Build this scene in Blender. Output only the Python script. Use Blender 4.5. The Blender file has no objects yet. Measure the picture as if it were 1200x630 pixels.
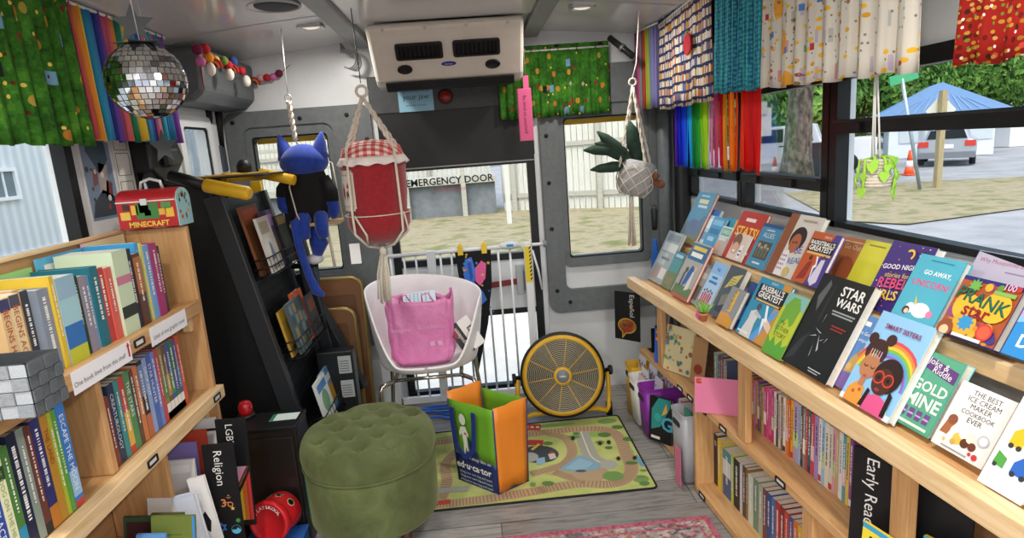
import bpy, math, random
from mathutils import Matrix, Vector
random.seed(7)
PI = math.pi
SC = bpy.context.scene
COL = SC.collection
V = Vector

# ------------------------------------------------------------------ camera model
FPX = 730.0
PITCH, YAW, ROLL = math.radians(11.3), math.radians(3.0), math.radians(4.23)
CAM = V((0, 0, 1.42))
CFW = V((math.sin(YAW)*math.cos(PITCH), math.cos(YAW)*math.cos(PITCH), -math.sin(PITCH)))
_r0 = V((math.cos(YAW), -math.sin(YAW), 0)); _u0 = _r0.cross(CFW)
_R = _r0*math.cos(ROLL) - _u0*math.sin(ROLL); _U = _r0*math.sin(ROLL) + _u0*math.cos(ROLL)
def ray(x, y): return CFW + _R*((x-600)/FPX) - _U*((y-315)/FPX)
def at(x, y, axis, val):
    """the point of the plane x|y|z = val seen at a pixel of the photograph"""
    d = ray(x, y); i = 'xyz'.index(axis)
    return CAM + d*((val-CAM[i])/d[i])
cd = bpy.data.cameras.new('camera'); cam = bpy.data.objects.new('camera', cd); COL.objects.link(cam)
cd.sensor_width = 36.0; cd.lens = 36.0*FPX/1200.0; cd.clip_start = .02; cd.clip_end = 500
cam.matrix_world = Matrix(((_R.x, _U.x, -CFW.x, CAM.x), (_R.y, _U.y, -CFW.y, CAM.y), (_R.z, _U.z, -CFW.z, CAM.z), (0, 0, 0, 1)))
SC.camera = cam

# ------------------------------------------------------------------ materials
def lin(c):
    if isinstance(c, str):
        c = c.lstrip('#'); c = tuple(int(c[i:i+2], 16)/255 for i in (0, 2, 4))
    return tuple((x/12.92 if x <= .04045 else ((x+.055)/1.055)**2.4) for x in c[:3]) + (1.0,)
_mats = {}
def newmat(name):
    m = bpy.data.materials.new(name); m.use_nodes = True
    return m, m.node_tree, m.node_tree.nodes['Principled BSDF']
def cm(c, rough=.55, metal=0.0, spec=.4):
    """a plain material of one colour; rough paper, card, paint or metal"""
    k = (c, rough, metal, spec)
    if k in _mats: return _mats[k]
    m, nt, b = newmat('paint_' + str(c).lstrip('#'))
    b.inputs['Base Color'].default_value = lin(c); b.inputs['Roughness'].default_value = rough
    b.inputs['Metallic'].default_value = metal; b.inputs['Specular IOR Level'].default_value = spec
    _mats[k] = m
    return m
def N(nt, t, **kw):
    n = nt.nodes.new(t)
    for k, v in kw.items():
        if k in n.inputs.keys() if isinstance(k, str) else False: n.inputs[k].default_value = v
        else: setattr(n, k, v)
    return n
def L(nt, a, b): nt.links.new(a, b)
def ramp(nt, fac, stops, interp='LINEAR'):
    r = nt.nodes.new('ShaderNodeValToRGB'); r.color_ramp.interpolation = interp
    e = r.color_ramp.elements
    while len(e) < len(stops): e.new(.5)
    for el, (p, c) in zip(e, stops): el.position = p; el.color = lin(c)
    L(nt, fac, r.inputs[0]); return r.outputs[0]
def coords(nt, kind='Object', scale=(1, 1, 1), rot=(0, 0, 0)):
    t = nt.nodes.new('ShaderNodeTexCoord'); m = nt.nodes.new('ShaderNodeMapping')
    m.inputs['Scale'].default_value = scale; m.inputs['Rotation'].default_value = rot
    L(nt, t.outputs[kind], m.inputs['Vector']); return m.outputs[0]
def noise(nt, vec, scale, detail=4, rough=.55, dist=0.0):
    n = nt.nodes.new('ShaderNodeTexNoise'); n.inputs['Scale'].default_value = scale
    n.inputs['Detail'].default_value = detail; n.inputs['Roughness'].default_value = rough; n.inputs['Distortion'].default_value = dist
    L(nt, vec, n.inputs['Vector']); return n.outputs[0]
def mixc(nt, fac, a, b, mode='MIX'):
    m = nt.nodes.new('ShaderNodeMix'); m.data_type = 'RGBA'; m.blend_type = mode
    for s, v in ((m.inputs[0], fac), (m.inputs[6], a), (m.inputs[7], b)):
        if isinstance(v, (int, float)): s.default_value = v
        elif isinstance(v, (str, tuple)): s.default_value = lin(v)
        else: L(nt, v, s)
    return m.outputs[2]
def math_(nt, op, a, b=0.0):
    m = nt.nodes.new('ShaderNodeMath'); m.operation = op
    for s, v in ((m.inputs[0], a), (m.inputs[1], b)):
        if isinstance(v, (int, float)): s.default_value = v
        else: L(nt, v, s)
    return m.outputs[0]
def bump(nt, b, h, strength=.3, dist=.01):
    n = nt.nodes.new('ShaderNodeBump'); n.inputs['Strength'].default_value = strength; n.inputs['Distance'].default_value = dist
    L(nt, h, n.inputs['Height']); L(nt, n.outputs[0], b.inputs['Normal'])
def noisy(name, stops, scale=6, rough=.6, stretch=(1, 1, 1), detail=5, bmp=0, dist=0, spec=.4, kind='Object', metal=0, sheen=0):
    if name in _mats: return _mats[name]
    m, nt, b = newmat(name); v = coords(nt, kind, stretch); f = noise(nt, v, scale, detail, .6, dist)
    L(nt, ramp(nt, f, stops), b.inputs['Base Color']); b.inputs['Roughness'].default_value = rough
    b.inputs['Specular IOR Level'].default_value = spec; b.inputs['Metallic'].default_value = metal
    if sheen: b.inputs['Sheen Weight'].default_value = sheen
    if bmp: bump(nt, b, f, bmp)
    _mats[name] = m; return m
def wood(name, c0, c1, c2, axis='y', rough=.5):
    st = {'x': (1.2, 14, 14), 'y': (14, 1.2, 14), 'z': (14, 14, 1.2)}[axis]
    return noisy(name, [(.3, c0), (.5, c1), (.7, c2)], 3.0, rough, st, 5, .04, 1.2)
def glass(name='clear_glass', tint='#ffffff', refl=1.0, lo=0.0):
    """thin window glass: straight-through view plus a fresnel reflection"""
    if name in _mats: return _mats[name]
    m = bpy.data.materials.new(name); m.use_nodes = True; nt = m.node_tree; nt.nodes.clear()
    o = nt.nodes.new('ShaderNodeOutputMaterial'); t = nt.nodes.new('ShaderNodeBsdfTransparent'); g = nt.nodes.new('ShaderNodeBsdfGlossy')
    t.inputs[0].default_value = lin(tint); g.inputs['Roughness'].default_value = .03
    fr = nt.nodes.new('ShaderNodeFresnel'); fr.inputs[0].default_value = 1.12
    mx = nt.nodes.new('ShaderNodeMixShader'); f = math_(nt, 'MULTIPLY_ADD', fr.outputs[0], refl); nt.nodes[-1].inputs[2].default_value = lo
    L(nt, f, mx.inputs[0]); L(nt, t.outputs[0], mx.inputs[1]); L(nt, g.outputs[0], mx.inputs[2]); L(nt, mx.outputs[0], o.inputs[0])
    _mats[name] = m; return m

# ------------------------------------------------------------------ mesh builder
_textc = {}
def text_mesh(s, bold=False):
    """outlines of lettering as flat faces: verts (x, y) with cap height about 1, faces, width"""
    k = (s, bold)
    if k in _textc: return _textc[k]
    c = bpy.data.curves.new('lettering', 'FONT'); c.body = s; c.size = 1.4; c.resolution_u = 2
    c.offset = .03 if bold else 0.0
    o = bpy.data.objects.new('lettering', c); COL.objects.link(o)
    dg = bpy.context.evaluated_depsgraph_get(); ev = o.evaluated_get(dg); me = ev.to_mesh()
    vs = [(v.co.x, v.co.y) for v in me.vertices]; fs = [tuple(p.vertices) for p in me.polygons]
    ev.to_mesh_clear(); bpy.data.objects.remove(o); bpy.data.curves.remove(c)
    x0 = min([v[0] for v in vs] or [0]); x1 = max([v[0] for v in vs] or [0])
    vs = [(x-x0, y) for x, y in vs]
    _textc[k] = (vs, fs, x1-x0); return _textc[k]
def frame(o, x, y, z=None):
    """4x4 matrix from an origin and axes (x, y made unit; z = x cross y)"""
    x = V(x).normalized(); y = V(y); y = (y - x*y.dot(x)).normalized(); z = x.cross(y) if z is None else V(z)
    o = V(o)
    return Matrix(((x.x, y.x, z.x, o.x), (x.y, y.y, z.y, o.y), (x.z, y.z, z.z, o.z), (0, 0, 0, 1)))
def rotz(a): return Matrix.Rotation(a, 4, 'Z')
def T(x, y, z): return Matrix.Translation((x, y, z))
class MB:
    def __init__(s, M=None): s.v = []; s.f = []; s.mi = []; s.sm = []; s.uv = {}; s.mats = []; s.cur = 0; s.M = M or Matrix()
    def m(s, mat):
        if isinstance(mat, str): mat = cm(mat)
        if mat not in s.mats: s.mats.append(mat)
        s.cur = s.mats.index(mat); return s
    def add(s, vs, fs, smooth=False, uvs=None):
        b = len(s.v); s.v += [s.M @ V(p) for p in vs]
        for f in fs:
            if uvs: s.uv[len(s.f)] = [uvs[i] for i in f]
            s.f.append(tuple(b+i for i in f)); s.mi.append(s.cur); s.sm.append(smooth)
        return s
    def box(s, c, d, R=None):
        h = [x/2 for x in d]; c = V(c)
        vs = [V((sx*h[0], sy*h[1], sz*h[2])) for sx in (-1, 1) for sy in (-1, 1) for sz in (-1, 1)]
        if R is not None: vs = [R.to_3x3() @ p for p in vs]
        return s.add([c+p for p in vs], [(0, 1, 3, 2), (4, 6, 7, 5), (0, 4, 5, 1), (2, 3, 7, 6), (0, 2, 6, 4), (1, 5, 7, 3)])
    def b2(s, lo, hi): return s.box([(a+b)/2 for a, b in zip(lo, hi)], [abs(b-a) for a, b in zip(lo, hi)])
    def beam(s, p, q, w, h, up=(0, 0, 1)):
        p, q = V(p), V(q); z = (q-p).normalized(); up = V(up)
        if abs(z.dot(up)) > .98: up = V((0, 1, 0))
        x = z.cross(up).normalized(); y = x.cross(z)
        vs = [o + x*(a*w/2) + y*(b*h/2) for o in (p, q) for a, b in ((-1, -1), (1, -1), (1, 1), (-1, 1))]
        return s.add(vs, [(3, 2, 1, 0), (4, 5, 6, 7), (0, 1, 5, 4), (1, 2, 6, 5), (2, 3, 7, 6), (3, 0, 4, 7)])
    def tube(s, pts, r, seg=8, closed=False, caps=True):
        pts = [V(p) for p in pts]; n = len(pts); rs = r if isinstance(r, (list, tuple)) else [r]*n
        vs = []; prev = None
        for i, p in enumerate(pts):
            a = pts[(i-1) % n] if (closed or i > 0) else p; b = pts[(i+1) % n] if (closed or i < n-1) else p
            t = (b-a).normalized() if (b-a).length > 1e-9 else V((0, 0, 1))
            if prev is None:
                u = V((0, 0, 1)) if abs(t.z) < .9 else V((1, 0, 0)); x = t.cross(u).normalized()
            else: x = (prev - t*prev.dot(t)).normalized()
            prev = x; y = t.cross(x)
            vs += [p + (x*math.cos(2*PI*k/seg) + y*math.sin(2*PI*k/seg))*rs[i] for k in range(seg)]
        fs = []
        for i in range(n if closed else n-1):
            j = (i+1) % n
            fs += [(i*seg+k, i*seg+(k+1) % seg, j*seg+(k+1) % seg, j*seg+k) for k in range(seg)]
        s.add(vs, fs, True)
        if caps and not closed:
            b = len(s.v)-len(vs)
            for ring in (list(range(seg))[::-1], [(n-1)*seg+k for k in range(seg)]):
                s.f.append(tuple(b+k for k in ring)); s.mi.append(s.cur); s.sm.append(False)
        return s
    def lathe(s, prof, M=None, seg=24, smooth=True, squash=None):
        """prof: (r, z) pairs; M places the z axis"""
        M = M or Matrix(); vs = []
        for r, z in prof:
            for k in range(seg):
                a = 2*PI*k/seg; x, y = r*math.cos(a), r*math.sin(a)
                if squash: x, y = x*squash[0], y*squash[1]
                vs.append(M @ V((x, y, z)))
        fs = [(i*seg+k, i*seg+(k+1) % seg, (i+1)*seg+(k+1) % seg, (i+1)*seg+k) for i in range(len(prof)-1) for k in range(seg)]
        s.add(vs, fs, smooth); b = len(s.v)-len(vs)
        if prof[0][0] > 1e-5: s.f.append(tuple(b+k for k in range(seg))[::-1]); s.mi.append(s.cur); s.sm.append(False)
        if prof[-1][0] > 1e-5: s.f.append(tuple(b+(len(prof)-1)*seg+k for k in range(seg))); s.mi.append(s.cur); s.sm.append(False)
        return s
    def ball(s, c, r, seg=14, rings=8, scale=(1, 1, 1), M=None):
        prof = [(math.sin(PI*i/rings)*r if 0 < i < rings else 1e-6, -math.cos(PI*i/rings)*r) for i in range(rings+1)]
        MM = T(*c) @ (M or Matrix()) @ Matrix.Diagonal((*scale, 1))
        return s.lathe(prof, MM, seg)
    def prism(s, poly, M, t):
        """poly in the x, y plane of M, from z = 0 to z = t"""
        n = len(poly); vs = [M @ V((x, y, 0)) for x, y in poly] + [M @ V((x, y, t)) for x, y in poly]
        return s.add(vs, [tuple(range(n))[::-1], tuple(range(n, 2*n))] + [(i, (i+1) % n, n+(i+1) % n, n+i) for i in range(n)])
    def poly(s, pts): return s.add(pts, [tuple(range(len(pts)))])
    def flat(s, poly, M, z=0.0): return s.add([M @ V((x, y, z)) for x, y in poly], [tuple(range(len(poly)))])
    def grid(s, nu, nv, fn, smooth=True, uv=None):
        vs = [fn(i/nu, j/nv) for j in range(nv+1) for i in range(nu+1)]
        uvs = [uv(i/nu, j/nv) for j in range(nv+1) for i in range(nu+1)] if uv else None
        w = nu+1
        return s.add(vs, [(j*w+i, j*w+i+1, (j+1)*w+i+1, (j+1)*w+i) for j in range(nv) for i in range(nu)], smooth, uvs)
    def text(s, body, M, size, align='c', z=0.0, bold=False, width=None, sx=1.0):
        vs, fs, w = text_mesh(body, bold)
        if not fs: return s
        if width: size = min(size, width/(w*sx)) if width > 0 else -width/(w*sx)
        off = {'c': -w/2, 'l': 0, 'r': -w}[align]
        return s.add([M @ V(((x+off)*size*sx, y*size, z)) for x, y in vs], fs)
    def build(s, name, parent=None, o=None, mod=None):
        me = bpy.data.meshes.new(name); org = V(o) if o is not None else (V(parent['_o']) if parent is not None else V((0, 0, 0)))
        me.from_pydata([p-org for p in s.v], [], s.f)
        for mt in s.mats: me.materials.append(mt)
        me.polygons.foreach_set('material_index', s.mi); me.polygons.foreach_set('use_smooth', s.sm)
        if s.uv:
            ul = me.uv_layers.new(name='UVMap')
            for pi, uvs in s.uv.items():
                p = me.polygons[pi]
                for k, li in enumerate(p.loop_indices): ul.data[li].uv = uvs[k]
        me.update(); ob = bpy.data.objects.new(name, me); COL.objects.link(ob)
        if parent is not None: ob.parent = parent; ob['_o'] = parent['_o']
        else: ob.location = org; ob['_o'] = tuple(org)
        if mod: bevel(ob, mod)
        return ob
def bevel(ob, w, seg=2):
    b = ob.modifiers.new('edge_softening', 'BEVEL'); b.width = w; b.segments = seg; b.limit_method = 'ANGLE'; b.angle_limit = math.radians(40)
    return ob
def tag(o, label=None, cat=None, group=None, kind=None):
    for k, v in (('label', label), ('category', cat), ('group', group), ('kind', kind)):
        if v: o[k] = v
    return o
def empty(name, o, label=None, cat=None, group=None, kind=None):
    e = bpy.data.objects.new(name, None); COL.objects.link(e); e.location = o; e['_o'] = tuple(o); e.empty_display_size = .05
    return tag(e, label, cat, group, kind)
def struct(o): o['kind'] = 'structure'; return o
def circ(cx, cy, r, n=20, ry=None, a0=0.0): return [(cx+r*math.cos(a0+2*PI*k/n), cy+(ry or r)*math.sin(a0+2*PI*k/n)) for k in range(n)]
def star(cx, cy, r, n=5, q=.42, a0=PI/2): return [(cx+(r if k % 2 == 0 else r*q)*math.cos(a0+PI*k/n), cy+(r if k % 2 == 0 else r*q)*math.sin(a0+PI*k/n)) for k in range(2*n)]
def rnd(a, b): return random.uniform(a, b)
# ------------------------------------------------------------------ world and light
w = bpy.data.worlds.new('sky'); SC.world = w; w.use_nodes = True; wn = w.node_tree
bg = wn.nodes['Background']; sk = wn.nodes.new('ShaderNodeTexSky'); sk.sky_type = 'NISHITA'
sk.sun_disc = False; sk.sun_elevation = math.radians(55); sk.sun_rotation = math.radians(200); sk.air_density = 1.0; sk.dust_density = 4.0; sk.ozone_density = 1.0
mixn = mixc(wn, .55, sk.outputs[0], (0.86, .88, .9))
L(wn, mixn, bg.inputs[0]); bg.inputs[1].default_value = .74
SC.view_settings.view_transform = 'Standard'; SC.view_settings.look = 'None'; SC.view_settings.gamma = 1.0; SC.view_settings.exposure = 0.25
SC.view_settings.use_curve_mapping = False
sd = bpy.data.lights.new('sun', 'SUN'); sd.energy = .8; sd.angle = math.radians(12); sd.color = (1, .96, .9)
so = bpy.data.objects.new('sun', sd); COL.objects.link(so); so.rotation_euler = (math.radians(38), 0, math.radians(65))

# ------------------------------------------------------------------ shell of the bus
XL, XR, YR, YF = -1.25, 1.16, 3.40, -1.6
WHITE = noisy('painted_white_panel', [(.3, '#cfd2d3'), (.7, '#dcdfe0')], 2.5, .32, spec=.5)
CEIL = noisy('glossy_ceiling_panel', [(.35, '#c9cbcb'), (.7, '#d4d6d5')], 1.5, .13, spec=.55)
GREYP = noisy('grey_moulded_plastic', [(.3, '#5f6465'), (.7, '#6b7071')], 30, .5, bmp=.03)
DGREY = noisy('dark_grey_plastic', [(.3, '#3d4041'), (.7, '#484b4c')], 30, .55)
BLACK = noisy('black_rubber', [(.3, '#0e0f10'), (.7, '#16181a')], 20, .5)
BLKPAINT = cm('#0d0f10', .48)
ALU = cm('#b9bcbd', .35, .8)
def floor_mat():
    m, nt, b = newmat('grey_vinyl_planks'); v = coords(nt, 'Object')
    br = nt.nodes.new('ShaderNodeTexBrick'); br.offset = .37; br.squash = 1
    for k, x in (('Scale', 1.0), ('Mortar Size', .0025), ('Brick Width', 1.22), ('Row Height', .18), ('Bias', 0.0)): br.inputs[k].default_value = x
    br.inputs['Color1'].default_value = lin('#908e8b'); br.inputs['Color2'].default_value = lin('#b3b0ac'); br.inputs['Mortar'].default_value = lin('#6d6a68')
    L(nt, v, br.inputs['Vector'])
    v2 = coords(nt, 'Object', (2.0, 16, 1)); f = noise(nt, v2, 3, 6, .65, .8)
    g = ramp(nt, f, [(.3, '#8a8784'), (.5, '#e6e4e1'), (.68, '#ffffff')])
    L(nt, mixc(nt, .8, br.outputs[0], g, 'MULTIPLY'), b.inputs['Base Color']); b.inputs['Roughness'].default_value = .38
    return m
fl = MB().m(floor_mat()).b2((XL-.05, YF, -.05), (XR+.05, YR+.05, 0)); struct(fl.build('floor'))
def cells(lo, hi, holes, put):
    """a wall with rectangular holes: split into boxes around them"""
    us = sorted({lo[0], hi[0], *[h[0] for h in holes], *[h[1] for h in holes]}); vs = sorted({lo[1], hi[1], *[h[2] for h in holes], *[h[3] for h in holes]})
    for a, b in zip(us, us[1:]):
        for c, d in zip(vs, vs[1:]):
            if not any(h[0] <= (a+b)/2 <= h[1] and h[2] <= (c+d)/2 <= h[3] for h in holes): put(a, b, c, d)
# right wall: a row of sash windows
RW = [(-1.45, -.05, 1.095, 1.555), (0.0, 1.945, 1.095, 1.555), (1.99, 2.605, 1.095, 1.555), (2.65, 3.26, 1.095, 1.555)]
wl = MB().m(WHITE); cells((YF, 0), (YR, 2.0), RW, lambda a, b, c, d: wl.b2((XR, a, c), (XR+.06, b, d))); struct(wl.build('wall_right'))
# left wall
LW = [(-1.45, -.15, 1.02, 1.55), (-.05, .85, 1.02, 1.55), (0.92, 2.05, 1.17, 1.55), (2.45, 2.62, 1.0, 1.55), (2.86, 3.16, 1.0, 1.62)]
wl = MB().m(WHITE); cells((YF, 0), (YR, 2.0), LW, lambda a, b, c, d: wl.b2((XL-.06, a, c), (XL, b, d))); struct(wl.build('wall_left'))
# rear wall: two windows and the emergency door
RL = (-1.125, -.735, .82, 1.55); RR = (.505, .925, .775, 1.535); RD = (-.47, .345, 0.02, 1.63)
wl = MB().m(WHITE); cells((XL-.06, 0), (XR+.06, 2.06), [RL, RR, RD], lambda a, b, c, d: wl.b2((a, YR, c), (b, YR+.06, d))); struct(wl.build('wall_rear'))
# ceiling: shallow arch
def ceil_z(x): return 2.0 - .085*((x+.075)/1.175)**2
ce = MB().m(CEIL)
xs = [XL-.06+(XR-XL+.12)*i/24 for i in range(25)]
ce.grid(24, 1, lambda u, v: (XL-.06+(XR-XL+.12)*u, YF+(YR+.06-YF)*v, ceil_z(XL-.06+(XR-XL+.12)*u)))
ce.grid(24, 1, lambda u, v: (XL-.06+(XR-XL+.12)*u, YF+(YR+.06-YF)*v, ceil_z(XL-.06+(XR-XL+.12)*u)+.05))
struct(ce.build('ceiling'))
# ceiling seams, cross ribs and the two long duct trims
k = 0
def trim(mb, mod=None):
    global k; k += 1; return struct(mb.build('trim_%d' % k, mod=mod))
for y in (2.72, 1.45, .2):
    t = MB().m(cm('#8f9293', .4))
    t.grid(20, 1, lambda u, v: (XL+(XR-XL)*u, y-.004+.008*v, ceil_z(XL+(XR-XL)*u)-.0015)); trim(t)
for x0, x1 in ((-.545, -.455), (.315, .40)):
    t = MB().m(GREYP); t.m(noisy('grey_trim_strip', [(.3, '#7f8485'), (.7, '#8b9091')], 10, .4)); t.b2((x0, YF, 1.955), (x1, YR, 1.998)); trim(t, .008)
t = MB().m(CEIL); t.b2((-.455, YF, 1.972), (.315, 2.86, 1.999)); trim(t, .004)
def rrect(x0, x1, z0, z1, r, n=5):
    out = []
    for cx, cz, a in ((x1-r, z1-r, 0), (x0+r, z1-r, PI/2), (x0+r, z0+r, PI), (x1-r, z0+r, 3*PI/2)):
        out += [(cx+r*math.cos(a+PI/2*i/n), cz+r*math.sin(a+PI/2*i/n)) for i in range(n+1)]
    return out
def ring(mb, outer, inner, M, t, inset=0.0):
    n = len(outer)
    a = [M @ V((x, y, 0)) for x, y in outer]; b = [M @ V((x, y, t)) for x, y in outer]
    c = [M @ V((x, y, t)) for x, y in inner]; d = [M @ V((x, y, 0)) for x, y in inner]
    return mb.add(a+b+c+d, [(i0*n+i, i0*n+(i+1) % n, i1*n+(i+1) % n, i1*n+i) for i0, i1 in ((0, 1), (1, 2), (2, 3)) for i in range(n)])
MREAR = frame((0, YR, 0), (1, 0, 0), (0, 0, 1), (0, -1, 0))    # x right, y up, z into the bus
# grey moulded surrounds of the rear windows
t = MB().m(GREYP); ring(t, rrect(-1.245, -.50, .38, 1.68, .05), rrect(-1.16, -.70, .80, 1.60, .05), MREAR, .03)
ring(t, rrect(-1.17, -.69, .78, 1.61, .05), rrect(RL[0], RL[1], RL[2], RL[3], .02), MREAR, .018); trim(t)
t = MB().m(GREYP); ring(t, rrect(.375, 1.09, .47, 1.80, .06), rrect(.475, .965, .60, 1.60, .04), MREAR, .03)
ring(t, rrect(.47, .97, .725, 1.61, .04), rrect(RR[0], RR[1], RR[2], RR[3], .015), MREAR, .018); trim(t)
for x, z in ((-1.2, 1.63), (-.86, 1.63), (-.62, 1.63), (-.53, 1.5), (-.53, 1.1), (.41, 1.45), (.41, 1.2), (.41, .95), (.42, .60), (.49, .53), (.86, .53)):
    b = MB().m(BLKPAINT).lathe([(.011, 0), (.011, .004), (.004, .006)], T(x, YR-.03, z) @ Matrix.Rotation(PI/2, 4, 'X'), 10)
    tag(b.build('screw_cap', o=(x, YR-.034, z)), 'small black screw cap in the grey rear window surround', 'screw', 'screw caps of the rear surrounds')
# header over the door
t = MB().m(DGREY); t.b2((-.50, YR-.028, 1.62), (.45, YR, 1.81)); trim(t, .006)
# corner covers
t = MB().m(GREYP); t.lathe([(.032, .0), (.032, 1.6)], T(1.03, 3.33, .3), 16); trim(t)
t = MB().m(cm('#2a2c2e', .5)); t.b2((1.09, 3.27, .3), (1.158, 3.36, 1.95)); trim(t, .02)
t = MB().m(noisy('dark_grey_housing', [(.3, '#4c5051'), (.7, '#575b5c')], 10, .5)); t.prism([(-1.249, 1.68), (-1.12, 1.69), (-1.07, 1.73), (-1.06, 1.905), (-1.249, 1.905)], Matrix(((1, 0, 0, 0), (0, 0, 1, 2.74), (0, 1, 0, 0), (0, 0, 0, 1))), .64); trim(t, .02)

# windows
GL = glass('clear_window_glass', '#f4f7f6', .6)
def side_window(n, x, y0, y1, z0, z1, mid, lean, sgn):
    """black sash window in a side wall; sgn = +1 for the right wall"""
    f = MB().m(BLKPAINT); q = .02
    def bar(ya, yb, za, zb, d=.03, off=0.0): f.b2((x-.012*sgn-off*sgn, ya, za), (x+d*sgn, yb, zb))
    bar(y0-.018, y0+q, z0-.012, z1+.02); bar(y1-q, y1+.018, z0-.012, z1+.02); bar(y0, y1, z0-.010, z0+.008); bar(y0, y1, z1-.015, z1+.03)
    if mid:
        bar(y0, y1, mid-.022, mid+.02, .03, .012)
        f.m(cm('#2b2e31', .3)); f.b2((x-.028*sgn, y0+q, mid+.012), (x-.020*sgn, y1-q, mid+.018)); f.m(BLKPAINT)
        for yy in (y1-.14, y0+.2): f.b2((x-.034*sgn, yy-.03, mid-.016), (x-.022*sgn, yy+.03, mid+.008))
    o = struct(f.build('window_%d' % n))
    g = MB().m(GL); g.b2((x+.022*sgn, y0+.01, z0), (x+.026*sgn, y1-.01, z1)); g.build('pane', o)
    return o
for i, ((a, b, c, d), mid) in enumerate(zip(RW, (1.40, 1.40, 1.215, 1.215))): side_window(i+1, XR, a, b, c, d, mid, 0, 1)
for i, ((a, b, c, d), mid) in enumerate(zip(LW[:3], (1.0, 1.0, None))): side_window(i+5, XL, a, b, c, d, None, 0, -1)
f = MB().m(BLKPAINT); ring(f, rrect(2.43, 2.64, .98, 1.57, .02), rrect(2.46, 2.61, 1.01, 1.54, .02), frame((XL, 0, 0), (0, 1, 0), (0, 0, 1), (1, 0, 0)), .012)
o = struct(f.build('window_8')); MB().m(GL).b2((XL-.03, 2.45, 1.0), (XL-.026, 2.62, 1.55)).build('pane', o)
f = MB().m(cm('#dfe2e2', .4)); ring(f, rrect(2.83, 3.19, .97, 1.65, .03), rrect(2.88, 3.14, 1.02, 1.60, .02), frame((XL, 0, 0), (0, 1, 0), (0, 0, 1), (1, 0, 0)), .012)
f.m(BLKPAINT); ring(f, rrect(2.875, 3.145, 1.015, 1.605, .02), rrect(2.89, 3.13, 1.03, 1.59, .02), frame((XL, 0, 0), (0, 1, 0), (0, 0, 1), (1, 0, 0)), .008)
o = struct(f.build('window_9')); MB().m(GL).b2((XL-.03, 2.86, 1.0), (XL-.026, 3.16, 1.62)).build('pane', o)
for n, W_ in ((10, RL), (11, RR)):
    f = MB().m(BLKPAINT); ring(f, rrect(W_[0]-.004, W_[1]+.004, W_[2]-.004, W_[3]+.004, .02), rrect(W_[0]+.008, W_[1]-.008, W_[2]+.008, W_[3]-.008, .02), MREAR @ T(0, 0, -.04), .045)
    f.m(cm('#e9b52c', .5)); f.b2((W_[0]+.008, YR+.045, W_[3]-.035), (W_[1]-.008, YR+.06, W_[3]-.008))
    o = struct(f.build('window_%d' % n)); MB().m(GL).b2((W_[0], YR+.03, W_[2]), (W_[1], YR+.034, W_[3])).build('pane', o)
# emergency door
D0, D1 = RD[0], RD[1]
f = MB().m(BLACK); YD = YR+.01
f.b2((D0, YD-.03, 1.335), (D1, YD+.03, 1.63))                                       # padded black head
for a, b in ((D0, D0+.045), (D1-.045, D1)): f.b2((a, YD-.012, .02), (b, YD+.03, 1.34))
for z0, z1 in ((1.315, 1.345), (.795, .83), (.485, .515), (.02, .07)): f.b2((D0, YD-.014, z0), (D1, YD+.03, z1))
f.m(cm('#d9dcdd', .4)); f.b2((D0+.045, YD-.008, .515), (D1-.045, YD+.02, .795))
f.m(cm('#c8cbcc', .4)); f.b2((D0-.02, YD-.035, .02), (D0+.004, YD+.02, 1.36)); f.b2((D1-.004, YD-.035, .02), (D1+.02, YD+.02, 1.36)); f.b2((D0+.004, YD-.018, 1.327), (D1, YD-.0141, 1.334))
o = struct(f.build('door_1'))
g = MB().m(GL); g.b2((D0+.03, YD+.008, .82), (D1-.03, YD+.012, 1.33)); g.build('upper_pane', o)
g = MB().m(GL); g.b2((D0+.03, YD+.008, .06), (D1-.03, YD+.012, .49)); g.build('lower_pane', o)
la = MB().m(cm('#8e2f2c', .5)).beam((-.02, YD-.02, .655), (.22, YD-.025, .672), .012, .03)
tag(la.build('latch_bar', o), 'dull red latch bar')
lb = MB().m(cm('#a9adae', .4, .6)).b2((.2, YD-.035, .6), (.29, YD-.008, .76)); lb.m(cm('#7d8182', .4, .6)).b2((.235, YD-.045, .62), (.275, YD-.03, .73)); lb.build('latch_case', o)
tx = MB().m(cm('#16181a', .6)); p0, p1 = at(481, 211, 'y', YD), at(578, 203, 'y', YD)
tx.text('EMERGENCY DOOR', frame((p0.x-.025, YD-.004, p0.z-.035), (1, 0, 0), (0, 0, 1)), .068, 'l', width=p1.x-p0.x+.025, bold=True); tx.build('lettering', o)
tx = MB().m(cm('#b4332f', .6)); q0, q1 = at(510, 222, 'y', YD), at(546, 217, 'y', YD)
tx.text('DO NOT BLOCK', frame((q0.x, YD-.004, q0.z-.012), (1, 0, 0), (0, 0, 1)), .03, 'l', width=q1.x-q0.x); tag(tx.build('lettering', o), 'small red lettering')

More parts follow.
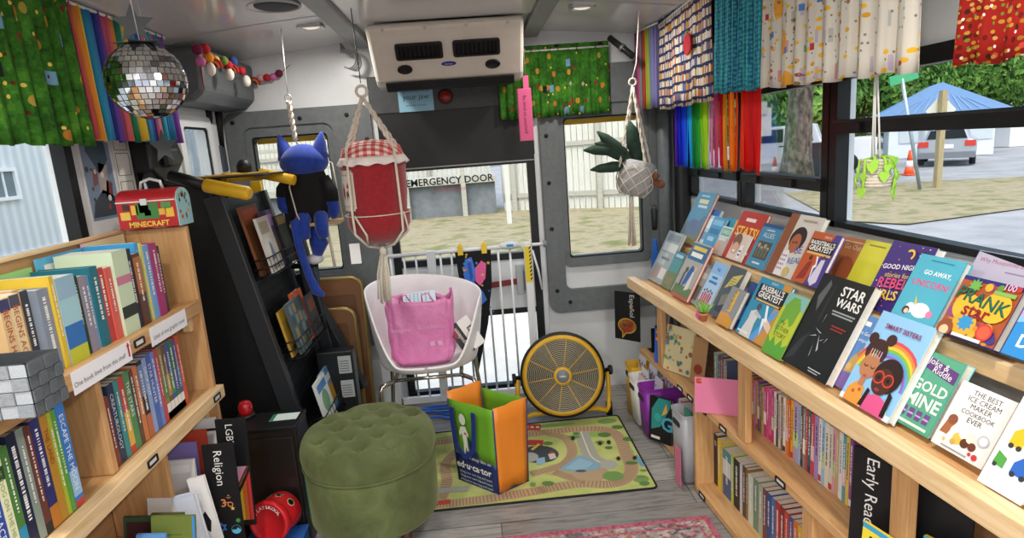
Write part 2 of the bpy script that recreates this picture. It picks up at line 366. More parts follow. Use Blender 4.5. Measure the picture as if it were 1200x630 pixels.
# dome lamps and speaker in the ceiling
LAMPM, _nt, _b = newmat('dome_lamp_lens'); _b.inputs['Base Color'].default_value = lin('#e8e6e0'); _b.inputs['Emission Color'].default_value = lin('#fff3e0'); _b.inputs['Emission Strength'].default_value = .5
def dome(x, y, label, w_=50):
    z = ceil_z(x); o = empty('dome_lamp', (x, y, z), label, 'lamp', 'dome lamps along the ceiling')
    b = MB().m(cm('#bfc1c0', .3, .5)); ring(b, rrect(x-.055, x+.055, y-.038, y+.038, .012), rrect(x-.042, x+.042, y-.026, y+.026, .008), Matrix(((1, 0, 0, 0), (0, 1, 0, 0), (0, 0, -1, z), (0, 0, 0, 1))), .012); b.build('bezel', o)
    MB().m(LAMPM).lathe([(.03, 0), (.028, .008), (.015, .014), (1e-4, .016)], T(x, y, z) @ Matrix.Diagonal((1.3, .8, -1, 1)), 14).build('lens', o)
    ld = bpy.data.lights.new('dome_lamp_light', 'AREA'); ld.shape = 'DISK'; ld.size = .09; ld.energy = w_; ld.color = (1, .95, .88)
    lo = bpy.data.objects.new('dome_lamp_light', ld); COL.objects.link(lo); lo.location = (x, y, z-.03); lo.parent = None
DW = 5.4
dome(-.636, 2.88, 'small chrome dome lamp in the ceiling behind the round speaker', DW); dome(.53, 2.81, 'small chrome dome lamp in the ceiling over the green curtain', DW)
for y in (.75, -.2, -1.1):  # added lamps ahead of the view, put in to brighten the interior
    for x in (-.65, .53): dome(x, y, 'added unseen dome lamp in the front ceiling brightening the interior', DW*2.0)
a, b = at(254, 112, 'y', 3.3), at(259, 172, 'y', 3.3); da = empty('door_actuator', b, 'black tube and grey box of the door actuator in the rear left corner', 'actuator')
MB().m(BLKPAINT).tube([a, b], .018, 10).build('tube', da); c = at(255, 186, 'y', 3.28); MB().m(cm('#3c4450', .4)).box((c.x, 3.3, c.z), (.06, .06, .13)).build('box', da, mod=.006)
c = at(244, 132, 'x', XL); os_ = MB(frame(c, (0, 1, 0), (0, 0, 1), (1, 0, 0))).m(cm('#17181a', .6)).prism(circ(0, 0, .032, 24, .055), Matrix(), .006).build('wall_speaker', o=c); tag(os_, 'oval black speaker set in the side wall below the grey housing', 'speaker')
z = ceil_z(-.67); sp = empty('ceiling_speaker', (-.67, 2.47, z), 'round black speaker grille set in the white ceiling', 'speaker')
MF = T(-.67, 2.47, z) @ Matrix.Diagonal((1, 1, -1, 1))
MB().m(cm('#a9abaa', .4)).lathe([(.098, -.002), (.098, .006), (.09, .008), (.088, .002)], MF, 32).build('rim', sp)
g = MB().m(cm('#242627', .6)).lathe([(.089, 0), (.089, .003), (.05, .007), (1e-4, .008)], MF, 32); g.build('grille', sp)
# ------------------------------------------------------------------ outside
G = -.55
CONC = noisy('pale_concrete', [(.3, '#b9b5ad'), (.7, '#cfccc5')], 3, .9, detail=8)
ASPH = noisy('worn_asphalt', [(.3, '#84868a'), (.5, '#94969a'), (.75, '#a6a7a8')], 1.2, .9, detail=10)
GRASS = noisy('dry_verge_grass', [(.3, '#5f6b36'), (.42, '#7d7a56'), (.52, '#9a8f76'), (.62, '#8a8264'), (.72, '#68743c')], 1.7, .95, detail=12)
gm = MB().m(ASPH); gm.poly([(-60, -40, G-.02), (70, -40, G-.02), (70, 60, G-.02), (-60, 60, G-.02)]); struct(gm.build('ground'))
gm = MB().m(CONC); gm.poly([(-8, 3.8, G), (6.0, 3.8, G), (3.2, 10.6, G), (-8, 11.4, G)]); struct(gm.build('ground_apron'))
gm = MB().m(GRASS); gm.poly([(-14, 11.4, G+.004), (3.2, 10.6, G+.004), (6.2, 11.4, G+.004), (6.5, 17.5, G+.004), (-14, 26, G+.004)]); struct(gm.build('ground_lawn'))
gm = MB().m(GRASS); gm.poly([(7.2, 12.0, G+.006), (7.9, 10.9, G+.006), (10.9, 11.6, G+.006), (30, 13, G+.006), (40, 17, G+.006), (15.7, 17.0, G+.006), (12, 18.4, G+.006), (9.0, 17.6, G+.006)]); struct(gm.build('ground_verge'))
gm = MB().m(GRASS); gm.poly([(-20, -5, G+.004), (-6.5, -5, G+.004), (-6.5, 12, G+.004), (-20, 26, G+.004)]); struct(gm.build('ground_side_lawn'))
# fence behind the bus
FW = noisy('weathered_fence_boards', [(.3, '#bcbbb0'), (.6, '#cccbc0'), (.8, '#b1b0a4')], 3, .9, (6, 6, .6), 6)
FW2 = noisy('weathered_fence_rail', [(.3, '#9d9b90'), (.7, '#afada1')], 3, .9, (1, 1, 6), 6)
def fence(a, b, h, label, step=.17):
    a, b = V(a), V(b); d = (b-a); n = int(d.length/step); d = d.normalized(); nrm = V((-d.y, d.x, 0))
    if nrm.y > 0: nrm = -nrm
    o = empty('board_fence', a, label, 'fence', 'weathered board fences behind the bus')
    m = MB().m(FW)
    for i in range(n):
        p = a + d*(i*step+step/2); hh = h+rnd(-.03, .03); m.beam(p, p+V((0, 0, hh)), step-.025, .025, up=nrm)
    m.build('board_panel', o)
    for z in (.45, h*.52, h-.35):
        MB().m(FW2).beam(a+V((0, 0, z))+nrm*.06, b+V((0, 0, z))+nrm*.06, .06, .13).build('rail', o)
    k = 0
    while k*2.6 < (b-a).length:
        p = a+d*(k*2.6+.4)+nrm*.13; MB().m(FW2).beam(p, p+V((0, 0, h-.2)), .13, .13).build('post', o); k += 1
fence((.9, 18.9, G), (5.9, 16.5, G), 3.6, 'weathered pale board fence seen through the rear window by the plant')
fence((-9.6, 23.4, G), (.7, 21.9, G), 3.9, 'weathered pale board fence far behind the emergency door')
# wooden ramp deck behind the door
rp = empty('deck', (-3, 19, G), 'weathered wooden deck with grey skirting behind the emergency door', 'deck')
DW_ = noisy('grey_deck_boards', [(.3, '#8c8b84'), (.7, '#a3a29a')], 4, .9, (1, 8, 8)); DD = noisy('deck_underside', [(.3, '#5f6468'), (.7, '#7b8084')], 3, .95)
m = MB().m(FW2).b2((-7, 18.3, G+.95), (.7, 21, G+1.1)); m.build('platform', rp)
m = MB().m(DD).b2((-7, 18.5, G), (.65, 18.6, G+.95)); m.build('skirt', rp)
for x in (-5.4, -3.6, -2.0, -.35): MB().m(FW2).b2((x, 18.25, G), (x+.14, 18.4, G+2.3)).build('post', rp)
for z in (1.65, 2.2): MB().m(FW2).b2((-7, 18.26, G+z), (.7, 18.34, G+z+.11)).build('rail', rp)
wp = empty('bollard_post', (.84, 15.7, G), 'white square post with a notice standing on the lawn behind the door', 'post')
MB().m(cm('#c4c4be', .6)).b2((.79, 15.66, G), (.91, 15.78, G+1.72)).build('shaft', wp)
m = MB().m(cm('#eceef0', .5)).b2((.62, 15.56, G+1.72), (1.08, 15.6, G+2.12)); m.m(cm('#7d93a8', .6)).b2((.68, 15.55, G+1.80), (1.02, 15.56, G+1.87)); m.build('notice', wp)
# pale metal shed beyond the left windows
def corr(name='corrugated_pale_metal', c=('#c9d0d3', '#dfe4e6')):
    if name in _mats: return _mats[name]
    m, nt, b = newmat(name); v = coords(nt, 'Object'); wv = nt.nodes.new('ShaderNodeTexWave'); wv.bands_direction = 'Y'; wv.inputs['Scale'].default_value = 1.1; wv.inputs['Distortion'].default_value = 0
    L(nt, v, wv.inputs['Vector']); L(nt, ramp(nt, wv.outputs[0], [(0, c[0]), (1, c[1])]), b.inputs['Base Color']); bump(nt, b, wv.outputs[0], .5, .03); b.inputs['Roughness'].default_value = .5
    _mats[name] = m; return m
sh = empty('metal_shed', (-11, 16, G), 'pale corrugated metal shed with a small white window beyond the left windows', 'shed')
m = MB().m(corr()); m.b2((-16, 2, G+.35), (-10.5, 30, G+4.6)); m.build('wall_cladding', sh)
MB().m(cm('#cfcfc9', .9)).b2((-16, 1.9, G), (-10.45, 30.1, G+.36)).build('plinth', sh)
def shed_win(y, z):
    m = MB().m(cm('#f1f2f2', .5)); ring(m, [(y-.42, z-.36), (y+.42, z-.36), (y+.42, z+.36), (y-.42, z+.36)], [(y-.34, z-.28), (y+.34, z-.28), (y+.34, z+.28), (y-.34, z+.28)], frame((-10.5, 0, 0), (0, 1, 0), (0, 0, 1), (1, 0, 0)), .08)
    m.b2((-10.5, y-.02, z-.28), (-10.45, y+.02, z+.28)); f = m.build('window_frame', sh); MB().m(cm('#6f7f86', .15)).b2((-10.5, y-.34, z-.28), (-10.48, y+.34, z+.28)).build('pane', f)
p = at(3, 216, 'x', -10.5); shed_win(p.y, p.z)
# trees
LEAF = [noisy('leaf_green_%d' % i, [(.3, a), (.7, b)], 40, .7, spec=.2) for i, (a, b) in enumerate((('#3f6a2a', '#6d9a45'), ('#557f35', '#86b055'), ('#2f5226', '#4f7a38')))]
BARK = noisy('mottled_bark', [(.36, '#37342c'), (.5, '#625c4e'), (.6, '#857d6b'), (.7, '#4c483c')], 7, .9, (1, 1, .5), 12, .8)
BARK2 = noisy('pale_peeling_bark', [(.3, '#8f8474'), (.5, '#b5a893'), (.72, '#d3c8b4')], 6, .9, (1, 1, .6), 8, .3)
def crown(mb, c, r, n, rng, s=.28):
    c = V(c)
    for i in range(n):
        d = V((rng.gauss(0, 1), rng.gauss(0, 1), rng.gauss(0, 1))).normalized(); q = rng.random()**.4
        lump = 1+.28*math.sin(d.x*5+c.x)*math.cos(d.z*4+c.y)+.15*math.sin(d.y*9)
        p = c+V((d.x*r[0], d.y*r[1], d.z*r[2]))*q*lump
        u = V((rng.gauss(0, 1), rng.gauss(0, 1), rng.gauss(0, 1))).normalized(); w_ = d.cross(u).normalized(); sz = s*rng.uniform(.6, 1.4)
        mb.cur = rng.randrange(len(mb.mats)); u = w_.cross(d)
        mb.add([p-w_*sz*.5, p-u*sz*.25+d*.05, p+w_*sz*.5, p+u*sz*.25+d*.05], [(0, 1, 2, 3)])
def tree(name, base, h, tr, bark, crowns, label, n=1400, s=.45, lean=(0, 0), cols=(0, 1, 2)):
    rng = random.Random(hash(label) % 1000 if False else len(label)*31+int(abs(base[0])*10)); o = empty(name, base, label, 'tree')
    b = V(base); pts = [b+V((lean[0]*t*t*h+.06*math.sin(5*t+b.x), lean[1]*t*h, t*h)) for t in [i/7 for i in range(8)]]
    m = MB().m(bark); m.tube(pts, [tr*(1.25 if i == 0 else 1-.07*i) for i in range(8)], 14)
    for sgn in (-1, 1): m.tube([pts[6], pts[6]+V((sgn*.9, .2, .9)), pts[6]+V((sgn*2.0, .3, 2.0))], [tr*.5, tr*.35, tr*.15], 8)
    m.build('trunk', o)
    c = MB()
    for i in cols: c.m(LEAF[i])
    for cc, rr in crowns: crown(c, V(base)+V(cc), rr, n, rng, s)
    c.build('crown', o)
tree('roadside_tree', (11.23, 21.1, G), 6.5, .50, BARK, [((0, 0, 8), (4, 3, 2.4))], 'tree with a dark mottled trunk standing beside the white pickup', lean=(.012, 0))
tree('roadside_tree', (10.55, 17.5, G), 5.0, .42, BARK2, [((-.5, 0, 6.6), (3.0, 2.5, 1.7))], 'tree with pale peeling bark at the edge of the verge')
for (x, y, r, hgt, lab, cols) in ((34, 44, (6, 4, 5), 6, 'broad leafy tree behind the blue roofed house', (0, 1, 2)), (41, 38, (6, 4, 5.5), 6.5, 'tall leafy tree past the far end of the blue roofed house', (0, 1)), (25, 40, (5, 4, 5), 5.5, 'leafy tree before the pole at the edge of the lot', (0, 2)),
      (48, 30, (6, 5, 6), 7, 'large light green tree above the low tan roof', (1, 0)), (16.5, 34.5, (3.6, 3, 4.2), 4.4, 'bright bushy tree above the white pickup cab', (1, 0)), (56, 22, (6, 5, 7), 6, 'tall tree at the far end of the road', (1, 0)), (45, 50, (8, 5, 7), 8, 'dark tall tree rising behind all the others', (2, 0)), (33, 31.5, (1.3, 1.2, 1.8), 2.4, 'small light green tree beside the end of the house', (1,))):
    tree('leafy_tree', (x, y, G), hgt*.7, .3, BARK, [((0, 0, hgt), r), ((r[0]*.5, -.5, hgt*.6), (r[0]*.7, r[1]*.7, r[2]*.6)), ((-r[0]*.5, -.5, hgt*.55), (r[0]*.7, r[1]*.7, r[2]*.6))], lab, 3000, .42 if r[0] > 2 else .2, cols=cols)
# white pickup
def car_body(o, M, prof, wd, mat, name='body'):
    m = MB(M).m(mat); m.prism(prof, Matrix(((1, 0, 0, 0), (0, 0, -1, wd/2), (0, 1, 0, 0), (0, 0, 0, 1))), wd); ob = m.build(name, o); bevel(ob, .06, 3); return ob
def wheel(o, M, x, y, r=.38):
    m = MB(M @ T(x, y, r) @ Matrix.Rotation(PI/2, 4, 'X')).m(cm('#1a1b1c', .8)).lathe([(r*.6, -.12), (r*.92, -.12), (r, -.07), (r, .07), (r*.92, .12), (r*.6, .12)], None, 24)
    t = m.build('tyre', o); m = MB(M @ T(x, y, r) @ Matrix.Rotation(PI/2, 4, 'X')).m(cm('#9ea2a4', .3, .8)).lathe([(.01, -.1), (r*.58, -.1), (r*.62, 0), (r*.58, .1), (.01, .1)], None, 18); m.build('hub', t)
WP = cm('#e4e7ea', .25); CG = cm('#1c2226', .1)
Mp = T(11.7, 25.2, G) @ rotz(math.radians(-32))
pk = empty('pickup_truck', (11.7, 25.2, G), 'white crew cab pickup truck parked behind the dark trunk', 'truck')
Mp = Mp @ T(1.2, 0, 0)
car_body(pk, Mp, [(-2.9, .5), (-2.9, 1.05), (-2.6, 1.2), (-1.55, 1.25), (-.85, 1.88), (.95, 1.9), (1.15, 1.28), (3.0, 1.28), (3.0, .55), (2.6, .45), (-2.6, .42)], 1.95, WP)
for sg in (-1,):
    for (a, b, c, d) in ((-1.25, -.15, -.78, -.15), (0.0, .9, .0, .78)):
        m = MB(Mp).m(CG); m.prism([(a, 1.28), (b, 1.28), (d, 1.78), (c, 1.78)], Matrix(((1, 0, 0, 0), (0, 0, 1, -1.0), (0, 1, 0, 0), (0, 0, 0, 1))), .03); m.build('side_window', pk)
    for x in (-.3, .78): MB(Mp).m(cm('#2a2d30', .4)).b2((x, -1.0, 1.1), (x+.2, -.97, 1.15)).build('door_handle', pk)
    for x in (-.08, 1.0): MB(Mp).m(cm('#aeb2b6', .4)).b2((x, -.985, .5), (x+.015, -.972, 1.25)).build('door_seam', pk)
    MB(Mp).m(cm('#b9bdc0', .3)).b2((-1.9, -1.06, .4), (1.2, -.95, .5)).build('running_board', pk)
for x in (-2.0, 2.05):
    for y in (-.9, .9): wheel(pk, Mp, x, y)
# car seen from behind on the lot
Mc = T(17.5, 22.3, G) @ rotz(math.radians(-40))
sc_ = empty('parked_car', (17.5, 22.3, G), 'silver car with red tail lights parked before the blue house', 'car')
m = MB(Mc).m(cm('#a9b0ba', .25, .4)); m.prism([(-.9, .3), (-.92, .85), (-.7, 1.0), (-.55, 1.4), (.55, 1.4), (.7, 1.0), (.92, .85), (.9, .3)], Matrix(((1, 0, 0, 0), (0, 0, 1, 0), (0, 1, 0, 0), (0, 0, 0, 1))), 3.8); ob = m.build('body', sc_); bevel(ob, .08, 3)
MB(Mc).m(CG).prism([(-.62, 1.0), (.62, 1.0), (.5, 1.32), (-.5, 1.32)], Matrix(((1, 0, 0, 0), (0, 0, 1, -.02), (0, 1, 0, 0), (0, 0, 0, 1))), .05).build('rear_window', sc_)
for s_ in (-1, 1):
    MB(Mc).m(cm('#c0392f', .3)).b2((s_*.55, -.03, .72), (s_*.88, .02, .92)).build('tail_light', sc_)
MB(Mc).m(cm('#e3e5e6', .4)).b2((-.22, -.03, .66), (.22, .0, .8)).build('number_plate', sc_); MB(Mc).m(cm('#6e747b', .4)).b2((-.88, -.06, .3), (.88, .02, .52)).build('bumper', sc_)
for x in (-.8, .8):
    for y in (.7, 3.0):
        m = MB(Mc @ T(x, y, .32) @ Matrix.Rotation(PI/2, 4, 'Y')).m(cm('#1a1b1c', .8)).lathe([(.01, -.1), (.3, -.1), (.32, 0), (.3, .1), (.01, .1)], None, 20); m.build('tyre', sc_)
# house with a blue metal roof
hs = empty('house', (22, 27, G), 'low white house with a blue metal gable roof across the lot', 'house')
pl, pr, pa = at(1040, 133, 'y', 28.5), at(1150, 125, 'y', 28.5), at(1090, 104, 'y', 28.5)
Mh = T(pl.x, 28.5, 0) @ rotz(math.radians(-30))
wd_ = (pr.x-pl.x)*.92; ez = pl.z; az_ = pa.z+.1
def hp(poly, y, t, mat, nm, par=hs): return MB(Mh).m(mat).prism(poly, Matrix(((1, 0, 0, 0), (0, 0, 1, y), (0, 1, 0, 0), (0, 0, 0, 1))), t).build(nm, par)
hp([(0.1, G), (wd_-.1, G), (wd_-.1, ez), (wd_*.48, az_-.2), (.1, ez)], 0, 3, cm('#cfd6de', .8), 'walls')
BLU = cm('#6f93c0', .4)
hp([(-.5, ez-.12), (wd_+.4, ez-.12), (wd_*.48, az_+.1)], -.4, 3.8, BLU, 'roof')
[hp([(wd_*(.06+.085*k), ez-.08), (wd_*(.06+.085*k)+.05, ez-.08), (wd_*(.27+.042*k)+.03, (ez+az_)/2-.1+.3*(1-abs(k-5)/5)), (wd_*(.27+.042*k), (ez+az_)/2-.1+.3*(1-abs(k-5)/5))], -.43, .03, cm('#8aabd2', .5), 'roof_seam') for k in range(11)]
f_ = hp([(wd_*.42, G+.1), (wd_*.42+1.0, G+.1), (wd_*.42+1.0, G+2.2), (wd_*.42, G+2.2)], -.05, .04, cm('#8b7f72', .6), 'front_door')
for x in (.12, .3, .72): hp([(wd_*x, ez-1.4), (wd_*x+1.0, ez-1.4), (wd_*x+1.0, ez-.5), (wd_*x, ez-.5)], -.05, .04, cm('#b9c3c9', .3), 'window')
h2 = empty('annexe', (25, 22, G), 'long low white building with a flat tan roof beside the blue house', 'building')
a_ = at(1186, 130, 'y', 30.5); b_ = at(1240, 126, 'y', 30.5)
MB().m(cm('#d7d9dc', .8)).b2((a_.x, 30.5, G), (b_.x+8, 33, a_.z-.25)).build('walls', h2); MB().m(cm('#b79a80', .7)).b2((a_.x-.3, 30.2, a_.z-.25), (b_.x+8.3, 33.3, a_.z+.1)).build('roof', h2)
# posts, signs and cones
def cone(x, y, label):
    o = empty('traffic_cone', (x, y, G), label, 'cone', None); OR = cm('#ef5a2c', .5)
    MB().m(OR).b2((x-.19, y-.19, G), (x+.19, y+.19, G+.04)).build('base', o)
    m = MB(T(x, y, G)).m(OR).lathe([(.15, .04), (.115, .27)], None, 18); m.m(cm('#f2f2f0', .4)).lathe([(.115, .27), (.085, .47)], None, 18); m.m(OR).lathe([(.085, .47), (.035, .8), (.02, .82)], None, 18); m.build('cone_body', o)
cone(11.1, 22.5, 'orange traffic cone with a white band in front of the pickup'); cone(14.6, 20.2, 'orange traffic cone beside the sloping steel sign pole')
sg = empty('street_sign', (11.84, 15.93, G), 'green street name sign on a slanting steel pole in the verge', 'sign')
pt, pb = at(1057, 92, 'y', 15.9), at(1078, 222, 'y', 15.9)
MB().m(cm('#9aa8b2', .4, .5)).tube([pb, pt], .045, 10).build('pole', sg)
m = MB().m(cm('#3e9a6a', .5)); a, b = at(1042, 95, 'y', 15.9), at(1075, 85, 'y', 15.9); m.beam((a.x, 15.88, a.z-.02), (b.x, 15.88, b.z-.02), .03, .24, (0, 0, 1)); m.build('name_plate', sg)
wp = empty('wooden_post', (12.37, 16, G), 'weathered wooden post with the back of a diamond road sign', 'post')
pt, pb = at(1106, 106, 'y', 16.0), at(1098, 220, 'y', 16.0)
MB().m(noisy('post_wood', [(.3, '#8f8262'), (.7, '#a89a78')], 5, .9, (6, 6, .6))).beam(pb, pt, .14, .14).build('shaft', wp)
c_ = at(1103, 127, 'y', 16.1); MB().m(cm('#cfcfc4', .5, .3)).prism([(c_.x-.42, c_.z-.05), (c_.x, c_.z-.47), (c_.x+.42, c_.z-.05), (c_.x, c_.z+.37)], Matrix(((1, 0, 0, 0), (0, 0, 1, 16.1), (0, 1, 0, 0), (0, 0, 0, 1))), .02).build('sign_plate', wp)
bn = empty('wheelie_bin', (12.6, 21.5, G), 'dark green wheelie bin standing behind the pale trunk', 'bin'); BN = cm('#2f3d3c', .5)
m = MB(T(12.4, 21.6, G)).m(BN); m.lathe([(.38, .05), (.5, 1.15)], rotz(PI/4), 4, smooth=False); m.build('body', bn); MB(T(12.4, 21.6, G)).m(cm('#26302f', .5)).b2((-.42, -.42, 1.15), (.42, .42, 1.24)).build('lid', bn)
mb_ = empty('meter_cabinet', (9.2, 23, G), 'pale grey utility meter cabinet on a post beside the rainbow ribbons', 'cabinet')
a, b = at(883, 190, 'y', 16.0), at(893, 115, 'y', 16.0)
MB().m(cm('#c9c8bd', .6)).b2((a.x-.05, 16.0, G), (a.x+.2, 16.15, b.z+.5)).build('post', mb_); MB().m(cm('#b9b9b0', .5)).b2((a.x-.1, 15.85, a.z+.65), (a.x+.4, 16.0, b.z-.25)).build('case', mb_); MB().m(cm('#a9aaa4', .5)).b2((a.x+.1, 15.8, a.z+1.2), (a.x+.26, 15.85, a.z+1.5)).build('meter', mb_)
# ------------------------------------------------------------------ books
PAPER = noisy('page_paper', [(.3, '#d8d2c3'), (.7, '#e8e3d6')], 60, .8, (1, 1, 1))
COVROUGH = .38
_ORD = 'zeroth first second third fourth fifth sixth seventh eighth ninth tenth eleventh twelfth thirteenth fourteenth fifteenth sixteenth seventeenth eighteenth nineteenth'.split()
_TEN = {2: 'twent', 3: 'thirt', 4: 'fort', 5: 'fift', 6: 'sixt'}
def ordinal(n):
    if n < 20: return _ORD[n]
    t, u = divmod(n, 10)
    return _TEN[t]+('ieth' if u == 0 else 'y-'+_ORD[u])
def spine_book(F, t, d, h, col, label, group, title=None, tcol='#f2f0ea', bands=(), hard=False, prints=True, rng=random, tsize=None):
    """F: origin at the lower corner of the spine; x along the shelf, y into the shelf, z up"""
    ov = .003 if hard else 0.0; b = min(.0022, t*.2)
    c = MB(F).m(cm(col, COVROUGH))
    c.b2((0, 0, 0), (b, d, h)); c.b2((t-b, 0, 0), (t, d, h)); c.b2((b, 0, 0), (t-b, b, h))
    o = F @ V((0, 0, 0)); bk = c.build('book', o=o); tag(bk, label, 'book', group)
    p = MB(F).m(PAPER).b2((b, b, ov), (t-b, d-ov-.001, h-ov-.0005)); p.build('pages', bk)
    MS = F @ frame((t/2, -.0003, h), (0, 0, -1), (1, 0, 0))        # x down the spine, y across it
    for (v0, v1, cc) in bands:
        q = MB().m(cm(cc, COVROUGH)); q.add([F @ V(p_) for p_ in ((0, -.0003, v0*h), (t, -.0003, v0*h), (t, -.0003, v1*h), (0, -.0003, v1*h))], [(0, 1, 2, 3)]); q.build('spine_band', bk)
    q = MB()
    if title:
        q.m(cm(tcol, .5)); s = tsize or t*.55
        tw = text_mesh(title)[2]; sx = 1.0
        if tw*s > h*.72: s = h*.72/tw
        q.text(title, MS @ T(h*.12, -s*.5, .0004), s, 'l')
    elif prints:
        q.m(cm(tcol, .5)); x = h*rng.uniform(.08, .16); s = t*rng.uniform(.2, .36)
        while x < h*rng.uniform(.6, .8):                             # illegible spine print: small marks
            ww = rng.uniform(.0015, .005)
            q.add([MS @ V(p_) for p_ in ((x, -s/2, .0004), (x+ww, -s/2, .0004), (x+ww, s/2, .0004), (x, s/2, .0004))], [(0, 1, 2, 3)]); x += ww+rng.choice((.0012, .0012, .004))
    if q.f: q.build('spine_print', bk)
    return bk
def spine_row(F, specs, group, where, anchor, gap=.0012, seed=1, start=1):
    """specs: (colour, colour words, thickness, height, depth, options)"""
    rng = random.Random(seed); x = 0.0
    for i, sp in enumerate(specs):
        col, words_, t, h, d = sp[:5]; op = dict(sp[5]) if len(sp) > 5 else {}
        lean = op.pop('lean', 0.0); back = op.pop('back', 0.0); lab = op.pop('label', None)
        x += op.pop('gap', 0.0)
        M = F @ T(x, back, 0) @ Matrix.Rotation(lean, 4, 'Y')
        lab = lab or '%s spine, %s from %s on %s' % (words_, ordinal(i+start), anchor, where)
        spine_book(M, t, d, h, col, lab, group, rng=rng, **op)
        x += t+gap
    return x
def cover_book(F, w_, h, t, edge, label, group=None, art=(), cat='book', name='book', hard=True, pages=True, back=None):
    """F: lower left front corner; x to the right, y up, z towards the viewer. art in fractions of width and height"""
    b = .0022 if hard else .0006; ov = .003 if hard else 0
    c = MB(F).m(cm(edge, COVROUGH))
    c.b2((0, 0, -b), (w_, h, 0)); c.b2((0, 0, -t), (w_, h, -t+b)); c.b2((0, 0, -t+b), (b, h, -b))
    bk = c.build(name, o=F @ V((0, 0, 0))); tag(bk, label, cat, group)
    if pages: MB(F).m(PAPER).b2((b, ov, -t+b), (w_-ov, h-ov, -b)).build('pages', bk)
    a = MB(); z = .0002
    for it in art:
        k = it[0]; z += .00012
        if k == 't':
            _, s, u, v, size, col = it[:6]; op = it[6] if len(it) > 6 else {}
            tx = MB().m(cm(col, .5)); M = F @ T(u*w_, v*h, z) @ rotz(op.get('rot', 0)); wd = op.get('w')
            tx.text(s, M, size*h, op.get('a', 'c'), bold=op.get('b', False), width=wd*w_ if wd else None); tx.build('cover_lettering', bk)
            continue
        a.m(cm(it[-1], COVROUGH)) if isinstance(it[-1], str) else a.m(it[-1])
        if k == 'r': p = [(it[1], it[2]), (it[3], it[2]), (it[3], it[4]), (it[1], it[4])]
        elif k == 'c': p = [(x, y/h*w_) for x, y in circ(0, 0, it[3], 18, it[4] if len(it) == 6 else None)]; p = [(x+it[1], y+it[2]) for x, y in p]
        elif k == 's': p = [(x+it[1], y/h*w_+it[2]) for x, y in star(0, 0, it[3], it[4], it[5])]
        elif k == 'p': p = it[1]
        elif k == 'a':                                               # arc band: centre, r0, r1, a0, a1
            _, u, v, r0, r1, a0, a1 = it[:7]; n = 16
            p = [(u+r1*math.cos(a0+(a1-a0)*i/n), v+r1*math.sin(a0+(a1-a0)*i/n)/h*w_) for i in range(n+1)] + [(u+r0*math.cos(a1+(a0-a1)*i/n), v+r0*math.sin(a1+(a0-a1)*i/n)/h*w_) for i in range(n+1)]
            for i in range(n):                                       # as quads, clipped to the cover
                q = [p[i], p[i+1], p[2*n-i], p[2*n+1-i]]; q = [(min(max(x, 0), 1), min(max(y, 0), 1)) for x, y in q]
                a.flat([(x*w_, y*h) for x, y in q], F, z)
            continue
        p = [(min(max(x, 0), 1)*w_, min(max(y, 0), 1)*h) for x, y in p]
        a.flat(p, F, z)
    if a.f: a.build('cover_art', bk)
    return bk
# ------------------------------------------------------------------ right bookcase with slanted display rack
WOODR = wood('pine_ply_along', '#b98a5a', '#cda06d', '#d8b07d', 'y', .45); WOODV = wood('pine_ply_upright', '#b78856', '#c99b67', '#d4aa76', 'z', .45)
WOODL = wood('pale_pine_edge', '#d0ab78', '#dfbf90', '#e9cda3', 'y', .45)
AR = math.radians(4.0); RS = V((math.sin(AR), -math.cos(AR), 0)); RD_ = V((math.cos(AR), math.sin(AR), 0)); RP0 = V((.745, 2.87, 0))
FR = frame(RP0, RS, RD_)                      # x = s along the front (towards the viewer), y = d towards the wall, z up
TS = math.radians(28)
bc = empty('display_bookcase', RP0, 'long pine bookcase with a slanted display top along the bright window side', 'bookcase')
S0, S1, SM = 0.0, 2.45, .64
def rpart(name, *boxes, mat=WOODR, mod=.003):
    m = MB(FR).m(mat)
    for lo, hi in boxes: m.b2(lo, hi)
    return m.build(name, bc, mod=mod)
rpart('shelf', ((S0, 0.0, .372), (S1, .21, .40))); rpart('shelf', ((SM, .0, .004), (S1, .21, .032))); rpart('shelf', ((S0, .02, .004), (SM-.024, .21, .02)))
rpart('side_panel', ((SM-.022, .002, .004), (SM, .21, .371)), mat=WOODV); rpart('side_panel', ((S0, .178, .021), (S0+.02, .21, .371)), mat=WOODV)
rpart('side_panel', ((1.345, .004, .033), (1.395, .21, .371)), mat=WOODV)
rpart('back_panel', ((S0, .211, .02), (S1, .216, .74)), mat=wood('pine_back', '#a87c50', '#b98d5f', '#c39a6d', 'y', .5))
rpart('display_shelf', ((S0, -.012, .712), (S1, .205, .742)))
rpart('display_lip', ((S0, -.052, .712), (S1, -.0125, .762)), mat=WOODL)
for s_ in (.262, 1.002, 1.697): rpart('post', ((s_-.026, .004, .401), (s_+.026, .028, .711)), mat=WOODV)
m = MB(FR).m(WOODR)
def rk(d0, z0, u, off=0.0): return (d0+u*math.sin(TS)-off*math.cos(TS), z0+u*math.cos(TS)+off*math.sin(TS))
a_, b_ = rk(.02, .745, .005, -.034), rk(.02, .745, .16, -.034); c_, d_ = rk(.02, .745, .16, -.044), rk(.02, .745, .005, -.044)
PX = Matrix(((RD_.x, 0, RS.x, RP0.x), (RD_.y, 0, RS.y, RP0.y), (0, 1, 0, 0), (0, 0, 0, 1)))
m.prism([a_, b_, c_, d_], PX @ T(0, 0, S0+.01), S1-S0-.02); m.build('display_board', bc)
m = MB().m(WOODL); m.prism([(.144, .885), (.162, .885), (.162, .926), (.144, .926)], PX @ T(0, 0, S0+.35), S1-S0-.35); m.build('upper_ledge', bc, mod=.003)
m = MB().m(WOODR); m.prism([(.163, .885), (.21, .885), (.21, .912), (.163, .912)], PX @ T(0, 0, S0+.02), S1-S0-.04); m.build('upper_shelf', bc)
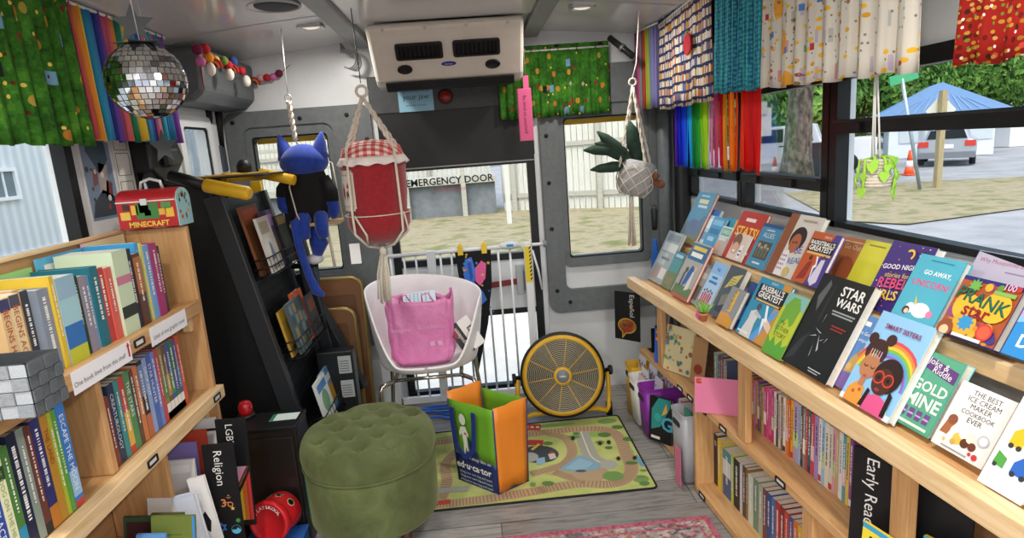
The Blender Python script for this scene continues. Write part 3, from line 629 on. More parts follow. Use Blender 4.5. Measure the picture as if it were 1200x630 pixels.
for s_, z in ((.60, .386), (.72, .386), (.88, .386), (1.245, .386), (1.62, .386), (.70, .018), (.5, .386)):
    q = MB(FR @ frame((s_, -.0005, z), (1, 0, 0), (0, 0, 1), (0, -1, 0)))
    q.m(cm('#2a2a2c', .4, .5)); ring(q, rrect(-.026, .026, -.011, .011, .004), rrect(-.021, .021, -.0065, .0065, .002), Matrix(), .004); q.m(cm('#ecebe6', .6)).b2((-.021, -.0065, .0002), (.021, .0065, .001))
    q.build('label_holder', bc)

def rackF(tier, s, off=0.0, lift=0.0):
    d0, z0 = ((.02, .745), (.194, .915))[tier-1]
    o = FR @ V((s, d0-off*math.cos(TS)+lift*math.sin(TS), z0+off*math.sin(TS)+lift*math.cos(TS)))
    return frame(o, RS, RD_*math.sin(TS)+V((0, 0, 1))*math.cos(TS))
def rackuv(tier, x, y, off=0.0):
    F = rackF(tier, 0, off); o = F.translation; n = F.to_3x3() @ V((0, 0, 1)); r = ray(x, y)
    p = CAM+r*((o-CAM).dot(n)/r.dot(n)); q = F.inverted() @ p
    return q.x, q.y
_rack = []
def rb(tier, px, t, edge, label, art, off=0.0, hard=True, w_=None, h=None):
    """a book resting on a ledge of the rack, its extent read off the photograph on the rack's own plane (TL, TR, BL, BR)"""
    _rack.append([tier, px, t, edge, label, art, off, hard, w_, h])
def rb_extent(tier, px, off, w_, h):
    uv = [rackuv(tier, *p, off) if p else None for p in px]
    L_ = [uv[i][0] for i in (0, 2) if uv[i]]; R_ = [uv[i][0] for i in (1, 3) if uv[i]]; s0 = sum(L_)/len(L_)
    tops = [uv[i][1] for i in (0, 1) if uv[i]]
    return s0, w_ or sum(R_)/len(R_)-s0, h or sum(tops)/len(tops)
def place_rack():
    for tier in (1, 2):
        done = []
        for b in sorted([b for b in _rack if b[0] == tier], key=lambda b: b[6]):
            _, px, t, edge, label, art, off, hard, w_, h = b
            s0, ww, hh = rb_extent(tier, px, 0.0, w_, h)
            o = (-.03, -.016)[tier-1]+t
            for (a0, a1, oo) in done:
                if a0 < s0+ww+.004 and s0 < a1+.004: o = max(o, oo+t+.0015)
            s0, ww, hh = rb_extent(tier, px, o, w_, h); done.append((s0, s0+ww, o+.0015))
            lift = max(0, t-o)*math.tan(TS) if t > o else 0.0
            lift = max(0.0, (t-o)*math.sin(TS)/math.cos(TS)) + .001
            cover_book(rackF(tier, s0, o, lift), ww, hh-lift, t, edge, label, 'books facing out on the slanted rack', art, hard=hard)
BUNT = '#7a2f6a'
def lines(u0, u1, v0, n, dv, col, hgt=.012, seed=3):
    r = random.Random(seed); return [('r', u0, v0-i*dv, u0+(u1-u0)*r.uniform(.7, 1), v0-i*dv+hgt, col) for i in range(n)]
# ---- front tier
rb(1, ((784.6, 269), (803.6, 276), (754.5, 335), (769, 344)), .012, '#9aa0a0', 'thin grey collage cover book at the rear end of the front tier', [('r', 0, 0, 1, 1, '#98a0a2'), ('r', .1, .62, .95, .78, '#c9cdca'), ('r', .1, .35, .6, .58, '#b9bdb9'), ('r', .1, .05, .5, .3, '#a48f84'), ('r', .55, .1, .9, .3, '#d5d1ca'), ('r', .15, .82, .9, .95, '#7c8488'), ('r', .3, .45, .8, .5, '#6f7577')])
rb(1, ((793.5, 292.6), (805.4, 299), (769, 346), (777, 354)), .014, '#3f7f86', 'narrow teal and green landscape cover book, second on the front tier', [('r', 0, 0, 1, .45, '#6f7d52'), ('r', 0, .45, 1, .8, '#4f8f8f'), ('r', 0, .8, 1, 1, '#3a7b9a'), ('r', .2, .1, .8, .3, '#8a7d55'), ('r', .15, .85, .85, .93, '#a9c6cc')], off=.004)
rb(1, ((817, 282.6), (838, 290), (783, 344), (800, 353)), .014, '#c9584a', 'sports figures cover book under a dark blue title block', [('r', 0, 0, 1, 1, '#a9a8a2'), ('r', 0, 0, 1, .22, '#5d7a45'), ('r', 0, 0, 1, .06, '#b3563f'), ('r', .0, .68, 1, .97, '#2f6d9c'), ('p', [(.35, .2), (.55, .28), (.7, .55), (.5, .6), (.4, .45)], '#2f5aa8'), ('p', [(.6, .15), (.8, .2), (.75, .5), (.65, .5)], '#d8d5cf'), ('c', .3, .5, .08, '#5b4a3d'), ('c', .75, .55, .08, '#d6b394'), ('r', .2, .2, .3, .45, '#4a4f55'), ('r', .12, .86, .88, .93, '#e2c24b'), ('r', .15, .74, .8, .82, '#f0ece0')], off=.006)
rb(1, ((829, 313), (836, 316), (802, 352), (812, 360)), .012, '#8e8f8d', 'slim grey photo cover book half hidden behind the red figures book', [('r', 0, 0, 1, 1, '#91908c'), ('r', .2, .1, .8, .5, '#5c5550'), ('r', .15, .7, .85, .85, '#b9b4aa')], off=-.012)
rb(1, ((838, 305), (855, 311.6), (813, 363), (826, 369)), .014, '#b9d1ea', 'pale blue cover book with small red figures along its foot', [('r', 0, 0, 1, 1, '#a9cdec'), ('r', 0, 0, 1, .15, '#7f9a6e'), ('r', 0, .75, 1, 1, '#8cb9e6'), *[('r', .12+.15*i, .12, .22+.15*i, .32+.03*(i % 2), '#c6403b') for i in range(5)], *[('c', .17+.15*i, .37+.03*(i % 2), .05, '#6d4a3a') for i in range(5)], ('t', 'THE', .5, .82, .06, '#2b5f9e'), ('r', .2, .55, .8, .6, '#3c7bbb'), ('r', .3, .65, .7, .7, '#3c7bbb')], off=.004)
rb(1, ((854, 308), (874, 316), (832, 372), (848, 380)), .02, '#d9d9d6', 'dark grey cover book with a yellow lined note and white spine side', [('r', 0, 0, 1, 1, '#4d555c'), ('p', [(.2, .55), (.75, .68), (.9, .9), (.4, .8)], '#c9b95c'), ('r', .2, .1, .9, .4, '#2f363d'), ('p', [(.3, .2), (.7, .3), (.65, .5), (.25, .4)], '#7b7a6a'), *lines(.38, .75, .76, 4, .05, '#6e6640')], off=.008)
rb(1, ((858, 333), (873, 342), (840, 377), (853, 389)), .016, '#8b8c90', 'small grey and orange cover book beside the potted plant', [('r', 0, 0, 1, 1, '#8d8f93'), ('p', [(0, 0), (1, 0), (1, .22), (.5, .34), (0, .3)], '#d79a3a'), ('r', .38, .38, .62, .93, '#e4b33f'), ('t', 'ONE', .5, .8, .1, '#3c3a38', {'rot': PI/2}), ('t', 'SIDE', .5, .55, .1, '#3c3a38', {'rot': PI/2})], off=.01)
rb(1, ((878, 328), (893, 334), (855.5, 390), (872, 397)), .012, '#2a4a86', 'dark blue cover book half covered by the baseball player cover', [('r', 0, 0, 1, 1, '#27457c'), ('c', .5, .65, .22, '#46506e'), ('r', .1, .2, .6, .5, '#3f74b5'), ('p', [(.0, .1), (.4, .2), (.3, .5), (0, .6)], '#6d8fc0')])
rb(1, ((890, 320), (928, 339), (863, 395.5), (893, 412)), .012, '#2d83a8', 'baseball player cover book lettered in white on black', [('r', 0, 0, 1, 1, '#2f8db3'), ('p', [(.62, 0), (1, 0), (1, 1), (.75, 1), (.8, .6)], '#c8933e'), ('p', [(.45, 0), (.62, 0), (.95, .55), (.85, .6)], '#5d9de0'), ('p', [(.08, .66), (.98, .66), (.98, .9), (.08, .9)], '#17181a'), ('t', 'BASEBALL\'S', .52, .80, .09, '#f0efe9', {'b': True, 'w': .86}), ('t', 'GREATEST', .52, .685, .1, '#f0efe9', {'b': True, 'w': .88}), ('r', .1, .61, .95, .655, '#3b2a1e'), ('r', .14, .62, .9, .645, '#d9b46a'), ('p', [(.12, 0), (.2, .3), (.18, .42), (.34, .48), (.46, .4), (.44, .25), (.5, 0)], '#d3d4d3'), ('c', .36, .53, .07, '#4a5058'), ('p', [(.3, .4), (.55, .36), (.56, .4), (.33, .47)], '#bfc0c0'), ('p', [(.7, .3), (.95, .2), (.95, .32), (.72, .42)], '#e3c7ae'), ('p', [(.55, .6), (.66, .4), (.6, .38), (.72, .12), (.7, .35), (.76, .36), (.62, .6)], '#e9f2fb'), ('r', .05, .05, .4, .08, '#e8e8e8'), ('t', 'SPORTS', .5, .93, .04, '#e9e6df')], off=.008)
rb(1, ((922, 340), (949, 351), (894.5, 413), (912, 425.5)), .014, '#8fb53a', 'bright green and yellow cover book with a darker green bear shape', [('r', 0, 0, 1, 1, '#b7c431'), ('r', 0, .78, 1, 1, '#7fb6b0'), ('p', [(.12, .45), (.15, .8), (.35, .95), (.65, .95), (.85, .8), (.8, .55), (.7, .5), (.5, .62), (.3, .5), (.2, .3)], '#6ea338'), ('p', [(0, 0), (1, 0), (1, .25), (.8, .18), (.7, .3), (.5, .16), (.3, .3), (.2, .18), (0, .28)], '#58a032'), ('t', 'My', .38, .5, .07, '#3b5b1c'), ('t', 'OTHER', .5, .4, .07, '#3b5b1c'), ('t', 'STORY', .5, .3, .07, '#3b5b1c')], off=.014)
rb(1, ((967, 318), (1024, 338), (912, 428), (966, 457)), .022, '#d9d8d4', 'large black hardback with a glossy white title lettered STAR WARS', [('r', 0, 0, 1, 1, '#0f1211'), ('p', [(.02, .02), (.2, .1), (.3, .4), (.18, .3)], '#2b2f30'), ('p', [(.1, .75), (.2, .95), (.26, .9), (.2, .6)], '#565b5e'), ('p', [(.3, .55), (.33, .9), (.36, .9), (.35, .5)], '#262b2b'), *[('p', [(x, y), (x+dx, y+dy), (x+dx*.8, y+dy*1.2)], '#aeb6b6') for x, y, dx, dy in ((.3, .35, .14, .03), (.48, .4, .1, -.14), (.45, .3, .03, -.12), (.6, .38, -.06, -.03), (.35, .45, .16, -.03), (.42, .5, .02, .1), (.62, .33, .04, .06))], ('t', 'STAR', .72, .83, .1, '#e9e9e6', {'b': True, 'w': .46}), ('t', 'WARS', .72, .72, .1, '#e9e9e6', {'b': True, 'w': .46}), ('r', .5, .66, .94, .675, '#9aa09f'), ('r', .52, .63, .92, .645, '#9aa09f'), ('r', .62, .52, .9, .535, '#8e2b28'), ('r', .62, .49, .86, .503, '#8e2b28'), ('r', .58, .06, .84, .07, '#b9bdbb'), ('r', .6, .035, .8, .043, '#b9bdbb')], off=.012)
rb(1, ((1019, 369.5), (1037, 375), (965, 457), (983, 467)), .014, '#4f83c4', 'slim blue camping picture book between the black hardback and rainbow cover', [('r', 0, 0, 1, 1, '#5c8cc9'), ('r', 0, 0, 1, .22, '#7b62a8'), ('p', [(.3, .22), (1, .25), (1, .6), (.7, .55), (.4, .4)], '#c9a35a'), ('c', .75, .5, .14, '#b9845a'), ('t', 'Bit Goes', .55, .74, .06, '#f4f4f2', {'w': .8}), ('t', 'Camping', .55, .65, .06, '#f4f4f2', {'w': .75}), ('r', .1, .86, .6, .92, '#f1efe6'), ('c', .5, .3, .16, '#dcb46a')], off=.006)
def smart():
    sk1, sk2 = '#b87b55', '#4a2a1d'
    A = [('r', 0, 0, 1, 1, '#8fc3ea')]
    for i, c in enumerate(('#8f6bb5', '#5aa2d8', '#7cb84a', '#eec63f', '#ee8a3c', '#d84a55')): A.append(('a', .55, .30, .38+.045*i, .425+.045*i, .02, PI*.93, c))
    A += [('r', 0, 0, 1, .06, '#e9eef2'), ('c', .2, .06, .1, '#f2f6f8'), ('c', .45, .05, .1, '#f2f6f8'), ('c', .8, .06, .12, '#f2f6f8')]
    A += [('p', [(.08, 0), (.08, .14), (.2, .24), (.36, .2), (.42, 0)], '#e39a3f'), ('c', .2, .12, .03, '#b85b2a'), ('c', .3, .16, .03, '#b85b2a'), ('c', .26, .58, .2, '#3a1f1a'), ('c', .1, .70, .09, '#3a1f1a'), ('c', .42, .74, .09, '#3a1f1a'), ('c', .27, .42, .17, .2, sk1), ('r', .22, .2, .32, .32, sk1), ('a', .27, .47, .14, .2, .3, PI-.3, '#4a2620'), *[('r', .17+.05*i, .52, .185+.05*i, .60, c) for i, c in enumerate(('#e2a2c5', '#e9d37a', '#8fc7d8', '#e29aa0', '#c9b5e0'))], ('a', .21, .43, .03, .042, PI*1.05, PI*1.95, '#2a1512'), ('a', .34, .43, .03, .042, PI*1.05, PI*1.95, '#2a1512'), ('c', .28, .31, .035, .02, '#b5434a')]
    A += [('c', .66, .40, .25, .26, '#2b1712'), ('p', [(.45, 0), (.5, .16), (.66, .2), (.85, .16), (.9, 0)], '#d8568a'), ('c', .62, .33, .18, .2, sk2), ('p', [(.40, .02), (.44, .22), (.5, .2), (.48, .02)], '#24130f'), ('p', [(.84, .02), (.82, .28), (.9, .24), (.92, .02)], '#24130f')]
    for cx in (.53, .71): A += [('a', cx, .36, .075, .1, 0, 2*PI, '#c8402f')]
    A += [('c', .53, .36, .03, '#120a08'), ('c', .71, .36, .03, '#120a08'), ('c', .6, .24, .05, .025, '#8a3a48'), ('t', 'SMART SISTERS', .54, .84, .085, '#8d2f63', {'b': True, 'w': .66})]
    return A
rb(1, ((1035, 363), (1098, 385), (983, 466), (1038, 500)), .02, '#cfe3ee', 'rainbow cover picture book with two girls on a pale blue sky', smart(), off=.016)
rb(1, ((1086, 407), (1135, 429), (1040, 504), (1078.5, 526)), .022, '#8ccad0', 'green joke book with a purple ribbon beside the ice cream cookbook', [('r', 0, 0, 1, 1, '#4f9a7c'), ('r', .03, .02, .97, .98, '#57a384'), ('p', [(.05, .80), (.5, .74), (.95, .70), (.95, .86), (.5, .9), (.05, .95)], '#5f3a7a'), ('t', 'Joke &', .42, .84, .085, '#f0ece9', {'rot': -.1}), ('t', 'Riddle', .6, .745, .085, '#f0ece9', {'rot': -.1}), ('t', 'GOLD', .5, .50, .18, '#eef1e8', {'b': True, 'w': .86}), ('t', 'MINE', .5, .29, .18, '#eef1e8', {'b': True, 'w': .86}), *[('r', .1+.2*i, .12, .24+.2*i, .25, '#6a4a86') for i in range(4)], *[('r', .1+.2*i, .17, .24+.2*i, .19, '#c9a5d8') for i in range(4)], ('r', .1, .04, .9, .075, '#d9e8da')], off=.006)
rb(1, ((1133, 445.6), (1199, 475), (1080, 529.5), (1135, 564)), .03, '#e6dfd0', 'white ice cream maker cookbook with fruit and cones on its cover', [('r', 0, 0, 1, 1, '#e4e2df'), *[('t', s, .54, .86-.095*i, .075, '#2f2c2b', {'w': wv}) for i, (s, wv) in enumerate((('THE BEST', .52), ('ICE CREAM', .6), ('MAKER', .4), ('COOKBOOK', .62), ('EVER', .3)))], ('p', [(.05, .2), (.2, .2), (.26, .42), (.1, .42)], '#a4653f'), ('c', .18, .43, .09, '#8a5138'), ('c', .32, .3, .1, '#ece9e0'), ('c', .42, .22, .1, '#e0b84e'), ('c', .5, .33, .11, '#f2eee2'), ('c', .56, .2, .08, '#5b3524'), ('c', .63, .3, .09, '#efe5cc'), ('c', .7, .2, .07, '#6b3a28'), ('c', .36, .15, .05, '#caa24a'), ('c', .83, .34, .1, '#b9bcc0'), ('c', .83, .34, .07, '#dcdfe2'), ('c', .82, .09, .05, '#c03a3a'), ('c', .72, .1, .03, '#c03a3a'), ('c', .2, .13, .03, '#d7b77a'), ('r', .2, .04, .7, .055, '#8b8a88')], off=.008)
rb(1, (None, None, (1140.5, 570), (1193, 597)), .03, '#e6e8ea', 'white toy truck cover book at the near end of the front tier', [('r', 0, 0, 1, 1, '#e9eaec'), ('t', 'TRUCKS', .6, .85, .1, '#27509c', {'b': True}), ('p', [(.2, .42), (.5, .42), (.5, .58), (.38, .62), (.2, .55)], '#e3b429'), ('c', .27, .42, .06, '#3a3a3a'), ('c', .44, .42, .06, '#3a3a3a'), ('p', [(.55, .6), (.95, .6), (.95, .72), (.7, .76), (.55, .7)], '#c13a33'), ('c', .63, .6, .06, '#333333'), ('c', .85, .6, .06, '#333333'), ('p', [(.5, .2), (.85, .2), (.85, .32), (.65, .38), (.5, .3)], '#2f62b5'), ('c', .57, .2, .06, '#33383f'), ('c', .78, .2, .06, '#33383f'), ('p', [(.1, .22), (.35, .2), (.35, .3), (.12, .34)], '#4f9a45'), ('c', .16, .21, .05, '#3a3a3a')], off=.01, h=.2)
# ---- rear tier
rb(2, ((817, 223), (839, 227), (795, 285), (812, 293)), .014, '#b9473d', 'tall steel blue landscape book standing above its tier at the rear end', [('r', 0, 0, 1, 1, '#4f86a2'), ('r', 0, 0, 1, .4, '#6d7b5c'), ('p', [(.1, .35), (.4, .5), (.6, .42), (.95, .6), (.95, .2), (.1, .15)], '#5a6b83'), ('c', .55, .38, .13, '#59608c'), ('r', .25, .78, .75, .86, '#cfc79e'), ('r', .3, .7, .8, .75, '#b9cdd6'), ('r', .25, .91, .7, .94, '#9fc3d3'), ('p', [(.1, 0), (.5, .12), (1, .1), (1, 0)], '#8a7a4d')], off=.008)
rb(2, ((828, 243.5), (843, 246), (812, 292), None), .012, '#cfe0ea', 'white and pale blue cover book second on the rear tier', [('r', 0, 0, 1, 1, '#bcd6e6'), ('r', 0, .84, 1, 1, '#2f62a3'), ('r', .15, .5, .85, .75, '#e2ecf0'), ('r', .2, .2, .8, .4, '#78a5c4')], w_=.12)
rb(2, ((838, 253.5), (852, 256), None, None), .012, '#4b93c0', 'mid blue cover book third on the rear tier', [('r', 0, 0, 1, 1, '#4d95c2'), ('r', .1, .76, .9, .92, '#7fb9d8'), ('r', .1, .5, .85, .66, '#3774a0'), ('r', .2, .3, .7, .42, '#9ccbe0')], off=.004, w_=.11)
rb(2, ((852, 255), (866, 258), None, None), .012, '#2f93b0', 'turquoise cover book fourth on the rear tier', [('r', 0, 0, 1, 1, '#2d94b4'), ('p', [(.2, .55), (.5, .62), (.4, .9), (.3, .85)], '#1f5f86'), ('r', .1, .2, .9, .4, '#63b7c8')], off=-.004, w_=.11)
rb(2, ((864, 257), (879, 261.5), None, None), .012, '#e0a83a', 'orange yellow cover book with a dark insect drawing beside the red cover', [('r', 0, 0, 1, 1, '#e2ad45'), ('p', [(.2, .7), (.35, .78), (.5, .9), (.6, .76), (.8, .7), (.55, .66), (.5, .5), (.4, .66)], '#5c4a58'), ('r', .2, .93, .8, .96, '#b77a24')], off=.002, w_=.11)
rb(2, ((843, 271), (866, 279), (832, 303), None), .012, '#d9dcd8', 'white cover book with green title block propped before the rear tier', [('r', 0, 0, 1, 1, '#b9b0a5'), ('r', 0, .62, 1, 1, '#dfe6e2'), ('r', .06, .66, .94, .96, '#7fae9f'), ('t', 'CHILD', .5, .76, .12, '#e9f1ec', {'w': .7}), ('r', .1, .5, .8, .6, '#c9d6dc'), ('c', .3, .25, .25, '#c9a48e')], off=.02, h=.12, w_=.085)
rb(2, ((862, 277), (881, 287), None, (862, 317)), .016, '#e5e2e0', 'pale cover book with a smiling face propped beside the red cover', [('r', 0, 0, 1, 1, '#d9c6bb'), ('c', .35, .5, .32, '#c79d84'), ('c', .3, .72, .3, '#7a5a48'), ('c', .33, .46, .22, '#d2a98f'), ('p', [(.2, .36), (.46, .36), (.4, .28), (.27, .28)], '#f2e6e0'), ('r', .7, .1, .95, .6, '#e8e6e6'), ('r', .74, .2, .9, .26, '#6a3a86'), ('r', .74, .34, .9, .4, '#6a3a86')], off=.024, h=.105, w_=.095)
rb(2, ((872, 245.5), (908, 254), None, (869, 318)), .014, '#b5332e', 'red sports cover book with yellow letters saying STATS', [('r', 0, 0, 1, 1, '#b53a31'), ('t', 'STATS!', .5, .50, .2, '#efc63c', {'b': True, 'w': .86}), ('r', .28, .8, .66, .87, '#e9dcd5'), ('t', '& the', .55, .38, .08, '#f2e9e3'), ('t', 'STORIES', .62, .27, .08, '#efe9e6', {'w': .6}), ('r', .4, .16, .9, .22, '#e8e2df'), ('r', .4, .08, .8, .12, '#d9b0a6')], off=.006, w_=.185)
rb(2, ((897, 261), (920, 265.5), (869, 317), (890, 325)), .014, '#3f7ea6', 'blue cover book with a group photograph in the middle of the rear tier', [('r', 0, 0, 1, 1, '#4a8aad'), ('r', 0, .92, 1, 1, '#2c4f86'), ('r', .15, .2, .85, .6, '#4f4f48'), *[('c', .25+.16*i, .5-.06*(i % 2), .07, '#a99f8c') for i in range(4)], *[('r', .2+.16*i, .24, .3+.16*i, .44, '#6e6d5e') for i in range(4)], ('t', 'ALLIES', .5, .69, .11, '#d3e3ea', {'w': .75}), ('r', .3, .84, .7, .87, '#bcd3df'), ('r', .3, .08, .7, .12, '#cfe0e8')], off=.016)
rb(2, ((930, 249), (971, 257), (892, 323), (924, 338)), .016, '#cfc9bd', 'tall brown and white picture book with a curly haired girl', [('r', 0, 0, 1, 1, '#cfcbc3'), ('r', 0, 0, .27, 1, '#8a5135'), ('c', .52, .62, .23, '#2a1c1c'), ('c', .5, .54, .15, .19, '#a8623f'), ('p', [(.3, .12), (.3, .4), (.45, .42), (.6, .1), (.5, 0), (.3, 0)], '#e3dfe0'), *[('r', .31+.06*i, .1+.07*j, .34+.06*i, .13+.07*j, '#8c5a86') for i in range(3) for j in range(4)], ('t', 'BE', .72, .40, .12, '#6a5aa8', {'rot': .2}), ('t', 'REAL', .74, .24, .1, '#4f6fb5', {'rot': .2}), ('c', .62, .09, .09, '#c9b06a'), ('r', .45, .9, .85, .93, '#a59a86'), ('c', .46, .55, .02, '#1a1010'), ('c', .55, .56, .02, '#1a1010')], off=.02)
rb(2, ((951, 269), (989, 277.5), (927, 335.5), (949, 349)), .014, '#5b4a9a', 'basketball player cover book lettered in white on black', [('r', 0, 0, 1, 1, '#b9562a'), ('p', [(.5, 0), (1, 0), (1, 1), (.8, 1), (.62, .5)], '#4a3a86'), ('r', .06, .62, .97, .86, '#17181a'), ('t', 'BASKETBALL\'S', .51, .76, .09, '#f0efe9', {'b': True, 'w': .86}), ('t', 'GREATEST', .51, .645, .1, '#f0efe9', {'b': True, 'w': .88}), ('r', .1, .57, .95, .61, '#d9b46a'), ('p', [(.15, .05), (.3, .4), (.45, .45), (.42, .1)], '#8e2d25'), ('p', [(.6, .1), (.72, .5), (.85, .52), (.9, .1), (.75, 0)], '#cfc9dc'), ('p', [(.52, .55), (.6, .4), (.54, .36), (.62, .05), (.6, .33), (.66, .36), (.58, .55)], '#eef0fb'), ('c', .34, .5, .06, '#5b2a1c'), ('c', .78, .55, .05, '#6b3f2a'), ('t', 'SPORTS', .6, .90, .04, '#e9e6df')], off=.028)
rb(2, ((981, 290), (1005, 298), None, None), .012, '#c07a3c', 'orange brown cover book peeking out above the black hardback', [('r', 0, 0, 1, 1, '#c4763d'), ('c', .5, .45, .3, '#a4552d'), ('t', 'Go Out', .5, .8, .09, '#f0ddc4', {'w': .7}), ('r', .15, .92, .8, .94, '#e3c39c')], w_=.13, h=.185)
rb(2, ((1006, 300), (1029, 306), None, None), .012, '#d5cf3c', 'plain yellow green cover book peeking out before the purple cover', [('r', 0, 0, 1, 1, '#d6d140'), ('r', .2, .91, .8, .935, '#8d8a2c')], off=.004, w_=.105, h=.185)
rng_ = random.Random(4)
rb(2, ((1041, 279), (1090, 290), (1011, 369.5), None), .024, '#e2dfe6', 'dark purple starry book lettered Good Night in curly white', [('r', 0, 0, 1, 1, '#3f2a78'), *[('c', rng_.random(), rng_.random(), .012, c) for c in ('#e9c94a', '#d8678a', '#f0ece8')*14], ('a', .55, .84, .06, .1, -.9, PI*.8, '#eabf3c'), ('t', 'GOOD NIGHT', .5, .62, .15, '#e9e6f2', {'b': True, 'w': .82, 'rot': .12}), ('t', 'stories for', .5, .5, .07, '#e9c95a', {'rot': .1}), ('t', 'REBEL', .5, .35, .15, '#d64a76', {'b': True, 'w': .66, 'rot': .1}), ('t', 'GIRLS', .42, .18, .14, '#e7bd45', {'b': True, 'w': .6, 'rot': .1}), ('p', [(.75, .55), (.95, .6), (.98, .9), (.8, .92)], '#2a2050'), ('c', .86, .78, .07, '#b07a5a')], off=.004, w_=.145)
rb(2, ((1081, 293), (1135, 312), (1046, 365), (1090, 384)), .018, '#4aa6bd', 'turquoise picture book with a white unicorn lying on its cover', [('r', 0, 0, 1, 1, '#4fb0c8'), ('t', 'GO AWAY,', .56, .72, .11, '#eef3f0', {'b': True, 'w': .6}), ('t', 'UNICORN!', .52, .54, .12, '#d3568a', {'b': True, 'w': .82}), ('c', .58, .2, .2, .14, '#efefee'), ('c', .34, .2, .1, '#f2f1f0'), ('c', .28, .15, .08, '#3a2f33'), ('c', .3, .14, .05, '#e6c9b0'), ('c', .8, .18, .07, '#e07fa8'), ('p', [(.4, .26), (.46, .28), (.36, .4)], '#e6c558'), ('r', .3, .92, .8, .935, '#2f7f98')], off=.022)
rb(2, ((1148, 294.5), (1235, 318), None, None), .014, '#c5c0d2', 'lilac grey picture book standing behind the colourful prank cover', [('r', 0, 0, 1, 1, '#bdb6cb'), ('t', 'Why Mosquitoes Buzz in People\'s Ears', .5, .88, .075, '#a83f6a', {'w': .9}), ('r', .35, .8, .8, .815, '#8c7f9c')], off=-.006, h=.215, w_=.24)
pr_ = [('r', 0, 0, 1, 1, '#2b2a6e'), ('r', 0, .02, 1, .93, '#a8502c')]
rg = random.Random(9)
for c in ('#3a3580', '#d98a2d', '#b33a32', '#5e8f3a', '#e0a92f', '#2d6f9a', '#8a3f7a')*4: pr_.append(('c', rg.uniform(.05, .95), rg.uniform(.08, .95), rg.uniform(.04, .1), c))
pr_ += [('c', .3, .5, .22, '#e6b32f'), ('c', .75, .6, .24, '#e6b32f'), ('c', .4, .25, .2, '#e0a52c'), ('s', .28, .86, .12, 9, .6, '#6aa84f'), ('s', .42, .27, .15, 9, .65, '#2f8fc4'), ('t', 'PRANK', .5, .56, .25, '#0d3b33', {'b': True, 'w': .92, 'rot': -.14}), ('t', 'PRANK', .495, .565, .25, '#13664f', {'w': .9, 'rot': -.14}), ('t', 'star', .5, .37, .22, '#8c1f25', {'b': True, 'w': .6, 'rot': -.05}), ('t', '100', .83, .9, .1, '#f0a8c0', {'b': True}), ('r', .62, .8, .97, .86, '#7fb05a'), ('c', .78, .2, .13, '#d6362f'), ('c', .78, .2, .1, '#e25b3f'), ('c', .14, .1, .14, '#8c4a25'), ('c', .14, .06, .08, '#e9c39c'), ('r', .3, .02, .8, .07, '#efe6e2')]
rb(2, ((1131, 319), (1200, 340), (1087, 411), (1152, 432)), .022, '#33306f', 'loud multicoloured prank book with a big teal and red title', pr_, off=.028)
rb(2, (None, None, (1160, 435), None), .02, '#2f7fc0', 'blue dinosaur book at the near end of the rear tier', [('r', 0, 0, 1, 1, '#2d86c9'), ('p', [(0, .45), (.5, .62), (1, .9), (1, 1), (0, 1)], '#b79ad0'), ('p', [(0, .38), (.5, .55), (1, .8), (1, .9), (.5, .62), (0, .45)], '#7fb4e2'), ('t', 'DiNOSAURS', .1, .12, .15, '#eef2f5', {'b': True, 'a': 'l', 'w': 1.1})], off=.034, w_=.2, h=.17)
place_rack()
# ------------------------------------------------------------------ what stands in the right bookcase
def FRs(s, d, z): return FR @ T(s, d, z)
R2 = [('#6a5a9c', 'purple blue', .012, .165), ('#8f86b8', 'lilac', .010, .16), ('#5a6a8c', 'slate blue', .013, .17), ('#7b5a46', 'brown', .010, .165), ('#b0683c', 'orange brown', .012, .172), ('#c77aa0', 'dusty pink', .012, .165), ('#d8b84a', 'yellow', .009, .17), ('#7a4a8c', 'violet', .012, .172), ('#7a7a3c', 'olive', .012, .165),
      ('#e0a98a', 'peach', .012, .16), ('#b8487f', 'magenta', .015, .168), ('#d84c8c', 'hot pink', .015, .175), ('#e26a9c', 'rose pink', .013, .172), ('#c83a74', 'deep pink', .012, .17), ('#e9e4dc', 'white', .012, .175), ('#3a3a40', 'black', .010, .172), ('#d9d0b4', 'cream', .013, .175), ('#7f6f62', 'brown grey', .011, .17),
      ('#e8e4da', 'off-white', .013, .178), ('#df8a3a', 'orange', .014, .18), ('#d8582f', 'orange red', .011, .182), ('#e6b32f', 'golden yellow', .012, .185), ('#b9a3c4', 'pale mauve patterned', .024, .19), ('#9cc3de', 'pale blue', .010, .188), ('#6b5444', 'dark brown', .010, .185), ('#8c8a8c', 'grey', .012, .186), ('#c2423f', 'red', .010, .185), ('#2d6a70', 'dark teal', .012, .188),
      ('#cf4a5c', 'raspberry red', .016, .186), ('#a78fc4', 'lavender', .018, .19), ('#e9e7e4', 'bright white', .012, .19), ('#9fc6e2', 'sky blue', .013, .192), ('#e2dcc9', 'ivory', .016, .19), ('#d9d4c6', 'pale cream', .014, .188), ('#d5a0a8', 'blush pink', .012, .19), ('#c9a77c', 'tan', .012, .19), ('#dfe0de', 'chalk white', .014, .19), ('#5fa0a8', 'sea green', .012, .188), ('#e4c35a', 'straw yellow', .012, .19), ('#8a4f8c', 'plum', .012, .188)]
spine_row(FRs(.858, .09, .4005), [(c, w_, t*1.04, h+.008, .11, {'bands': ((.02, .12, rng_.choice(('#e9e6df', '#d8b84a', '#3a3a40', '#c2423f'))),) if i % 3 == 0 else ((.25, .5, rng_.choice(('#e2b8c8', '#c7d8a0', '#f0e6d0', '#8fb0d8'))),) if i % 3 == 1 else (), 'tcol': '#3a3438' if sum(lin(c)[:3]) > 1.2 else '#f0ece4'}) for i, (c, w_, t, h) in enumerate(R2)],
          'paperbacks on the middle shelf of the display bookcase', 'the middle display shelf', 'the centre post', seed=11)
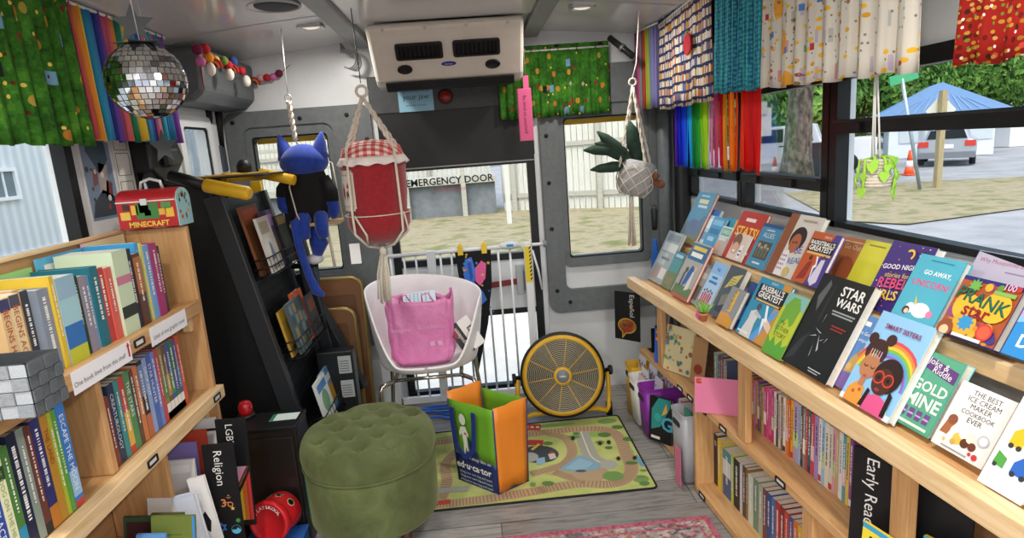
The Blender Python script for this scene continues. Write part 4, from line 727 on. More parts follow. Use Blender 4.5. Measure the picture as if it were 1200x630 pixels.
R3 = [('#26282a', 'black', .016, .215, {'title': '●●●●'.replace('●', 'I')}), ('#e0c23c', 'yellow', .014, .21, {}), ('#c9b24a', 'mustard', .008, .205, {}), ('#3f8f98', 'wide teal and white', .034, .19, {'bands': ((0, .45, '#3f5f8c'), (.45, .8, '#d9dde0'))}), ('#b8c85a', 'lime green', .010, .2, {}), ('#1d2226', 'jet black', .024, .195, {}), ('#c9ccd0', 'silver grey', .010, .2, {}), ('#54402f', 'dark brown', .012, .2, {}), ('#8a6a44', 'light brown', .008, .2, {}), ('#cfd6c4', 'pale green', .018, .19, {}), ('#6f8f78', 'grey green', .018, .192, {}), ('#a8b59c', 'sage', .014, .19, {}), ('#7c4038', 'maroon', .012, .19, {}), ('#2f4f8c', 'navy blue', .014, .19, {}), ('#3a74b0', 'mid blue', .013, .188, {}),
      ('#b5362f', 'red', .014, .19, {}), ('#8c2a2a', 'dark red', .012, .19, {}), ('#c44a3a', 'brick red', .013, .188, {}), ('#46508c', 'indigo', .012, .185, {}), ('#d8742f', 'orange', .012, .185, {}), ('#e0b53a', 'amber', .012, .185, {})]
spine_row(FRs(.645, .075, .0325), [(c, w_, t*1.9, h, .12, o) for c, w_, t, h, o in R3], 'books on the lowest shelf of the display bookcase', 'the lowest display shelf', 'its upright', seed=5)
R3b = [('#c9b8d8', 'pale lilac'), ('#3f6fa8', 'blue'), ('#d9d3c4', 'cream'), ('#b5483f', 'red'), ('#e0c24a', 'yellow'), ('#5a8f6a', 'green')]
spine_row(FRs(1.41, .06, .0325), [(c, w_, .014, .18, .12, {}) for c, w_ in R3b], 'books beyond the lower division', 'the lowest shelf past it', 'the thick upright', seed=8)
# signs
def board(F, w_, h, t, col, name, label, cat, art=(), group=None):
    m = MB(F).m(cm(col, .5)); m.b2((0, 0, -t), (w_, h, 0)); o = m.build(name, o=F @ V((0, 0, 0))); tag(o, label, cat, group)
    a = MB()
    for it in art:
        if it[0] == 't' and a.f: a.build('print', o); a = MB()
        a.m(cm(it[-1] if it[0] != 't' else it[5], .55)) if isinstance(it[-1], str) or it[0] == 't' else a.m(it[-1])
        z = it[-2] if it[0] == 'pz' else .0004
        if it[0] == 'r': a.flat([(it[1]*w_, it[2]*h), (it[3]*w_, it[2]*h), (it[3]*w_, it[4]*h), (it[1]*w_, it[4]*h)], F, z)
        elif it[0] == 'c': a.flat(circ(it[1]*w_, it[2]*h, it[3]*w_, 24, (it[4] if len(it) == 6 else it[3])*w_), F, .0005)
        elif it[0] == 'p': a.flat([(x*w_, y*h) for x, y in it[1]], F, .0006)
        elif it[0] == 't':
            op = it[6] if len(it) > 6 else {}
            a.text(it[1], F @ T(it[2]*w_, it[3]*h, .0009) @ rotz(op.get('rot', 0)), it[4]*w_, op.get('a', 'c'), bold=op.get('b', False)); tx_ = a; tx_.build('lettering', o); a = MB()
    if a.f: a.build('print', o)
    return o
def quadF(tl, tr, bl, axis_fn):
    """frame, width and height from three photo corners on a plane given by axis_fn"""
    a, b, c = axis_fn(*tl), axis_fn(*tr), axis_fn(*bl)
    return frame(c, b-a, a-c), (b-a).length, (a-c).length
def onR(d, tilt=0.0, s=None):
    """plane parallel to the bookcase front at depth d, leaning back by tilt, or crossing it at s when given"""
    if s is not None: o, n = FR @ V((s, 0, 0)), RS
    else: o, n = FR @ V((0, d, .4)), (RD_*math.cos(tilt)-V((0, 0, 1))*math.sin(tilt))
    def fn(x, y):
        r = ray(x, y); return CAM+r*((o-CAM).dot(n)/r.dot(n))
    return fn
# tall EARLY READER divider
Fe = FRs(1.555, -.008, .401) @ rotz(math.radians(27)) @ Matrix.Rotation(PI/2-math.radians(3), 4, 'X')
board(Fe, .25, .255, .008, '#131416', 'shelf_divider', 'black divider board with white upright lettering Early Reader behind the post', 'divider', [('t', 'Early Reader', .13, .93, .115, '#eceae6', {'rot': -PI/2, 'a': 'l'})])
# yellow picture books before the divider and beyond the post
YL = [('r', 0, 0, 1, 1, '#ead53c'), ('r', 0, .88, 1, 1, '#3f9fc4'), ('c', .3, .72, .06, '#2a2a2a'), ('c', .6, .7, .06, '#2a2a2a'), ('t', 'YAK', .45, .42, .16, '#5fae5a', {'b': True})]
FT = lambda s, d, z, tilt, yaw=0.0: FRs(s, d, z+.013*math.sin(tilt)) @ rotz(yaw) @ Matrix.Rotation(PI/2-tilt, 4, 'X')
cover_book(FT(1.625, -.03, .401, math.radians(5), math.radians(10)), .08, .105, .008, '#e6d24a', 'yellow picture book with a blue top band leaning on the black divider', 'yellow picture books', YL)
cover_book(FT(1.735, .026, .401, math.radians(6), math.radians(20)), .12, .13, .01, '#e6d24a', 'yellow and blue picture book standing just beyond the near post', 'yellow picture books', YL)
spine_row(FRs(1.90, .08, .4005), [('#e9e7e4', 'white', .012, .18, .12), ('#3f8fc4', 'bright blue', .012, .18, .12), ('#d9a23a', 'ochre', .014, .175, .12), ('#e4e0d4', 'cream', .012, .18, .12), ('#c4473f', 'red', .012, .18, .12), ('#3f6f4a', 'green', .014, .18, .12)], 'paperbacks at the near end of the middle shelf', 'the middle display shelf', 'the near yellow book', seed=21)
# black bilingual divider at the rear end, leaning past the upright
Fq, w_, h_ = FT(-.187, -.065, .401, math.radians(2), math.radians(40)), .145, .25
bubble = circ(.5, .26, .36, 26, .24)
es = board(Fq @ T(0, 0, .0), w_, h_, .008, '#121315', 'shelf_divider', 'black divider board with a red speech bubble at the rear end', 'divider', [('t', 'Español', .62, .95, .19, '#d9d6cf', {'rot': -PI/2, 'a': 'l'}), ('p', [(x, (y-.26)*.8+.3) for x, y in circ(.5, .26, .37, 26, .2)], '#b9913a'), ('p', [(.3, .2), (.5, .16), (.3, .02)], '#b9913a'), ('p', [(x, (y-.26)*.8+.3) for x, y in circ(.5, .26, .34, 26, .17)], '#b13a35'), ('p', [(.33, .2), (.47, .17), (.33, .07)], '#b13a35'), ('t', '¡Hola!', .5, .28, .12, '#3a1412')])
cover_book(FT(-.02, .075, .401, math.radians(10)), .13, .19, .012, '#8f8f8c', 'grey photo cover book with red lettering behind the rear divider', 'books facing out on the middle shelf', [('r', 0, 0, 1, 1, '#6e6c68'), ('r', .1, .1, .8, .5, '#b7b3ac'), ('r', .5, .62, .95, .85, '#a63a34'), ('r', .55, .68, .9, .78, '#e3d6d0')])
be = MB(FRs(.085, .03, .401)).m(cm('#141516', .4)); be.b2((0, 0, 0), (.003, .07, .12)); be.b2((-.06, 0, 0), (0, .07, .002)); be.b2((-.001, .02, .118), (.004, .05, .13)); tag(be.build('bookend', o=FRs(.085, .03, .401) @ V((0, 0, 0))), 'black steel bookend on the middle shelf near the rear post', 'bookend')
cover_book(FT(.27, .115, .401, math.radians(12)), .15, .2, .012, '#7c2230', 'maroon cover book with a yellow Say label behind the blue folder', 'books facing out on the middle shelf', [('r', 0, 0, 1, 1, '#7f2433'), ('r', .35, .55, 1, .9, '#e8cf35'), ('t', 'Say it', .68, .68, .1, '#3b3a20', {})])
cover_book(FT(.218, -.005, .401, math.radians(6), math.radians(50)), .105, .16, .006, '#2457b8', 'plain bright blue folder book with a small red and yellow flag', 'books facing out on the middle shelf', [('r', 0, 0, 1, 1, '#2558b9'), ('r', .06, .82, .22, .96, '#c23a2f'), ('r', .06, .865, .22, .915, '#e3b82f'), ('r', .06, .62, .22, .76, '#c23a2f'), ('r', .06, .665, .22, .715, '#e3b82f')])
TB = [('r', 0, 0, 1, 1, '#d3c79a')]
rg = random.Random(12)
for c in ('#7f9a5a', '#c0574a', '#5f86b0', '#8f6a44', '#a9b872', '#4f7a86')*6: TB.append(('c', rg.uniform(.04, .96), rg.uniform(.04, .96), rg.uniform(.02, .07), c))
cover_book(FT(.302, .003, .401, math.radians(10), math.radians(24)), .16, .2, .01, '#cfc39a', 'tan picture book with tiny painted figures all over its cover', 'books facing out on the middle shelf', TB)
cover_book(FT(.475, .05, .401, math.radians(12), math.radians(30)), .07, .19, .010, '#2c3350', 'slim navy edged book propped beside the tan picture book', 'books facing out on the middle shelf', [('r', 0, 0, 1, 1, '#a9825a'), ('c', .5, .3, .3, '#8c3f2d')])
spine_row(FRs(.60, .10, .4005), [('#7f9a98', 'grey green', .03, .165, .11), ('#5b6f78', 'slate', .012, .16, .11), ('#46383a', 'dark brown', .012, .165, .11), ('#8a4a6a', 'mulberry', .012, .17, .11), ('#3a3d46', 'charcoal', .012, .17, .11), ('#b9a07c', 'tan', .012, .165, .11), ('#54607c', 'blue grey', .012, .165, .11)], 'books behind the pink sheet', 'the middle display shelf', 'the tan picture book', seed=31)
board(FT(.755, -.05, .401, math.radians(4), math.radians(58)), .16, .135, .002, '#d87a9c', 'card_sheet', 'plain pink card with a small flag sticker leaning on the shelf front', 'card', [('r', .04, .82, .15, .96, '#c23a2f'), ('r', .04, .865, .15, .915, '#e3b82f')])
cover_book(FT(.815, .11, .401, math.radians(2)), .035, .17, .012, '#d9b230', 'narrow golden yellow book behind the centre post', 'books facing out on the middle shelf', [('r', 0, 0, 1, 1, '#dcb533')])
# bins on the floor of the rear bay
def bin_(s, d, z, w_, dp, h, mat, name, label, cat='bin', flare=1.12, holes=True):
    F = FRs(s, d, z); o = empty(name, F.translation, label, cat); m = MB(F).m(mat); th = .004
    def rr(k, zz, ins): a = w_/2*k-ins; b = dp/2*k-ins; return [V((w_/2+x, dp/2+y, zz)) for x, y in rrect(-a, a, -b, b, .018, 3)]
    L0, L1, L2, L3 = rr(1/flare, 0, 0), rr(1, h, 0), rr(1, h, th), rr(1/flare, th, th); n = len(L0)
    m.add(L0+L1+L2+L3, [(i0*n+i, i0*n+(i+1) % n, i1*n+(i+1) % n, i1*n+i) for i0, i1 in ((0, 1), (1, 2), (2, 3)) for i in range(n)]+[tuple(range(n))[::-1], tuple(3*n+i for i in range(n))], True)
    m.build('tub', o)
    r = MB(F).m(mat); a, b = rr(1.03, h-.012, 0), rr(1.03, h, 0); c, e = rr(1, h, 0), rr(1, h-.012, 0)
    r.add(a+b+c+e, [(i0*n+i, i0*n+(i+1) % n, i1*n+(i+1) % n, i1*n+i) for i0, i1 in ((0, 1), (1, 2), (2, 3), (3, 0)) for i in range(n)]); r.build('rim', o)
    if holes:
        q = MB(F @ frame((w_/2, -.0015, h-.05), (1, 0, 0), (0, 0, 1), (0, -1, 0))).m(cm('#2c2b2d', .7)); q.prism(rrect(-.035, .035, -.012, .012, .01), T(0, 0, -.001), .003); q.build('hand_hole', o)
    return o
bin_(-.19, -.02, .0, .115, .2, .27, cm('#d9a92c', .5), 'storage_bin', 'yellow plastic bin at the rear end of the display bookcase', flare=1.02)
bin_(-.062, -.045, .0205, .125, .22, .235, cm('#e3e2df', .45), 'storage_bin', 'white plastic bin holding cards printed with bunting')
bin_(.076, -.045, .0205, .112, .2, .235, cm('#7f2a93', .4), 'storage_bin', 'purple plastic bin between the white bin and the comics')
GREYB, _nt, _b = newmat('smoky_clear_plastic'); _b.inputs['Base Color'].default_value = lin('#b9bcc0'); _b.inputs['Roughness'].default_value = .25; _b.inputs['Alpha'].default_value = .72
bin_(.475, -.035, .0205, .13, .21, .29, GREYB, 'storage_bin', 'tall smoky clear plastic bin with pink folder inside', flare=1.06)
# greeting cards in bins
def bunting(w_):
    A = [('r', 0, 0, 1, 1, '#dfe1ef')]
    for i in range(5): A.append(('p', [(.05+.19*i, .86-.05*(i % 2)), (.22+.19*i, .85-.05*(i % 2)), (.135+.19*i, .72-.05*(i % 2))], BUNT))
    return A
for i, (s, d, z, w_, h, lab) in enumerate(((-.175, .03, .05, .10, .27, 'rearmost bunting card standing in the yellow bin'), (-.048, .125, .045, .10, .30, 'tall bunting card at the back of the white bin'), (-.055, .085, .045, .105, .285, 'bunting card second from the back of the white bin'), (-.05, .04, .045, .10, .265, 'bunting card third from the back of the white bin'), (-.05, .0, .045, .098, .245, 'bunting card at the front of the white bin'))):
    M = FRs(s, d, z) @ Matrix.Rotation(math.radians(84), 4, 'X')
    o = board(M, w_, h, .002, '#dcdeec', 'bunting_card', lab, 'card', bunting(w_)[1:], 'cards printed with purple bunting')
board(FRs(-.04, -.022, .045) @ Matrix.Rotation(math.radians(82), 4, 'X'), .085, .215, .003, '#c9a27c', 'photo_card', 'brown toned picture card at the front of the white bin', 'card', [('r', .05, .55, .95, .97, '#cfc6cf'), ('r', .05, .05, .95, .5, '#b7653c')])
board(FRs(.085, .07, .045) @ Matrix.Rotation(math.radians(84), 4, 'X'), .1, .275, .002, '#dcdeec', 'bunting_card', 'bunting card with a handwritten purple word in the purple bin', 'card', bunting(1)[1:]+[('t', 'Wild', .55, .52, .22, '#5a2f86', {'rot': .15})], 'cards printed with purple bunting')
board(FRs(.087, .02, .045) @ Matrix.Rotation(math.radians(84), 4, 'X'), .095, .245, .004, '#d7b65a', 'envelope', 'yellow envelope with a round black stamp in the purple bin', 'envelope', [('r', .0, .62, 1, 1, '#d9dbe8'), ('c', .16, .8, .06, '#3a3a3c')])
cover_book(FT(.197, -.035, .0205, math.radians(5), math.radians(35)), .12, .215, .012, '#17181a', 'black and teal comic cover book standing between the purple and clear bins', None, [('r', 0, 0, 1, 1, '#16181a'), ('p', [(.1, .25), (.5, .35), (.9, .8), (.95, .98), (.4, .98), (.1, .7)], '#2f8a86'), ('p', [(.55, .6), (.8, .7), (.75, .9)], '#e2a23a'), ('c', .4, .55, .16, '#3aa29a'), ('r', .1, .06, .5, .12, '#d9d6cc'), ('t', 'G', .8, .3, .3, '#4fa8c8', {'b': True})])
spine_row(FRs(.345, .05, .021), [('#4f86b8', 'blue', .016, .25, .1), ('#e0d9c8', 'cream', .014, .26, .1), ('#b53a34', 'red', .014, .255, .1), ('#e4e1da', 'white', .014, .25, .1), ('#d98a3a', 'orange', .012, .24, .1)], 'picture books between the floor bins', 'the floor bay of the bookcase', 'the teal comic', seed=41)
for k, (s, c, w_) in enumerate(((.492, '#3f9a7a', 'green'), (.512, '#d8d9dd', 'white'), (.535, '#c9d3e2', 'pale blue'), (.56, '#b5433f', 'red'))):
    board(FRs(s, .02+.028*k, .026) @ Matrix.Rotation(PI/2, 4, 'X'), .05, .27+.012*k, .006, c, 'file_folder', '%s folder standing inside the tall smoky clear bin' % w_, 'folder', (), 'folders in the clear bin')
board(FRs(.552, -.05, .006) @ Matrix.Rotation(PI/2, 4, 'X'), .055, .17, .002, '#d4708f', 'card_sheet', 'pink card against the side of the smoky clear bin', 'card')
# potted artificial plant on the front lip
pp = FRs(.80, -.032, .7625).translation; o = empty('potted_plant', pp, 'tiny potted succulent in a terracotta pot on the front lip', 'plant')
MB(T(*pp)).m(cm('#c07a55', .7)).lathe([(.011, 0), (.016, .022), (.0185, .022), (.0185, .03), (.014, .03), (.013, .026), (1e-4, .026)], None, 20).build('pot', o)
gl = MB(T(*pp)); gl.m(cm('#6fae45', .5)); gl.m(cm('#8cc65a', .5)); rg = random.Random(3)
for i in range(26):
    a = rg.uniform(0, 2*PI); t = rg.uniform(.2, .95); l_ = rg.uniform(.03, .05); gl.cur = i % 2
    d = V((math.cos(a)*math.sin(t), math.sin(a)*math.sin(t), math.cos(t))); p0 = V((0, 0, .026)); gl.tube([p0, p0+d*l_*.5, p0+d*l_+V((0, 0, .004))], [.0022, .0034, .0004], 5)
gl.build('leaves', o)
fl_ = MB(T(*pp)).m(cm('#e05aa8', .5))
for dx, dz in ((-.006, .045), (.004, .052), (-.012, .036)): fl_.M = T(*pp) @ T(0, 0, 0); fl_.ball(tuple(RS*(dx-.018)+V((0, 0, dz-.006))), .011, 10, 6)
fl_.ball(tuple(RS*-.03+RD_*-.005+V((0, 0, .014))), .011, 10, 6); fl_.ball(tuple(RS*-.022+RD_*-.004+V((0, 0, .009))), .009, 10, 6)
st_ = MB(T(*pp)).m(cm('#5a9a3f', .6)); st_.tube([V((0, 0, .026)), RS*-.02+V((0, 0, .03)), RS*-.03+V((0, 0, .012))], .0012, 5); st_.tube([V((0, 0, .026)), RS*-.018+V((0, 0, .04))], .0012, 5); st_.build('stem', o); fl_.build('flowers', o)
# ------------------------------------------------------------------ left bookcase
LX, LB = -.95, -1.15                          # front and back
lb = empty('bookcase', (LX, 2.12, 0), 'pine bookcase with taped shelf signs under the long window, end panel beside the black lift', 'bookcase')
LBW = wood('pine_left_shelf', '#b08353', '#c39866', '#d0a875', 'y', .45); LBV = wood('pine_left_upright', '#ae8050', '#bf9261', '#cba171', 'z', .45)
def lpart(name, lo, hi, mat=LBW, mod=.003):
    return MB().m(mat).b2(lo, hi).build(name, lb, mod=mod)
YN, YE = .35, 2.10
lpart('end_panel', (LB, YE, 0), (LX, YE+.022, 1.235), LBV); lpart('end_panel', (LB, YN-.022, 0), (LX, YN, 1.235), LBV)
lpart('back_panel', (LB-.008, YN, .03), (LB-.002, YE, 1.228), wood('pine_left_back', '#a57a4d', '#b4895a', '#bd9466', 'y', .5)); lpart('back_rail', (LB-.012, YN, 1.2281), (LB+.006, YE, 1.24), WOODL)
Z1, Z2, Z3 = .982, .668, .352
for z in (Z1, Z2, Z3, .05):
    lpart('shelf', (LB, YN+.001, z-.022), (LX-.019, YE-.001, z)); lpart('shelf_lip', (LX-.018, YN+.001, z-.04), (LX+(.004 if z in (Z1, .05) else .022), YE-.001 if z in (Z1, .05) else YE+.03, z+.004), WOODL if z == Z2 else LBW)
lpart('divider', (LB, 1.522, Z2+.001), (LX-.02, 1.544, Z1-.023), LBV); lpart('divider', (LB, 1.755, Z3+.001), (LX-.02, 1.777, Z2-.023), LBV); lpart('divider', (LB, .9, Z3+.001), (LX-.02, .922, Z1-.023), LBV)
lpart('corner_block', (LX-.06, YE-.02, Z1-.10), (LX-.03, YE, Z1-.04), WOODL); lpart('corner_block', (LX-.06, YE-.02, Z2-.12), (LX-.03, YE, Z2-.04), WOODL)
ML = lambda x: frame((x, 0, 0), (0, 1, 0), (0, 0, 1), (1, 0, 0))
for y, z, x in ((1.70, Z1-.018, LX+.0042), (1.62, Z2-.018, LX+.0222), (2.06, Z2-.018, LX+.0222)):
    q = MB(ML(x) @ T(y, z, 0)); q.m(cm('#2a2a2c', .4, .5)); ring(q, rrect(-.026, .026, -.011, .011, .004), rrect(-.021, .021, -.0065, .0065, .002), Matrix(), .004); q.m(cm('#ecebe6', .6)).b2((-.021, -.0065, .0002), (.021, .0065, .001)); q.build('label_holder', lb)
for y0, y1, s, arrow in ((1.405, 1.655, 'One book limit from this shelf', 1), (1.76, 1.985, 'Limit of one graphic novel', 0)):
    m = MB(ML(LX+.0046)).m(cm('#e9e8ec', .5)); m.b2((y0, Z1-.052, 0), (y1, Z1+.002, .0008)); o = m.build('paper_sign', lb)
    m = MB(ML(LX+.0046)).m(cm('#232326', .6)); m.text(s, T((y0+y1)/2-(.012 if arrow else 0), Z1-.036, .0011), .026, width=(y1-y0)*.86); m.build('lettering', o)
    if arrow: m = MB(ML(LX+.0046)).m(cm('#b5303a', .6)); m.flat([(y1-.016, Z1-.04), (y1-.008, Z1-.04), (y1-.008, Z1-.012), (y1-.004, Z1-.012), (y1-.012, Z1+0), (y1-.02, Z1-.012), (y1-.016, Z1-.012)], T(0, 0, .0011)); tag(m.build('arrow', o), 'small red arrow')
def FL_(y, z, dx=0.0): return frame((LX-dx, y, z), (0, 1, 0), (-1, 0, 0))
H = {'hard': True}
TOP = [('#1e2a5c', 'dark blue', .022, .205, {'title': 'INK', 'back': .012}), ('#7f9c86', 'pale sea green', .018, .185, {'back': .03}), ('#7f8fb8', 'periwinkle blue', .022, .21, {'back': .02}), ('#8a4a66', 'maroon pink', .016, .195, {'back': .022}), ('#e0b02c', 'bright yellow', .024, .2, {'back': .03, 'hard': True}), ('#d9cba0', 'cream with a blue word', .03, .225, {'back': .05, 'title': 'NAVI', 'tcol': '#27408c'}),
       ('#d6b888', 'cream lettered in red', .02, .215, {'title': 'BEGINS HERE', 'tcol': '#a84a3a', 'bands': ((.86, .99, '#3a3f66'),), 'back': .018}), ('#dcc79a', 'buff lettered in red', .02, .218, {'title': 'BEGINS AGAIN', 'tcol': '#b0503a', 'bands': ((.86, .99, '#4a4a5c'),), 'back': .018}), ('#c29a68', 'tan', .014, .222, {'back': .03}), ('#3a3c44', 'charcoal', .016, .215, {'back': .03}), ('#7d8796', 'broad steel grey', .026, .21, {'back': .012, 'hard': True}), ('#d2b23a', 'thin mustard', .010, .235, {'back': .006}),
       ('#8fb0c4', 'broad glossy seascape', .048, .225, {'bands': ((0, .18, '#b9bf36'), (.18, .45, '#2f6db0'), (.45, .75, '#9cc4cf')), 'back': .004, 'prints': False}), ('#24442c', 'bottle green', .018, .215, {'back': .014}), ('#8d8698', 'grey lilac', .016, .21, {'back': .012}), ('#7d98b4', 'misty blue', .014, .205, {'back': .016}), ('#1f6a78', 'deep teal', .022, .225, {'back': .01, 'hard': True}), ('#b5423f', 'red', .018, .215, {'back': .012}), ('#cf5c52', 'coral red', .02, .21, {'back': .008}),
       ('#c6d6b8', 'broad pale green', .05, .25, {'back': .0, 'prints': False, 'bands': ((.2, .34, '#26302a'), (.6, .7, '#c77a94'))}), ('#23263a', 'midnight blue', .02, .245, {'back': .006, 'hard': True}), ('#5a3a2c', 'brown with an orange picture', .026, .225, {'back': .004, 'bands': ((.45, .95, '#b06a34'),)}), ('#3f9cd0', 'sky blue', .014, .255, {'back': .014}), ('#d9cf6a', 'thin pale yellow', .008, .25, {'back': .01}), ('#6f9fd0', 'light blue', .02, .24, {'back': .008}), ('#9c2f6a', 'magenta', .026, .24, {'back': .004, 'hard': True}), ('#46302a', 'umber', .02, .225, {'back': .012})]
spine_row(FL_(1.115, Z1+.0005, .025), [(c, w_, t*1.44, h*.93, .15-o.get('back', 0)*.6, o) for c, w_, t, h, o in TOP], 'books on the top shelf under the window', 'the top window shelf', 'the near end', seed=51)
# tall picture books behind the row
for y0, h, c, lab, art in ((1.18, .205, '#8aa6dc', 'tall periwinkle picture book standing behind the front row nearest the basket', '#93aee0'), (1.42, .22, '#8ac06a', 'tall leaf green picture book standing behind the row in the middle', '#9acb7c'), (1.66, .235, '#5cb0d8', 'tall bright blue picture book standing behind the row', '#5cb0d8'), (1.86, .245, '#e0a6c4', 'tall pink picture book standing behind the row at the lift end', '#e7d9a8')):
    cover_book(frame((LB+.014, y0, Z1+.0005), (0, 1, 0), (0, 0, 1)), .215, h, .009, c, lab, 'picture books behind the top row', [('r', 0, 0, 1, 1, art), ('r', .1, .84, .6, .92, '#eef0e6')])
MID = [('#7c3a30', 'rust brown', .016, .19, {}), ('#23344f', 'navy', .022, .215, {'title': 'CREATUROLOGY', 'tcol': '#d9dde0'}), ('#3a8a8c', 'teal', .018, .215, {}), ('#c2463a', 'red and yellow', .02, .215, {'bands': ((.1, .55, '#d9b04a'),)}), ('#4f8a5a', 'green', .022, .22, {'title': 'THE STARS', 'tcol': '#e9ece2'}), ('#5c4436', 'chocolate brown', .016, .215, {}), ('#c87a4a', 'apricot', .018, .22, {}), ('#26262a', 'black and blue pictured', .022, .225, {'bands': ((.55, .95, '#6a86b4'), (.0, .3, '#b8694a'))}),
       ('#8ba2cc', 'pale blue', .018, .225, {'title': 'DROP OUT'}), ('#4766b0', 'cobalt blue', .02, .228, {'title': 'STAR HUNTER'}), ('#6a86c8', 'cornflower blue', .016, .228, {}), ('#c2424a', 'crimson', .016, .23, {}), ('#8a7a3c', 'checked olive', .018, .225, {'bands': ((0, .22, '#e6e4dc'), (.0, .1, '#26262a'), (.3, .6, '#3f8a4f'))}), ('#6a5040', 'checked brown', .018, .225, {'bands': ((0, .22, '#e6e4dc'), (.0, .1, '#26262a'), (.3, .6, '#b8863a'))}), ('#3f5aa0', 'checked blue', .018, .225, {'bands': ((0, .22, '#e6e4dc'), (.0, .1, '#26262a'), (.3, .6, '#3f8a4f'))}), ('#2f7a46', 'checked green', .018, .225, {'bands': ((0, .22, '#e6e4dc'), (.0, .1, '#26262a'), (.3, .6, '#4a4a9c'))}), ('#5c4a8c', 'checked violet', .016, .225, {'bands': ((0, .22, '#e6e4dc'), (.0, .1, '#26262a'), (.3, .6, '#3f7aa0'))}), ('#c8502f', 'orange red', .018, .232, {})]
spine_row(FL_(1.556, Z2+.0045, .03), [(c, w_, t*1.22, h, .14, o) for c, w_, t, h, o in MID], 'comics between the two left dividers', 'the middle window shelf', 'the divider', seed=52)
LOW = [('#c9c6c0', 'pale grey', .022, .22, {}), ('#3f3f46', 'dark grey', .02, .225, {}), ('#c4574a', 'coral', .034, .235, {'title': 'BLUME', 'tcol': '#17171a', 'bands': ((.6, 1, '#d9d6d0'),)}), ('#c2bfc4', 'white and grey', .02, .225, {}), ('#2f4a9c', 'royal blue', .034, .24, {'title': 'TOWER PLACES', 'tcol': '#e3e4ee'}), ('#dfe0bc', 'cream green-disced', .026, .24, {'title': 'THE DOG ON THE HILL', 'tcol': '#8a9a5a', 'bands': ((.72, .84, '#26402c'),)}), ('#4a7a3a', 'leafy green', .024, .235, {'bands': ((0, .25, '#2f8ab0'),)}), ('#1d2240', 'dark navy', .03, .25, {}), ('#8a968c', 'grey green', .024, .25, {}), ('#6a3a34', 'brown patterned', .022, .245, {'bands': ((.0, .1, '#26262a'),)}), ('#2f2f6c', 'purple blue', .032, .25, {'bands': ((0, .2, '#c07a2c'),)}), ('#b8862f', 'golden brown', .026, .245, {'title': 'THE LAND', 'tcol': '#8c2a1e'}), ('#a8b83a', 'yellow green', .014, .245, {}), ('#5aa044', 'lime', .016, .245, {}), ('#3a7ac8', 'bright blue', .034, .255, {'title': 'ESCAPE THE MOON', 'tcol': '#f0f2f4', 'bands': ((0, .06, '#c8423a'), (.1, .35, '#9cc4e8'))})]
spine_row(FL_(1.055, Z2+.0045, .02), [(c, w_, t*.86, h, .14, o) for c, w_, t, h, o in LOW], 'novels on the middle shelf under the basket', 'the shelf under the basket', 'the near end', seed=53)
# woven fabric basket on the front of the top shelf
WV = noisy('woven_grey_webbing', [(.3, '#7e868e'), (.7, '#99a1a9')], 220, .8, (1, 1, 3), 3, .25); WV2 = noisy('woven_dark_webbing', [(.3, '#4c5156'), (.7, '#5d6368')], 220, .8, (1, 3, 1), 3, .25); WV3 = noisy('woven_light_webbing', [(.3, '#9fa8b0'), (.7, '#b7c0c8')], 220, .8, (1, 1, 3), 3, .25)
bx0, bx1, by0, by1, bz0, bz1 = LX-.017, -.845, 1.145, 1.236, .9865, 1.09
F_, = (T(0, 0, 0),)
bko = empty('woven_basket', (LX+.05, 1.18, Z1), 'grey woven webbing basket perched on the top shelf front', 'basket')
m = MB(); wd = .005
m.m(cm('#3c4044', .9)); m.b2((bx0, by0, bz0), (bx1, by1, bz0+wd)); 
for lo, hi in (((bx0, by0, bz0), (bx0+wd, by1, bz1)), ((bx1-wd, by0, bz0), (bx1, by1, bz1)), ((bx0, by0, bz0), (bx1, by0+wd, bz1)), ((bx0, by1-wd, bz0), (bx1, by1, bz1))): m.b2(lo, hi)
n = 4
for i in range(n):
    for j in range(n):
        up = .004 if (i+j) % 2 else .0015; y0_ = by0+(by1-by0)*i/n; y1_ = by0+(by1-by0)*(i+1)/n; z0_ = bz0+(bz1-bz0)*j/n; z1_ = bz0+(bz1-bz0)*(j+1)/n
        m.m(WV2); m.b2((bx1, y0_+.001, z0_+.001), (bx1+up, y1_-.001, z1_-.001))
        x0_ = bx0+(bx1-bx0)*i/n; x1_ = bx0+(bx1-bx0)*(i+1)/n
        m.m(WV2); m.b2((x0_+.001, by1, z0_+.001), (x1_-.001, by1+up, z1_-.001)); m.m((WV3, WV)[(i+j) % 2]); m.b2((x0_+.001, by0-up, z0_+.001), (x1_-.001, by0, z1_-.001))
bko_m = m.build('weave', bko)
# lunch box on the end panel
lo_ = empty('lunch_box', (-1.04, 2.10, 1.2405), 'red dome lidded metal lunch box on top of the left bookcase end', 'lunch box')
Fb = frame((-1.04, 2.07, 1.2405), (1, .06, 0), (0, 0, 1), (0, -1, 0))
Pf = rrect(-.055, .055, 0, .08, .01)
def dome_prof(w_, h, dm): return [(-w_/2, 0), (w_/2, 0), (w_/2, h)]+[(w_/2*math.cos(a), h+dm*math.sin(a)) for a in [PI*i/12 for i in range(1, 12)]]+[(-w_/2, h)]
Fe_ = frame((-1.135, 2.11, 1.2405), (0, 1, 0), (0, 0, 1))      # normal +x
REDM = cm('#b3262c', .35, .2); LBLU = cm('#9cc9cf', .35, .2)
m = MB(Fe_).m(REDM); m.prism(dome_prof(.10, .085, .038), Matrix(), .185); m.build('tin_body', lo_, mod=.002)
m = MB(Fe_ @ T(0, 0, .1855)).m(LBLU); m.prism(dome_prof(.098, .084, .037), Matrix(), .003); rg = random.Random(2)
